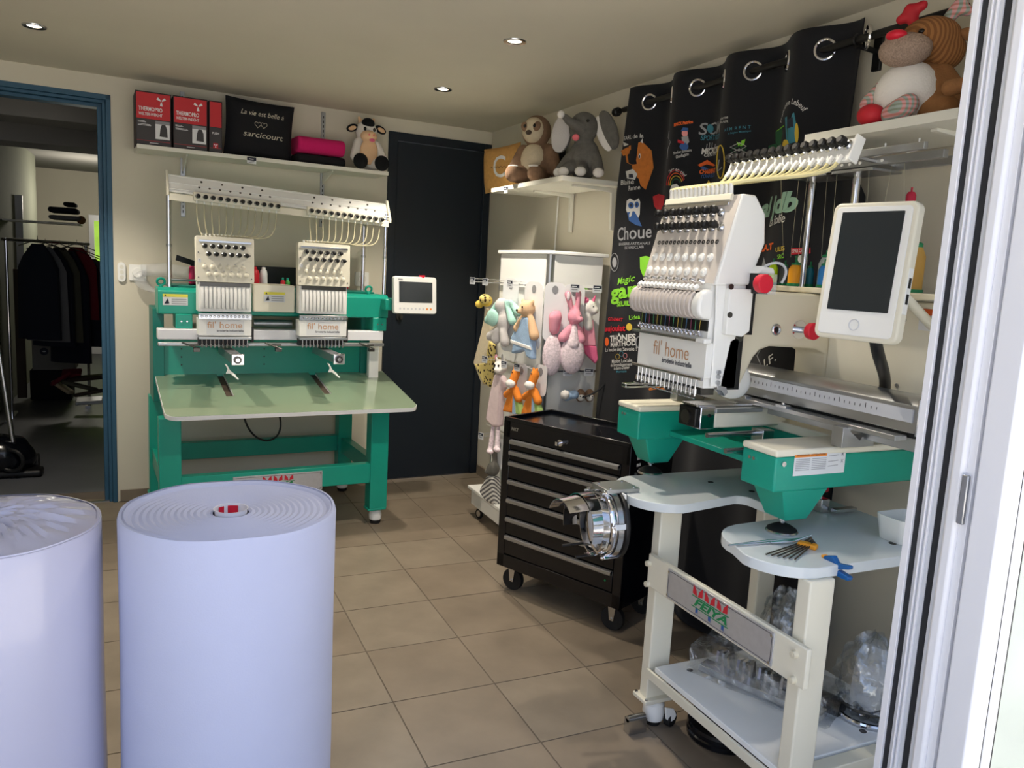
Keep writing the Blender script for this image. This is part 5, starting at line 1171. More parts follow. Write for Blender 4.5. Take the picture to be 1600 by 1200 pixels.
k = MB(); k.cyl((.722,-2.808,.908),(.722,-2.813,.908),.0065,n=16); k.build('screw', 'steel', aR)
# warning label on the near side of the right arm
Ms = plane_M((0,-2.8085,0), (1,0,0), (0,0,1))
p0, p1 = onY(1242,709,-2.8085), onY(1318,738,-2.8085); x0, x1, z1, z0 = p0.x, p1.x, p0.z, p1.z
flat([(x0,z0),(x1,z0),(x1,z1),(x0,z1)], 'paper', aR, Ms, 'warning_label'); flat([(x0,z1-.010),(x0+(x1-x0)*.62,z1-.010),(x0+(x1-x0)*.62,z1),(x0,z1)], 'orangelabel', aR, Ms, 'label_band', z=.001)
text('WARNING  ATTENTION', .007, 'ink', aR, Ms @ Matrix.Translation((x0+(x1-x0)*.31,z1-.005,.001)), width=(x1-x0)*.55)
for i in range(7):
    for a_, b_ in ((.03,.30),(.34,.62)): flat([(x0+(x1-x0)*a_,z1-.016-i*.0045),(x0+(x1-x0)*b_,z1-.016-i*.0045),(x0+(x1-x0)*b_,z1-.0145-i*.0045),(x0+(x1-x0)*a_,z1-.0145-i*.0045)], 'grey_ink', aR, Ms, 'small_print', z=.001)
for zz in (.012,.026,.038): flat([(x0+(x1-x0)*.66,z1-zz),(x0+(x1-x0)*.86,z1-zz+.002),(x0+(x1-x0)*.86,z1-zz+.0035),(x0+(x1-x0)*.66,z1-zz+.0015)], 'grey_ink', aR, Ms, 'pictogram', z=.001)
for zz in (.008,.026): text('X', .012, 'ink', aR, Ms @ Matrix.Translation((x0+(x1-x0)*.93,z1-zz,.001)))
# cross pan between the arms
k = MB(); k.box(1.02, 1.19, -2.688, -2.215, .842, .915); k.build('cross_beam', 'green', mc, bevel=.004)
k = MB(); k.box(.82, 1.02, -2.688, -2.215, .846, .862); k.build('floor_pan', 'green', mc, bevel=.002)
k = MB(); k.box(1.00, 1.19, -2.688, -2.215, .915, .942); k.build('rear_cover', 'cream', mc, bevel=.004)
# cylinder arm
k = MB(); k.box(.765, 1.03, -2.49, -2.41, .928, .985); ca = k.build('cylinder_arm', 'cream', mc, bevel=.006)
k = MB(); k.box(.715, .765, -2.492, -2.408, .926, .990); k.build('chrome_nose', 'chrome', ca, bevel=.003)
k = MB(); k.box(.700, .715, -2.488, -2.412, .930, .986); k.build('hook_cover', 'black', ca, bevel=.004)
k = MB(); k.cyl((.700,-2.45,.957),(.694,-2.45,.957),.020,n=20); k.build('hook', 'darksteel', ca)
k = MB(); k.box(.705, .90, -2.485, -2.415, .989, .994); k.build('needle_plate', 'chrome', ca, bevel=.001)
k = MB(); k.cyl((.745,-2.4925,.965),(.745,-2.494,.965),.005,n=12); k.build('screw', 'black', ca)
for z, x0, x1, y in ((.912,.735,.92,-2.50),(.872,.78,.98,-2.53)): k = MB(); k.cyl((x0,y,z),(x1,y,z),.0075,n=14); k.build('guide_shaft', 'steel', mc)
k = MB(); k.box(.91, .95, -2.53, -2.48, .885, .925); k.build('shaft_clamp', 'steel', mc, bevel=.002)
# pantograph: aluminium beam along y, carriage and frame clamps
k = MB(); k.prism([(.94,1.01),(.955,1.01),(.955,1.022),(.975,1.022),(.975,1.01),(1.02,1.01),(1.02,1.088),(1.0,1.095),(.955,1.088),(.94,1.075)], -2.985, -1.99, 'y' if False else 'y') ; bm_ = k.build('cross_rail', 'alu', mc, bevel=.002)
k = MB(); k.box(.936, .941, -2.975, -2.00, 1.035, 1.066); sc = k.build('scale_strip', 'grey_pvc', bm_)
k = MB()
for i in range(48): y = -2.10-i*.0165; k.box(.9352, .9362, y-.0006, y+.0006, 1.048, 1.048+(.012 if i % 5 == 0 else .007))
k.build('scale_marks', 'black', bm_, kind='stuff')
k = MB(); k.box(.936, 1.02, -2.992, -2.985, 1.005, 1.092); ec = k.build('end_plate', 'steel', bm_, bevel=.003)
k = MB(); k.cyl((.975,-2.992,1.05),(.975,-2.996,1.05),.006,n=12); k.build('screw', 'steel', bm_)
k = MB(); k.box(.90, .94, -2.965, -2.02, .992, 1.004); k.build('carriage_plate', 'alu', mc, bevel=.001)
k = MB(); k.box(.945, 1.01, -2.98, -2.02, .998, 1.010); k.build('belt_slot', 'black', mc)
k = MB(); k.box(.955, .985, -2.985, -2.03, .965, .998); k.build('lower_rail', 'alu', mc, bevel=.001)
for y in (-2.80, -2.12):
    k = MB(); k.prism([(.885,.945),(.995,.945),(.995,.996),(.98,.996),(.945,.962),(.91,.985),(.91,.996),(.885,.996)], y-.03, y+.006); k.build('rail_bracket', 'alu', mc, bevel=.001)
for y in (-2.60,-2.44,-2.26): k = MB(); k.box(.895,.915,y-.02,y+.02,1.003,1.012); k.cyl((.905,y,1.012),(.905,y,1.018),.005,n=10); k.build('frame_clip', 'steel', mc, bevel=.001)
k = MB(); k.add([], []) if False else None
k = MB(); k.box(.765, .93, -2.497, -2.490, .972, .983); k.build('frame_bar', 'alu', mc, bevel=.001)
k = MB(); k.box(.66, .92, -2.19, -2.165, 1.0, 1.008); k.prism([(.66,.996),(.70,.996),(.92,1.002),(.92,1.012),(.66,1.010)], -2.19, -2.165); k.build('hoop_arm', 'steel', mc, bevel=.002)
# sewing arm
Z = lambda u, v, y=-2.52: (onY(u, v, y).x, onY(u, v, y).z)
body = [(.772,1.315),(.772,1.06),(.785,1.048),(.795,1.055),(.835,1.135),(.855,1.155),(.89,1.166),(1.06,1.160),(1.10,1.145),(1.105,1.00),(1.105,.942),(1.19,.942),(1.19,1.315)]
k = MB(); k.prism(body, -2.545, -2.42); ab = k.build('sewing_arm', 'cream_flat', mc, bevel=.008, seg=3)
k = MB(); k.box(1.10, 1.19, -3.02, -2.545, .942, 1.312); cb = k.build('control_column', 'cream', mc, bevel=.008, seg=3)
for u, v in ((1414,500),(1402,602)): p = onX(u, v, 1.10); k = MB(); k.cyl((1.10,p.y,p.z),(1.096,p.y,p.z),.005,n=12); k.build('screw', 'steel', cb)
Mq = plane_M((1.0995,0,0), (0,-1,0), (0,0,1)); p = onX(1445,485,1.1); flat([(-p.y-.012,p.z-.012),(-p.y+.04,p.z-.012),(-p.y+.04,p.z+.004),(-p.y-.012,p.z+.004)], 'logo_o', cb, Mq, 'warning_label'); flat([(-p.y-.012,p.z-.05),(-p.y+.04,p.z-.05),(-p.y+.04,p.z-.012),(-p.y-.012,p.z-.012)], 'paper', cb, Mq, 'warning_label')
p = onY(1212,515,-2.545); k = MB(); k.torus((p.x,-2.547,p.z),.012,.0045,(0,1,0),20,8); k.build('grommet', 'steel', ab); k = MB(); k.cyl((p.x,-2.545,p.z),(p.x,-2.548,p.z),.010,n=16); k.build('oil_window', 'black', ab)
p = onY(1167,495,-2.545); k = MB(); k.cyl((p.x,-2.545,p.z),(p.x,-2.5465,p.z),.004,n=10); k.build('hole', 'black', ab)
p = onY(1248,515,-2.545)
k = MB(); k.cyl((p.x,-2.545,p.z),(p.x,-2.549,p.z),.026,n=32); k.build('flange', 'chrome', ab); k = MB(); k.cyl((p.x,-2.549,p.z),(p.x,-2.585,p.z),.009,n=20); k.build('shaft', 'steel', ab)
k = MB(); k.cyl((p.x,-2.585,p.z),(p.x,-2.606,p.z),.0225,.024,n=28); k.build('hand_knob', 'red', mc, bevel=.003)
# white guard shell behind the needle area
k = MB(); k.ell((.80,-2.50,1.07),(.075,.012,.055),(0,.35,0)); k.build('guard_shell', 'white', mc, angle=180)
# head casing side panels and the slanted tension board
HY0, HY1 = -2.585, -2.255
FXb, FXt = .650, .712       # front x of the board at its foot and top
HZb, HZt = 1.325, 1.560
k = MB(); k.prism([(FXb,HZb),(FXt,HZt),(.755,HZt),(.792,HZt-.045),(.800,1.44),(.76,HZb+.005)], HY0, HY1); hd = k.build('head_casing', 'white', mc, bevel=.005)
k = MB(); k.prism([(.672,1.075),(.668,1.24),(.66,1.33),(.758,1.33),(.762,1.20),(.725,1.18),(.705,1.06),(.672,1.06)], HY0+.008, HY0+.014); sp_ = k.build('side_plate', 'white', mc, bevel=.003)
k = MB(); k.prism([(.69,1.20),(.69,1.32),(.768,1.32),(.768,1.21),(.745,1.195)], HY0-.010, HY0+.008); sq = k.build('side_cover', 'white', mc, bevel=.003)
for u, v in ((1142,448),(1140,492)): p = onY(u, v, HY0-.010); k = MB(); k.cyl((p.x,p.y,p.z),(p.x,p.y-.003,p.z),.0075,n=16); k.cyl((p.x,p.y-.003,p.z),(p.x,p.y-.0032,p.z),.004,n=6); k.build('bolt', 'darksteel', sq)
k = MB(); k.box(.715, .775, HY0+.02, HY0+.05, 1.05, 1.25); k.build('inner_frame', 'black', mc)
k = MB(); k.box(.768, .785, HY0+.0, HY0+.05, 1.20, 1.33); k.build('gap_seal', 'black', mc)
for z, r in ((1.205,.012),(1.19,.008)): k = MB(); k.cyl((.745,HY0+.02,z),(.745,HY0-.004,z),r,n=16); k.build('cam_roller', 'darksteel', mc)
for z in (1.10, 1.088, 1.072): k = MB(); k.cyl((.690,HY0+.007,z),(.690,HY0+.001,z),.006,n=14); k.build('bolt', 'steel', sp_)
k = MB(); k.prism([(.69,1.065),(.72,1.06),(.728,1.045),(.718,1.035),(.705,1.05),(.692,1.052)], HY0+.005, HY0+.03); k.build('thread_hook_plate', 'steel', mc, bevel=.001)
k = MB(); k.prism([(FXb-.002,HZb+.004),(FXt-.002,HZt-.002),(FXt+.006,HZt-.002),(FXb+.006,HZb+.004)], HY0+.006, HY1-.002); k.build('tension_board', mat('board_grey2', (216,208,200), .4), hd, bevel=.001)
MP = plane_M(((FXb)-.002, 0, HZb), (0,-1,0), (FXt-FXb,0,HZt-HZb)); Lb = math.hypot(FXt-FXb, HZt-HZb)
yc = (HY0+HY1)/2
def BP(y, t, h=0): return MP @ Matrix.Translation((-y, t*Lb, h))
kn = stick(knob_mesh(), 'tension_knob', 'black', hd); 
big = MB().lathe([(0,0),(.006,0),(.006,.010),(.0105,.013),(.0115,.018),(.011,.026),(.007,.030),(0,.030)], n=12); kn = stick(big, 'tension_knob_long', 'black', hd)
dn = stick(MB().lathe([(0,0),(.011,0),(.0125,.002),(.010,.007),(.006,.009),(.006,.013),(0,.013)], n=14), 'tension_spring', 'steel', hd); cn = stick(MB().lathe([(0,0),(.0115,0),(.0125,.003),(.010,.006),(.004,.007),(.004,.011),(0,.012)], n=14), 'check_wheel_large', 'white', hd)
N1 = 8
for r, (t, n_, off) in enumerate(((.80,8,0),(.635,8,.016))):
    for i in range(n_):
        y = HY1-.022-off-i*.0355
        if y < HY0+.03: continue
        dn(BP(y,t,0)); kn(BP(y,t,.008))
for t, off in ((.30,.008),(.135,0)):
    for i in range(8):
        y = HY1-.024-off-i*.0355
        if y > HY0+.02: cn(BP(y,t,0))
lp_ = stick(MB().torus((0,0,.002),.0048,.0016,(0,0,1),12,5), 'eyelet', 'darksteel', hd)
for i in range(15): lp_(BP(HY1-.030-i*.0185,.475,0)); 
mk = stick(MB().box(-.004,.004,-.0008,.0008,0,.0004), 'scale_mark', 'grey_ink', hd)
for t in (.43,.215):
    for i in range(8): mk(BP(HY1-.03-i*.0355,t,0))
k = MB(); k.prism(rrect(.285,.012,.003,3), 0, .008, 'z', BP(yc+.012,.895,0)); k.build('guide_strip', 'chrome', hd, bevel=.001)
k = MB(); k.prism(rrect(.29,.018,.003,3), 0, .010, 'z', BP(yc+.010,.965,0)); gs = k.build('tube_strip', 'cream', hd, bevel=.002)
for i in range(15):
    y = HY1-.030-i*.0185; a = BP(y,.99,.002).translation; k = MB(); k.cyl(a, a+Vector((-.006,-.004,.030)), .0062, .0055, n=10); k.build('tube_collar', 'white', hd)
k = MB()
for i in range(8): k.cyl(BP(HY1-.03-i*.0355,.035,0).translation, BP(HY1-.03-i*.0355,.035,.016).translation, .009, .004, n=10)
k.build('thread_guide_row', 'chrome', hd, kind='stuff')
k = MB()
for i in range(15): p = BP(HY1-.02-i*.0185,-.03,.012).translation; k.cyl(p, p+Vector((-.012,0,-.008)), .0065, .006, n=10)
k.build('take_up_ends', 'white', hd, kind='stuff')
# ribbed thread cover
mat('rib_grey', (205,196,190), .4); mat('board_grey', (222,214,206), .4)
ribpoly = [(.665,1.315),(.640,1.312),(.622,1.300),(.614,1.280),(.613,1.262),(.620,1.245),(.635,1.236),(.665,1.236)]
for i in range(15):
    y = HY1+.012-i*.0193; k = MB(); k.prism(ribpoly, y-.0170, y); k.build('cover_rib', 'rib_grey', mc, bevel=.0030, seg=2)
k = MB(); k.prism([(a+.002 if a < .65 else a, b) for a, b in ribpoly], HY1+.012-15*.0193-.036, HY1+.012-15*.0193); k.build('cover_end', 'white', mc, bevel=.008, seg=3)
k = MB(); k.box(.655, .76, HY0+.02, HY1, 1.055, 1.325); k.build('needle_case', 'white', mc)
k = MB(); k.box(.632, .655, HY0+.04, HY1+.004, 1.24, 1.308); k.build('cover_backing', 'darksteel', mc)
k = MB(); k.box(.650, .656, HY0+.02, HY1-.005, 1.205, 1.232); k.build('dark_gap', 'black', mc)
k = MB()
for i in range(15):
    y = HY1-.012-i*.0195; k.cyl((.644,y,1.205),(.650,y,1.19),.0048,n=8); k.torus((.640,y,1.196),.0045,.0014,(1,0,.3),10,5)
k.build('take_up_levers', 'chrome', mc, kind='stuff')
k = MB(); k.box(.632, .650, HY0+.0, HY1+.012, 1.176, 1.184); k.build('guide_bar', 'steel', mc, bevel=.002)
k = MB(); k.box(.628, .652, HY0-.005, HY0+.035, 1.174, 1.188); k.build('bar_end', 'white', mc, bevel=.004)
k = MB(); k.box(.650, .672, HY0+.012, HY1-.002, 1.082, 1.176); fp = k.build('face_plate', 'white', mc, bevel=.002)
M = plane_M((.650,yc+.0,1.13), (0,-1,0), (0,0,1))
text("fil' home", .058, 'bronze_ink', fp, M @ Matrix.Translation((.000,.008,.0008)), width=.165, bold=-.0002)
text('broderie industrielle', .020, 'ink', fp, M @ Matrix.Translation((.030,-.022,.0008)), width=.135, bold=.0004)
k = MB(); k.cyl((.642,HY0+.01,1.080),(.642,HY1+.008,1.080),.0045,n=10); k.build('presser_bar', 'chrome', mc)
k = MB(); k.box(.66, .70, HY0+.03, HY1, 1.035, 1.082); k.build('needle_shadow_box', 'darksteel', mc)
for i in range(15):
    y = HY1-.012-i*.0195; k = MB(); k.cyl((.650,y,1.078),(.650,y,1.030),.0028,n=8); k.cyl((.650,y,1.050),(.650,y,1.036),.0062,n=8); k.torus((.646,y,1.024),.0065,.0016,(.3,0,1),10,5); k.build('presser_foot', 'steel', mc)
cols = [('th_a',(120,150,40)),('th_b',(60,120,170)),('th_c',(150,60,100)),('th_d',(60,160,110)),('th_e',(200,170,60))]
for n__, c_ in cols: mat(n__, c_, .5)
for i in range(15):
    y = HY1-.012-i*.0195; k = MB(); k.cyl((.6485,y,1.236),(.6485,y+.001*(i % 3),1.20),.0007,n=4,caps=False); k.build('sewing_thread', cols[i % 5][0], mc)
# clear motor box and red wheel at the side of the head
p = onY(1160,442,-2.60)
k = MB(); k.box(p.x+.035, p.x+.075, -2.615, -2.575, p.z-.026, p.z+.026); k.build('motor', 'black', mc, bevel=.003)
k = MB(); k.box(p.x+.040, p.x+.070, -2.650, -2.613, p.z-.026, p.z+.026); k.build('clear_housing', 'clearplast', mc, bevel=.003)
p2 = onY(1190,443,-2.655); k = MB(); k.cyl((p2.x,-2.648,p2.z),(p2.x,-2.672,p2.z),.0235,.024,n=30); k.build('colour_change_knob', 'red', mc, bevel=.003)
k = MB(); k.prism([(p.x+.03,p.z+.026),(p.x+.09,p.z+.026),(p.x+.082,p.z+.042),(p.x+.045,p.z+.046)], -2.62, -2.57); k.build('motor_cap', 'white', mc, bevel=.004)
k = MB(); k.tube(bez((p.x+.06,-2.60,p.z+.04),(p.x+.10,-2.61,p.z+.075),(p.x+.15,-2.62,p.z+.05),(p.x+.13,-2.60,p.z+.005),10), .0035, 8); k.build('motor_cable', 'grey_pvc', mc)
# spool table and posts
k = MB(); k.box(1.03, 1.20, -3.03, -2.19, 1.317, 1.333); k.build('spool_table', 'cream_flat', mc, bevel=.003)
SPZ = 1.333
for u0, v0 in ((1270,285),(1340,270)):
    y = onX(u0, v0, 1.12).y; k = MB(); k.cyl((1.12,y,SPZ),(1.12,y,1.655),.0105,n=20); k.build('rack_post', 'chrome', mc)
for y0, y1, x0, x1, z, h, m in ((-2.86,-2.43,1.145,1.165,1.655,.020,'alu'),(-2.86,-2.43,1.075,1.092,1.66,.020,'alu'),(-2.52,-2.36,1.07,1.18,1.648,.007,'alu'),(-2.66,-2.50,1.07,1.18,1.648,.007,'alu'),(-2.86,-2.40,1.005,1.018,1.672,.018,'alu')):
    k = MB(); k.box(x0, x1, y0, y1, z, z+h); k.build('rack_bar', m, mc, bevel=.001)
for u in (1316,1328,1344,1378): p = onX(u, 258, 1.075); k = MB(); k.cyl((1.0755,p.y,1.67),(1.072,p.y,1.67),.004,n=10); k.build('rack_screw', 'white', mc)
k = MB(); k.prism([(-2.50,1.688),(-2.56,1.672),(-2.60,1.700),(-2.66,1.676),(-2.662,1.680),(-2.60,1.705),(-2.56,1.678),(-2.50,1.692)], .96, 1.02, 'x'); k.build('rack_cover', 'white', mc)
for y in (-2.70,-2.80): k = MB(); k.tube([(1.07,y+.04,1.682),(1.06,y,1.682),(1.06,y,1.71)], .0022, 6); k.build('wire_hook', 'white', mc)
for a, b in (((.95,-2.42,1.668),(1.16,-2.42,1.668)),((.95,-2.66,1.676),(1.16,-2.66,1.668))): k = MB(); k.tube([a,b], .006, 6); k.build('rack_bar', 'alu', mc)
# tension bar with fifteen knobs and tubes down to the head
B0, B1 = onX(1142,268,.92), onX(1332,228,.92); B0.z = B1.z = (B0.z+B1.z)/2 + .004
up = Vector((.35,0,1)).normalized()
Mb = plane_M((.92,(B0.y+B1.y)/2,B0.z), (0,-1,0), up); Lw = abs(B0.y-B1.y)+.02
k = MB(); k.prism(rrect(Lw,.062,.004,2), -.012, 0, 'z', Mb); tb2 = k.build('tension_bar', 'white', mc, bevel=.003)
k = MB(); k.prism([(Lw/2-.004,-.034),(Lw/2+.004,-.034),(Lw/2+.004,.034),(Lw/2-.004,.034)], -.02, .012, 'z', Mb); k.build('bar_end_plate', 'white', tb2, bevel=.003)
kn2 = stick(MB().lathe([(0,0),(.006,0),(.006,.008),(.0115,.011),(.0125,.016),(.012,.026),(.008,.030),(0,.030)], n=14), 'bar_knob', 'black', tb2); dn2 = stick(MB().lathe([(0,0),(.012,0),(.0135,.003),(.010,.008),(0,.008)], n=14), 'bar_disc', 'steel', tb2)
for i in range(15):
    f_ = (i+.5)/15; x = -Lw/2+.008+(Lw-.02)*f_
    Q = Mb @ Matrix.Translation((x,.012,0)); dn2(Q); kn2(Q @ Matrix.Translation((0,0,.006)))
    a = Mb @ Vector((x-.004,-.018,.004)); b = Mb @ Vector((x-.006,-.040,.010)); k = MB(); k.cyl(a, b, .0062, n=10); k.build('tube_collar', 'white', tb2)
    y = HY1-.030-i*.0185; e = BP(y,.99,.002).translation+Vector((-.006,-.004,.028))
    if True:
        k = MB(); k.tube(bez(b, b+Vector((-.02,0,-.045)), e+Vector((.06,-.03+.0*i,.025)), e, 14), .0052, 8); k.build('thread_tube', 'tubing_yellow', mc)
k = MB()
for i in range(9):
    y = -2.30-.055*i; k.cyl((1.09+.02*(i%2),y,1.66),(1.11,y+.012*((i*7)%5-2),1.42),.0005,n=4,caps=False)
k.build('loose_threads', 'tubing', mc, kind='stuff')
# spools on the table
def cone(u, m, h, r, label, x=1.11, cap='green', v=443, clear=None):
    y = onX(u, v, x).y; z = SPZ+.001
    t = thing('thread_cone', label, 'thread spool', (x,y,z), 0, 'thread cones on the single-head machine')
    k = MB(); k.lathe([(r,.008),(r,h*.72),(r*.55,h*.93),(r*.35,h*.95)], Matrix.Translation((x,y,z)), 24); k.build('thread', m, t)
    k = MB(); k.lathe([(0,0),(r*1.12,0),(r*1.12,.008),(0,.008)], Matrix.Translation((x,y,z)), 24); k.build('base_rim', cap, t)
    k = MB(); k.lathe([(r*.62,h*.86),(r*.62,h*.97),(r*.4,h),(r*.15,h)], Matrix.Translation((x,y,z)), 20); k.cyl((x,y,z+h*.98),(x,y,z+h+.012),.0025,n=8); k.build('cap', cap, t)
mat('th_neon', (200,240,20), .5); mat('th_gold', (235,160,30), .5); mat('th_blue', (40,120,190), .5); mat('th_tealb', (30,120,140), .5); mat('th_tan', (196,152,70), .5); mat('th_grey', (100,106,110), .5); mat('th_clear', (190,200,196), .4); mat('cap_green', (30,130,80), .4); mat('th_crimson', (200,40,70), .5)
cone(1206, 'th_neon', .070, .0145, 'neon yellow thread cone beside the red wheel', cap='cap_green')
cone(1224, 'th_grey', .066, .0140, 'grey thread cone between the neon and the golden one', cap='cap_green', x=1.15)
cone(1240, 'th_gold', .070, .0185, 'golden orange thread cone left of the front chrome post', cap='cap_green')
cone(1264, 'th_tealb', .064, .0120, 'teal thread cone just right of the front chrome post', cap='cap_green', x=1.165)
cone(1286, 'th_blue', .070, .0165, 'bright blue thread cone against the tablet screen edge', cap='cap_green')
cone(1287, 'th_clear', .098, .0200, 'translucent pale thread cone behind the blue one', cap='cap_green', x=1.16)
cone(1422, 'th_tan', .125, .0240, 'tall tan thread cone right of the tablet screen', cap='cap_green', x=1.08, v=468)
cone(1407, 'th_crimson', .262, .0200, 'crimson thread cone whose cap shows over the tablet top', cap='th_crimson', x=1.165, v=440)
# tablet monitor
pTL, pTR, pBL = onX(1315,320,.80), onX(1412,312,.80), onX(1279,526,.775)
ctr = Vector((.79, (pTL.y+onX(1385,535,.775).y)/2, (onX(1345,316,.8).z+onX(1330,532,.775).z)/2))
Mm = plane_M(ctr, (.20,-1,.0), (.10,0,1)); mw = .200; mh = abs(pTL.z-pBL.z)+.002
k = MB(); k.prism(rrect(mw, mh, .018, 6), -.028, 0, 'z', Mm); mo = k.build('tablet_monitor', 'cream', mc, bevel=.005, seg=3)
k = MB(); k.prism(rrect(mw-.022, mh-.02, .010, 5), 0, .003, 'z', Mm); k.build('bezel', 'white', mo, bevel=.002)
k = MB(); k.prism(rrect(mw-.054, mh-.088, .001, 1, 0, .022), .003, .0045, 'z', Mm); k.build('screen', 'blackgloss', mo)
MATS['tabscreen'] = mat('tabscreen', (40,46,50), .08); mo.children[-1].data.materials[0] = MATS['tabscreen'] if mo.children else None
k = MB(); k.torus(Mm @ Vector((0,-mh/2+.035,.004)), .012, .0014, Mm.to_3x3() @ Vector((0,0,1)), 24, 6); k.build('home_ring', 'grey_pvc', mo)
for t_ in (-.02,-.055):
    k = MB(); k.cbox((0,0,0),(.002,.022,.010), Mm @ Matrix.Translation((mw/2+.0005,t_,-.013))); pt_ = k.build('usb_port', 'black', mo)
k = MB(); k.cbox((0,0,0),(.004,.10,.018), Mm @ Matrix.Translation((mw/2-.001,-.038,-.013))); k.build('port_cover', 'white', mo, bevel=.001)
a = Mm @ Vector((.03,-mh/2+.03,-.03)); k = MB(); k.tube(bez(a, a+Vector((.03,0,-.10)), (1.06,-2.80,1.14), (1.09,-2.76,1.03), 12), .014, 10); k.build('cable_sleeve', 'black', mc)
k = MB(); k.tube([Mm @ Vector((0,0,-.03)), Mm @ Vector((0,0,-.10)), (1.10,ctr.y+.05,ctr.z-.12)], .012, 10); k.build('monitor_arm', 'cream', mc)
# ---------------------------------------------------------------- cap frame driver hanging at the table's corner
cf = thing('cap_frame_driver', 'chrome round cap frame driver clamped to the corner of the white table', 'cap frame', (.50, -2.30, .51))
DCn = Vector((.515,-2.30,.614)); Mx = Matrix.Translation(DCn) @ Matrix.Rotation(pi/2,4,'Y') @ Matrix.Rotation(radians(8),4,'X')
k = MB(); k.lathe([(.090,-.010),(.094,-.010),(.094,.010),(.090,.010),(.090,-.010)], Mx, 40, False); k.build('ring', 'chrome', cf)
k = MB(); k.lathe([(.088,.016),(.098,.016),(.100,.022),(.098,.030),(.088,.030),(.088,.016)], Mx, 40, False); k.build('ring', 'chrome', cf)
k = MB(); k.lathe([(.090,.034),(.102,.034),(.102,.050),(.090,.050),(.090,.034)], Mx, 40, False); k.build('ring', 'steel', cf)
k = MB(); k.lathe([(.040,.056),(.106,.056),(.108,.062),(.106,.068),(.040,.068),(.040,.056)], Mx, 40, False); k.build('back_plate', 'black', cf)
def shell(x0, x1, a0, a1, r0, r1, m, name, t=.0018):
    k = MB(); n = 22; vs = []; fs = []
    for q in range(n+1):
        a = radians(a0+(a1-a0)*q/n)
        for x, r in ((x0,r0),(x1,r1),(x1,r1-t),(x0,r0-t)): vs.append(DCn+Vector((x, -r*cos(a), r*sin(a))))
    for q in range(n):
        for j in range(4): fs.append((q*4+j, q*4+(j+1) % 4, (q+1)*4+(j+1) % 4, (q+1)*4+j))
    fs += [(0,1,2,3)[::-1], (n*4,n*4+1,n*4+2,n*4+3)]
    k.add(vs, fs); return k.build(name, m, cf)
shell(-.115, -.008, 45, 155, .078, .092, 'chrome', 'visor_shield'); shell(-.055, -.008, -20, 200, .091, .092, 'chrome', 'cylinder_shell')
for a0 in (-50,-95): shell(-.022,-.006,a0,a0+36,.095,.093,'chrome','clip')
for a_ in (-60, 10, 70, 130):
    a = radians(a_); c_ = DCn+Vector((.028,-.104*cos(a),.104*sin(a))); k = MB(); k.cbox((0,0,0),(.045,.018,.012), Matrix.Translation(c_) @ Matrix.Rotation(-a+pi/2,4,'X')); k.cyl(c_+Vector((-.03,0,0)),c_+Vector((.03,0,0)),.004,n=8); k.build('latch', 'chrome', cf, bevel=.002)
for dy, dz in ((.085,-.095),(.0,-.10)): k = MB(); k.cyl(DCn+Vector((.05,dy-.02,dz+.01)), DCn+Vector((-.055,dy-.0,dz)), .0045, n=10); k.build('rod', 'black', cf)
k = MB(); k.box(.57, .576, -2.37, -2.24, .58, .715); k.build('mount_arm', 'white', cf, bevel=.003)
k = MB(); k.box(.525, .635, -2.345, -2.255, TZ+.0015, TZ+.014); mp = k.build('mount_plate', 'alu', cf, bevel=.001)
for x in (.54,.62):
    for y in (-2.335,-2.27): k = MB(); k.cyl((x,y,TZ+.014),(x,y,TZ+.017),.0045,n=12); k.build('screw', 'steel', mp)
k = MB(); k.box(.545, .60, -2.35, -2.26, TZ-.045, TZ-.030); k.build('clamp_block', 'alu', cf, bevel=.001)
# ---------------------------------------------------------------- things on the white table
p = onZ(1375,847,TZ); ty = Vector((1.075,-2.885,TZ+.001))
t = thing('white_tray', 'small white plastic tub on the table beside the window frame', 'tub', ty)
def taper(cx, cy, z0, z1, w0, d0, w1, d1, th):
    k = MB(); a = rrect(w0,d0,.018,4); b = rrect(w1,d1,.022,4); c_ = rrect(w1-2*th,d1-2*th,.020,4); d_ = rrect(w0-2*th,d0-2*th,.016,4); n = len(a)
    vs = [(cx+x,cy+y,z) for pts, z in ((a,z0),(b,z1),(c_,z1),(d_,z0+th)) for x, y in pts]
    fs = [(j*n+i, j*n+(i+1) % n, (j+1)*n+(i+1) % n, (j+1)*n+i) for j in range(3) for i in range(n)] + [tuple(range(n))[::-1], tuple(range(3*n,4*n))]
    return k.add(vs, fs)
taper(ty.x, ty.y, TZ+.001, TZ+.064, .10, .078, .122, .094, .003).build('tub_shell', 'white', t, angle=50)
# screwdrivers / rods / hex keys / clamp
def rod_thing(name, a, b, r, m, label, cat, grp=None, tip=None):
    a, b = Vector(a), Vector(b); t = MB(); t.tube([a, a+(b-a)*.5, b], [r, r, r*.7], 8)
    return solo(t, name, m, label, cat, ((a.x+b.x)/2,(a.y+b.y)/2,TZ), grp)
q = lambda u, v, h=.004: onZ(u, v, TZ+h)
a, b, c_ = q(1138,852), q(1250,842), q(1262,838)
t = thing('long_tweezers', 'long steel tweezers lying on the lobe of the white table', 'tweezers', (a+b)/2)
for dz, off in ((0,-.003),(0,.003)): k = MB(); k.tube([a+Vector((0,off*.6,0)), (a+b)/2+Vector((0,off*2,0)), b+Vector((0,off*.2,0))], [.0014,.0030,.0022], 8); k.build('arm', 'steel', t)
k = MB(); k.tube([q(1205,848,.006), q(1240,846,.006), q(1268,836,.02)], [.003,.0035,.0015], 8); solo(k, 'hooked_tool', 'steel', 'small hooked steel tool resting across the tweezers end', 'hand tool')
t = thing('hex_key_set', 'dark hex keys in an orange holder at the table corner', 'hex keys', q(1262,854,.001))
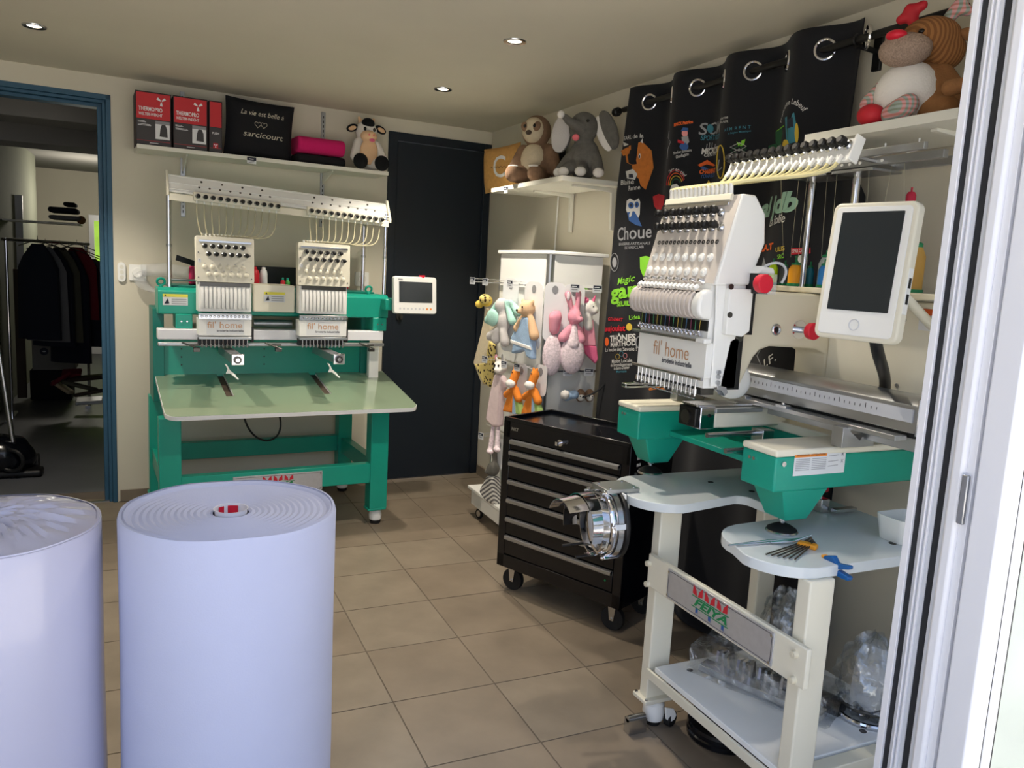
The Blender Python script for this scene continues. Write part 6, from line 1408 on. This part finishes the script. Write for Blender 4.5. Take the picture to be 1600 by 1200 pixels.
k = MB(); a = q(1262,852,.006); k.cbox((0,0,0),(.045,.022,.012), Matrix.Translation(a) @ Matrix.Rotation(radians(-60),4,'Z')); k.build('holder', 'orange_plastic', t, bevel=.003)
for i in range(6):
    e0 = q(1256+i*1.5,846+i*2,.006); e1 = q(1197+i*9,866+i*1.6,.004); k = MB(); k.tube([e1, e0, e0+(e0-e1).normalized()*.03+Vector((0,0,.004+.003*(i%2)))], .0019, 6); k.build('hex_key', 'wood_dark' if i % 2 else 'darksteel', t)
k = MB(); k.tube([q(1275,850,.004), q(1268,842,.03)], .002, 6); k.build('hex_key', 'wood_dark', t)
c0 = onX(1300,880,.77)
t = thing('spring_clamp', 'blue plastic spring clamp with orange pads gripping the table edge', 'clamp', c0)
def H(u, v, x=.765): return onX(u, v, x)
for (pts, nm) in (([(1288,868),(1304,868),(1310,880),(1330,884),(1330,890),(1308,889),(1302,892),(1294,880)], 'jaw'), ([(1292,888),(1304,886),(1312,890),(1330,902),(1328,908),(1316,903),(1304,896),(1292,896)], 'jaw')):
    w3 = [H(u, v) for u, v in pts]; k = MB(); n = len(w3); k.add([p_+Vector((-.008,0,0)) for p_ in w3]+[p_+Vector((.008,0,0)) for p_ in w3], [(i,(i+1)%n,n+(i+1)%n,n+i) for i in range(n)]+[tuple(range(n))[::-1],tuple(range(n,2*n))]); k.build(nm, 'blue_plastic', t, bevel=.003)
k = MB(); p_ = H(1289,869); k.cbox((0,0,0),(.016,.010,.006), Matrix.Translation(p_)); k.build('pad', 'orange_plastic', t, bevel=.002)
p_ = H(1304,888); k = MB(); k.cyl(p_+Vector((-.011,0,0)), p_+Vector((.011,0,0)), .005, n=12); k.build('pivot', 'black', t)
g0 = Vector((1.06,-2.60,TZ+.001)); t = thing('hoop_bracket', 'small metal hoop bracket with pulleys under the right machine arm', 'bracket', g0)
k = MB(); k.box(1.03, 1.06, -2.655, -2.60, TZ+.001, TZ+.04); k.build('block', 'steel', t, bevel=.002)
k = MB(); k.box(1.06, 1.14, -2.68, -2.66, TZ+.006, TZ+.016); k.build('foot', 'steel', t, bevel=.001)
k = MB(); k.tube(bez((1.03,-2.62,TZ+.03),(.98,-2.60,TZ+.045),(.95,-2.57,TZ+.012),(.92,-2.55,TZ+.008),8), [.006]*9, 8); k.build('plastic_tube', 'clearplast', t)
for y in (-2.615,-2.635): k = MB(); k.cyl((1.045,y,TZ+.04),(1.045,y,TZ+.058),.004,n=10); k.cyl((1.045,y,TZ+.056),(1.045,y,TZ+.062),.009,n=14); k.build('pulley', 'steel', t)
k = MB(); k.cyl((1.06,-2.61,TZ+.055),(1.09,-2.61,TZ+.055),.010,n=14); k.build('red_grip', 'red', t)
k = MB(); k.tube(bez((1.03,-2.55,.93),(1.00,-2.60,.85),(1.02,-2.62,.78),(1.03,-2.60,TZ+.008),8), .0035, 8); k.build('power_cord', 'white', mc)
# ---------------------------------------------------------------- lower shelf: wrapped hoops, below: black hoop
def crumple(mb, amp, seed=1):
    rr = random.Random(seed)
    for v in mb.v: v += Vector((rr.uniform(-1,1),rr.uniform(-1,1),rr.uniform(-1,1)))*amp
    return mb
z0 = SHZ+.001
t = thing('wrapped_guide_box', 'long clear plastic wrapped metal guide lying across the lower shelf', 'wrapped part', (.93,-2.64,z0))
Md = Matrix.Translation((.87,-2.66,z0)) @ Matrix.Rotation(radians(-68),4,'Z')
k = MB(); k.cbox((0,0,.012),(.36,.05,.020), Md); k.build('metal_guide', 'steel', t, bevel=.002)
k = MB()
for i in range(14): k.cbox((-.15+i*.022,.035,.035),(.008,.03,.05), Md @ Matrix.Rotation(.2*(i%3-1),4,'X'))
k.build('metal_teeth', 'chrome', t, kind='stuff')
k = MB(); k.cyl(Md @ Vector((-.02,.075,.01)), Md @ Vector((.20,.075,.01)), .03, .03, n=16); k.build('dark_hoop_side', 'darksteel', t)
k = MB(); n = 10
for i in range(n): pass
kb = bmesh.new(); bmesh.ops.create_cube(kb, size=1); bmesh.ops.subdivide_edges(kb, edges=kb.edges[:], cuts=5, use_grid_fill=True)
k = MB(); k.add([Md @ Vector((v.co.x*.40, v.co.y*.13+.02, (v.co.z+.5)*.085)) for v in kb.verts], [[v.index for v in f.verts] for f in kb.faces]); kb.free(); crumple(k, .006, 3); 
for v in k.v: v.z = max(v.z, z0)
k.build('plastic_bag', 'plastwrap2', t, angle=30)
def bagged(cx, cy, R_, h, label, seed, disc_white=True, z0=z0):
    t = thing('bagged_hoop', label, 'bagged hoop', (cx,cy,z0), 0, 'plastic bagged hoops on the lower shelf')
    k = MB(); k.torus((cx,cy,z0+.008), R_, .007, (0,0,1), 32, 8); k.build('rim', 'chrome', t)
    k = MB(); k.torus((cx,cy,z0+.03), R_*.92, .006, (.1,.05,1), 32, 8); k.build('ring', 'darksteel', t)
    rr = random.Random(seed)
    for i in range(6):
        a = rr.uniform(0,6.28); k = MB(); p_ = Vector((cx+R_*.8*cos(a),cy+R_*.8*sin(a),z0+.03)); k.cbox((0,0,0),(.02,.05,.008), Matrix.Translation(p_+Vector((0,0,.01))) @ Euler((rr.uniform(-.5,.5),rr.uniform(-.6,.6),a)).to_matrix().to_4x4()); k.build('clip', 'black' if i % 2 else 'chrome', t, bevel=.001)
    if disc_white: k = MB(); k.lathe([(.0,.0),(R_*.62,0),(R_*.66,h*.55),(R_*.5,h*.80),(0,h*.84)], Matrix.Translation((cx,cy,z0+.03)) @ Matrix.Rotation(.12,4,'Y'), 24); k.build('padding', 'paper', t)
    k = MB(); k.ell((cx,cy,z0+h*.5),(R_*1.1,R_*1.08,h*.55),None,36,24)
    rr = random.Random(seed)
    for v in k.v:
        f_ = rr.uniform(-1,1); v += Vector((v.x-cx,v.y-cy,(v.z-z0-h*.5)))*(.05*f_+.07*sin(9*math.atan2(v.y-cy,v.x-cx)+v.z*60)+.04*sin(v.z*110+seed)); v.z = max(v.z, z0+.0005)
    k.build('plastic_bag', 'plastwrap2', t, angle=35)
bagged(1.075,-2.845,.078,.21,'clear bag with a chrome hoop by the window end of the lower shelf', 5)
bagged(1.02,-2.64,.070,.26,'clear bag of dark hoop parts standing behind the near stand leg', 9, False)
bagged(1.09,-2.50,.055,.20,'clear bag of hoop parts at the far end of the lower shelf', 12, False)
k = MB(); k.lathe([(0,.004),(.10,.004),(.106,.010),(.106,.022),(.102,.026),(.102,.036),(.106,.040),(.104,.050),(0,.050)], Matrix.Translation((.87,-2.53,0)), 40)
for v in k.v: v.z -= .004
solo(k, 'black_round_hoop', 'blackgloss', 'round black ribbed hoop on the floor under the lower shelf', 'hoop', (.87,-2.53,0))
k = MB(); k.box(.60,.66,-2.44,-2.41,.001,.045); k.cyl((.60,-2.425,.045),(.66,-2.425,.045),.010,n=12); solo(k, 'steel_block', 'steel', 'small steel block on the floor beside the left stand castor', 'block')
# ---------------------------------------------------------------- right shelf and the two reindeer
RZ = 1.758
sh = thing('reindeer_shelf', 'white wall shelf at the right holding two reindeer plushes', 'shelf', (1.17,-2.8,RZ-.02))
k = MB(); k.box(1.02, 1.325, -3.18, -2.455, RZ-.024, RZ); k.build('board', 'shelf_white', sh, bevel=.001)
for y in (-2.82,):
    k = MB(); k.prism([(1.332,RZ-.024),(1.08,RZ-.024),(1.08,RZ-.032),(1.310,RZ-.046),(1.320,RZ-.30),(1.332,RZ-.305)], y-.010, y+.010); k.build('bracket', 'shelf_white', sh, bevel=.002)
o = (1.165,-2.68,RZ+.002); M = local_V(o, (-1,-.55,0)) @ Matrix.Diagonal((.98,1.0,.84,1)); t = plush('plush_reindeer', 'large reindeer plush with white belly, tweed muzzle and tartan limbs', o)
blobm(M, [('e',(0,0,.10),(.095,.075,.105)),('l',(.06,0,.16),(.115,.01,.08),.03,.028),('l',(.05,-.04,.04),(.09,-.06,.04),.035,.035)], 'body', 'deer_plush', t)
blobm(M, [('e',(.022,0,.262),(.078,.066,.070)),('e',(.06,.01,.23),(.05,.05,.06))], 'head', 'corduroy', t)
ball(M, (-.012,-.028,.100), (.084,.060,.098), 'belly', 'white_plush', t)
mz = ball(M, (-.022,-.062,.222), (.066,.050,.050), 'muzzle', 'tweed', t); ball(M, (-.040,-.095,.258), (.026,.018,.016), 'nose', 'red', t)
e = ball(M, (.012,-.062,.272), (.008,.006,.008), 'eye', 'eye', t)
ball(M, (-.062,-.0,.262), (.026,.014,.014), 'ear', 'deer_plush', t, (0,.1,0)); ball(M, (.125,.0,.265), (.045,.016,.020), 'ear', 'deer_plush', t, (0,.25,0))
blobm(M, [('l',(-.02,0,.315),(-.035,0,.36),.014,.018),('l',(-.03,0,.345),(-.055,0,.335),.014,.014),('l',(-.035,0,.355),(-.005,0,.37),.014,.014)], 'antler', 'red_fabric', t)
blobm(M, [('l',(.06,0,.32),(.085,0,.36),.016,.018),('l',(.075,0,.345),(.105,0,.335),.014,.014)], 'antler', 'plaid', t)
blobm(M, [('l',(-.065,-.01,.155),(-.105,-.035,.075),.018,.024)], 'arm', 'plaid', t)
blobm(M, [('l',(-.03,-.08,.030),(.0,-.105,.042),.030,.030),('e',(.01,-.105,.050),(.028,.022,.034))], 'foot', 'plaid', t); ball(M, (-.085,-.075,.033), (.036,.030,.034), 'foot', 'red_fabric', t)
o = (1.15,-2.895,RZ+.002); M = local_V(o, (-1,-.5,0)) @ Matrix.Scale(.86,4); t = plush('plush_reindeer', 'small brown reindeer plush with red nose and crimson shirt, by the window', o)
blobm(M, [('e',(0,0,.06),(.050,.045,.060)),('e',(.01,0,.165),(.050,.045,.048)),('e',(-.02,-.03,.15),(.040,.034,.030)),('l',(-.02,0,.21),(-.05,0,.235),.010,.012),('l',(-.04,-.02,.085),(-.085,-.04,.075),.022,.024),('l',(.0,-.04,.03),(.0,-.09,.035),.034,.038)], 'body', 'deer_plush', t)
ball(M, (0,-.005,.085), (.055,.052,.042), 'shirt', mat('crimson_shirt', (160,24,50), .9), t)
ball(M, (-.035,-.062,.172), (.016,.012,.012), 'nose', 'red', t); ball(M, (.055,.0,.20), (.022,.012,.016), 'ear', 'deer_plush', t)
# ================================================================ rolls of backing fleece at the front
def roll(cx, cy, R_, H_, label, wrapped):
    t = thing('fleece_roll', label, 'fabric roll', (cx,cy,0), 0, 'rolls of white fleece')
    prof = [(0,0),(R_-.004,0),(R_,.006),(R_+.001,H_*.3),(R_-.001,H_*.62),(R_,H_-.010),(R_-.003,H_-.001),(R_-.008,H_-.0002)]
    k = MB(); n = 72; vs = []; fs = []
    for j, (r, z) in enumerate(prof):
        for i in range(n):
            a = 2*pi*i/n; q_ = r*(1+.003*sin(3*a+z*3)+.002*sin(5*a)) if r else 0; vs.append((cx+q_*cos(a), cy+q_*sin(a), z+(.0015*sin(3*a)+.001*sin(7*a) if z > H_*.9 else 0)))
    fs = [(j*n+i, j*n+(i+1) % n, (j+1)*n+(i+1) % n, (j+1)*n+i) for j in range(len(prof)-1) for i in range(n)]
    k.add(vs, fs); b = k.build('outer_layer', 'fleece_wrap' if wrapped else 'fleece', t, angle=50)
    if wrapped:
        k = MB(); vs = []; fs = []; rr = random.Random(4); m_ = 26; n = 96
        ph = [rr.uniform(-1,1) for _ in range(n)]
        for j in range(m_+1):
            r = (R_-.004)*(1-j/m_)+.004
            for i in range(n):
                a = 2*pi*i/n+.5*(j/m_)**2; w_ = abs(sin(a*11+ph[i % 7]))*.010*sin(pi*min(1,j/m_*1.05))+ph[i]*.0025*sin(pi*j/m_)
                vs.append((cx+r*cos(a), cy+r*sin(a), H_-.004+.022*(j/m_)+w_+(.0015*sin(3*a)+.001*sin(7*a))*(1-j/m_)))
        fs = [(j*n+i, j*n+(i+1) % n, (j+1)*n+(i+1) % n, (j+1)*n+i) for j in range(m_) for i in range(n)]+[tuple(range(m_*n,(m_+1)*n))]
        k.add(vs, fs); k.build('gathered_film', 'fleece_wrap', t, angle=25)
    else:
        # wound layers: gentle rings down to the cardboard core
        k = MB(); n = 72; pr = []; r = R_-.006; z = H_-.001; i = 0
        while r > .036: pr.append((r, z-.0026*(i % 2)-.004*(1-r/R_)-(.007 if r < R_-.020 else 0))); r -= .0065 if i > 3 else .004; i += 1
        vs = []
        for r, z in pr:
            for q_ in range(n): a = 2*pi*q_/n; vs.append((cx+r*cos(a)*(1+.006*sin(2*a+r*40)), cy+r*sin(a)*(1+.006*sin(3*a)), z+(.0015*sin(3*a)+.001*sin(7*a))*(r/R_)))
        k.add(vs, [(j*n+i, j*n+(i+1) % n, (j+1)*n+(i+1) % n, (j+1)*n+i) for j in range(len(pr)-1) for i in range(n)]); k.build('wound_layers', 'fleece', t, angle=25)
        k = MB(); k.lathe([(.036,H_-.004),(.034,H_-.004),(.032,H_-.03),(.032,H_-.12),(0,H_-.12)], Matrix.Translation((cx,cy,0)), 32, False); k.build('core_tube', 'cardboard_white', t, angle=60)
        flatM = Matrix.Translation((cx,cy,H_-.012))
        k = MB()
        for a0, a1 in ((1.0,1.7),(1.95,2.4)):
            for i in range(6):
                a, b_ = a0+(a1-a0)*i/6, a0+(a1-a0)*(i+1)/6
                k.add([(cx+.0318*cos(a),cy+.0318*sin(a),H_-.008),(cx+.0318*cos(b_),cy+.0318*sin(b_),H_-.008),(cx+.0318*cos(b_),cy+.0318*sin(b_),H_-.03),(cx+.0318*cos(a),cy+.0318*sin(a),H_-.03)], [(0,1,2,3)])
        k.build('red_print', 'red', t, flat=True)
    return t
mat('cardboard_white', (225,222,226), .8)
HR = .80
roll(-.511, -2.485, .221, HR, 'bare white fleece roll standing upright, its wound end showing', False)
roll(-.972, -2.47, .212, HR-.004, 'white fleece roll wrapped in gathered clear film, cut off at the left edge', True)
# ================================================================ things in the dark hall
def hall_cloth(x, y, z0, z1, w, d, m, seed):
    k = MB(); rr = random.Random(seed); n = 18; vs = []; fs = []; rows = 8
    for j in range(rows+1):
        f_ = j/rows; z = z1+(z0-z1)*f_; ww = w*(.30+.70*min(1, f_*5))*(1+.12*f_); 
        for i in range(n):
            a = 2*pi*i/n; vs.append((x+d*.5*sin(a)*(.5+.5*min(1,f_*4))*(1+.15*sin(5*a+seed)), y+ww*.5*cos(a)*(1+.05*sin(7*a+seed+f_)), z))
    fs = [(j*n+i, j*n+(i+1) % n, (j+1)*n+(i+1) % n, (j+1)*n+i) for j in range(rows) for i in range(n)]+[tuple(range(n)), tuple(range(rows*n,(rows+1)*n))[::-1]]
    return k.add(vs, fs)
GX = -1.50
def hp(u, v, y): return onY(u, v, y)
rk = thing('clothes_rail', 'chrome clothes rail crowded with dark garments in the hall', 'clothes rail', (-1.45,2.9,0))
k = MB(); k.cyl((-1.68,2.75,1.36),(-1.15,3.35,1.36),.013,n=12); k.build('top_bar', 'chrome', rk)
for x, y in ((-1.66,2.77),(-1.17,3.33)): k = MB(); k.cyl((x,y,.02),(x,y,1.37),.012,n=12); k.build('post', 'chrome', rk); k = MB(); k.box(x-.02,x+.02,y-.2,y+.2,.0,.02); k.build('foot', 'chrome', rk)
labs = [(56,'navy_cloth','black coat at the left end of the hall clothes rail',.62,1.36),(72,'grey_cloth','pale grey shirt hanging second on the hall rail',.60,1.34),(82,'navy_cloth','dark navy trousers beside the grey shirt on the hall rail',.55,1.33),(94,'olive_cloth','olive brown jacket in the middle of the hall rail',.58,1.34),(108,'navy_cloth','long black dress right of the olive jacket',.40,1.32),(121,'darkred_cloth','dark red top peeking out between black garments',.75,1.35),(130,'navy_cloth','black coat near the right end of the hall rail',.52,1.30),(141,'grey_cloth','grey t-shirt hanging in front at the right of the rail',.86,1.26),(150,'navy_cloth','black sleeve garment next to the blue door frame',.70,1.22)]
for i, (u, m, lab, z0_, z1_) in enumerate(labs):
    y = 2.70+.08*i; p = hp(max(u,60), 420, y); z1_ = z1_-.02
    t = thing('hanging_garment', lab, 'garment', (p.x,y,z0_), 0, 'garments on the hall rail')
    FRs = Matrix(FR); setframe(Matrix.Translation((p.x,y,0)) @ Matrix.Rotation(radians(62),4,'Z')); g_ = hall_cloth(0,0,z0_,z1_,.30 if i != 7 else .34,.07,m,i*3+1); g_.build('cloth', m, t, angle=70)
    k = MB(); k.tube([(0,-.15,z1_-.02),(0,0,z1_+.03),(0,.15,z1_-.02)], .004, 6); k.tube([(0,0,z1_+.03),(0,.0,z1_+.06)], .002, 6); k.build('hanger', 'steel', t); setframe(FRs)
# stacked things above the rail
def hbox(u0, v0, u1, v1, y, dy, m, name, label, cat, bev=.02):
    a, b = hp(u0, v0, y), hp(u1, v1, y); a.x = -1.772 if name in ('hall_shelf','mirror_frame') else a.x; k = MB(); k.box(a.x, b.x, y, y+dy, b.z, a.z); return solo(k, name, m, label, cat, bevel=bev, seg=3)
hbox(75,346,124,352,3.40,.35,'shelf_white','hall_shelf','pale shelf board above the hall clothes rail','shelf',.003)
hbox(74,322,121,334,3.42,.3,'navy_cloth','folded_pile','dark folded cushion on the hall shelf','cushion'); hbox(98,315,118,323,3.42,.25,'blackfab','folded_pile','small black bundle on top of the dark folded cushion','cushion')
hbox(75,335,126,345,3.42,.3,'grey_cloth','folded_pile','grey folded blanket at the bottom of the hall pile','blanket')
p = hp(127,344,3.5); k = MB(); k.ell(p,(.035,.03,.035)); solo(k,'brown_hat_ball','deer_plush','small brown ball at the end of the hall shelf','ball')
hbox(34,305,40,467,4.1,.03,'grey_pvc','mirror_frame','tall pale mirror edge against the hall wall','mirror',.003)
hbox(20,420,42,622,3.45,.04,'wood_dark','leaning_panel','dark wooden panel leaning by the hall wall','panel',.003)
t = thing('cardboard_box', 'white printed cardboard box under the hall clothes', 'box', (-1.45,3.65,.25))
a, b = hp(49,527,3.5), hp(118,578,3.5); k = MB(); k.box(a.x,b.x,3.5,3.8,b.z,a.z); bx_ = k.build('carton', 'cardboard', t, bevel=.003)
Mb_ = plane_M((a.x+.09,3.499,(a.z+b.z)/2+.02),(1,0,0),(0,0,1)); flat(disc(.032,20), 'ink', bx_, Mb_, 'printed_disc'); flat(disc(.014,16,0,0,.006), 'paper', bx_, Mb_, 'printed_oval', z=.0012)
for i in range(3): flat([(.05,.02-i*.02),(.15,.02-i*.02),(.15,.025-i*.02),(.05,.025-i*.02)], 'grey_ink', bx_, Mb_, 'small_print')
hbox(46,579,112,624,3.5,.32,'blackfab','dark_crate','dark crate supporting the cardboard box in the hall','crate',.005)
rr = random.Random(3)
for i, (u, v, L_, a_, m, lab) in enumerate(((150,612,.30,.3,'wood_dark','dark slat lying lowest on the hall heap'),(125,603,.26,-.5,'olive_cloth','olive cushion piece on the hall heap'),(140,590,.30,.25,'wood_dark','brown curved board on top of the hall heap'),(95,592,.16,.9,'darkred_cloth','dark red bundle at the left of the hall heap'),(98,605,.16,-1.0,'wood_light','pale wooden block propped at the foot of the heap'),(112,583,.14,.1,'darkred_cloth','red cloth at the top of the hall heap'),(140,626,.20,.1,'white','white sheet under the end of the hall heap'))):
    p = hp(u, v, 2.6+.05*i); k = MB(); k.cbox((0,0,0),(L_,.12,.03), Matrix.Translation((p.x,p.y,max(.02,p.z))) @ Euler((.3*rr.uniform(-1,1),-a_*.6,rr.uniform(-.5,.5))).to_matrix().to_4x4())
    solo(k, 'heap_piece', m, lab, 'heap piece', bevel=.01)
# upright vacuum cleaner by the doorway
v0 = onZ(30,742,0); vx, vy = v0.x, v0.y
t = thing('vacuum_cleaner', 'black vacuum cleaner with silver tube just inside the doorway', 'vacuum cleaner', (vx,vy,0))
blob([('e',(vx-.10,vy,.13),(.15,.13,.12)),('e',(vx-.03,vy+.02,.10),(.12,.12,.11)),('e',(vx-.02,vy+.03,.18),(.07,.07,.05))], 'body', 'blackgloss', t, .012)
k = MB(); k.box(vx-.16, vx+.125, vy-.09, vy+.03, .006, .045); k.build('floor_head', 'black', t, bevel=.015)
a = onY(20,690,vy-.05); b = onY(0,560,vy-.05); d_ = (b-a)*2.2
k = MB(); k.cyl(a, a+d_, .014, n=16); k.build('tube', 'steel', t); k = MB(); k.cyl(a, a-(b-a)*.45, .018, n=14); k.build('tube_joint', 'black', t)
k = MB(); k.torus((vx-.02,vy-.10,.11),.06,.012,(.3,1,0),24,8); k.build('hose', 'black', t)
for x in (-.18,.06): k = MB(); k.cyl((vx+x,vy+.10,.05),(vx+x+.03,vy+.10,.05),.05,n=20); k.build('wheel', 'rubber', t)
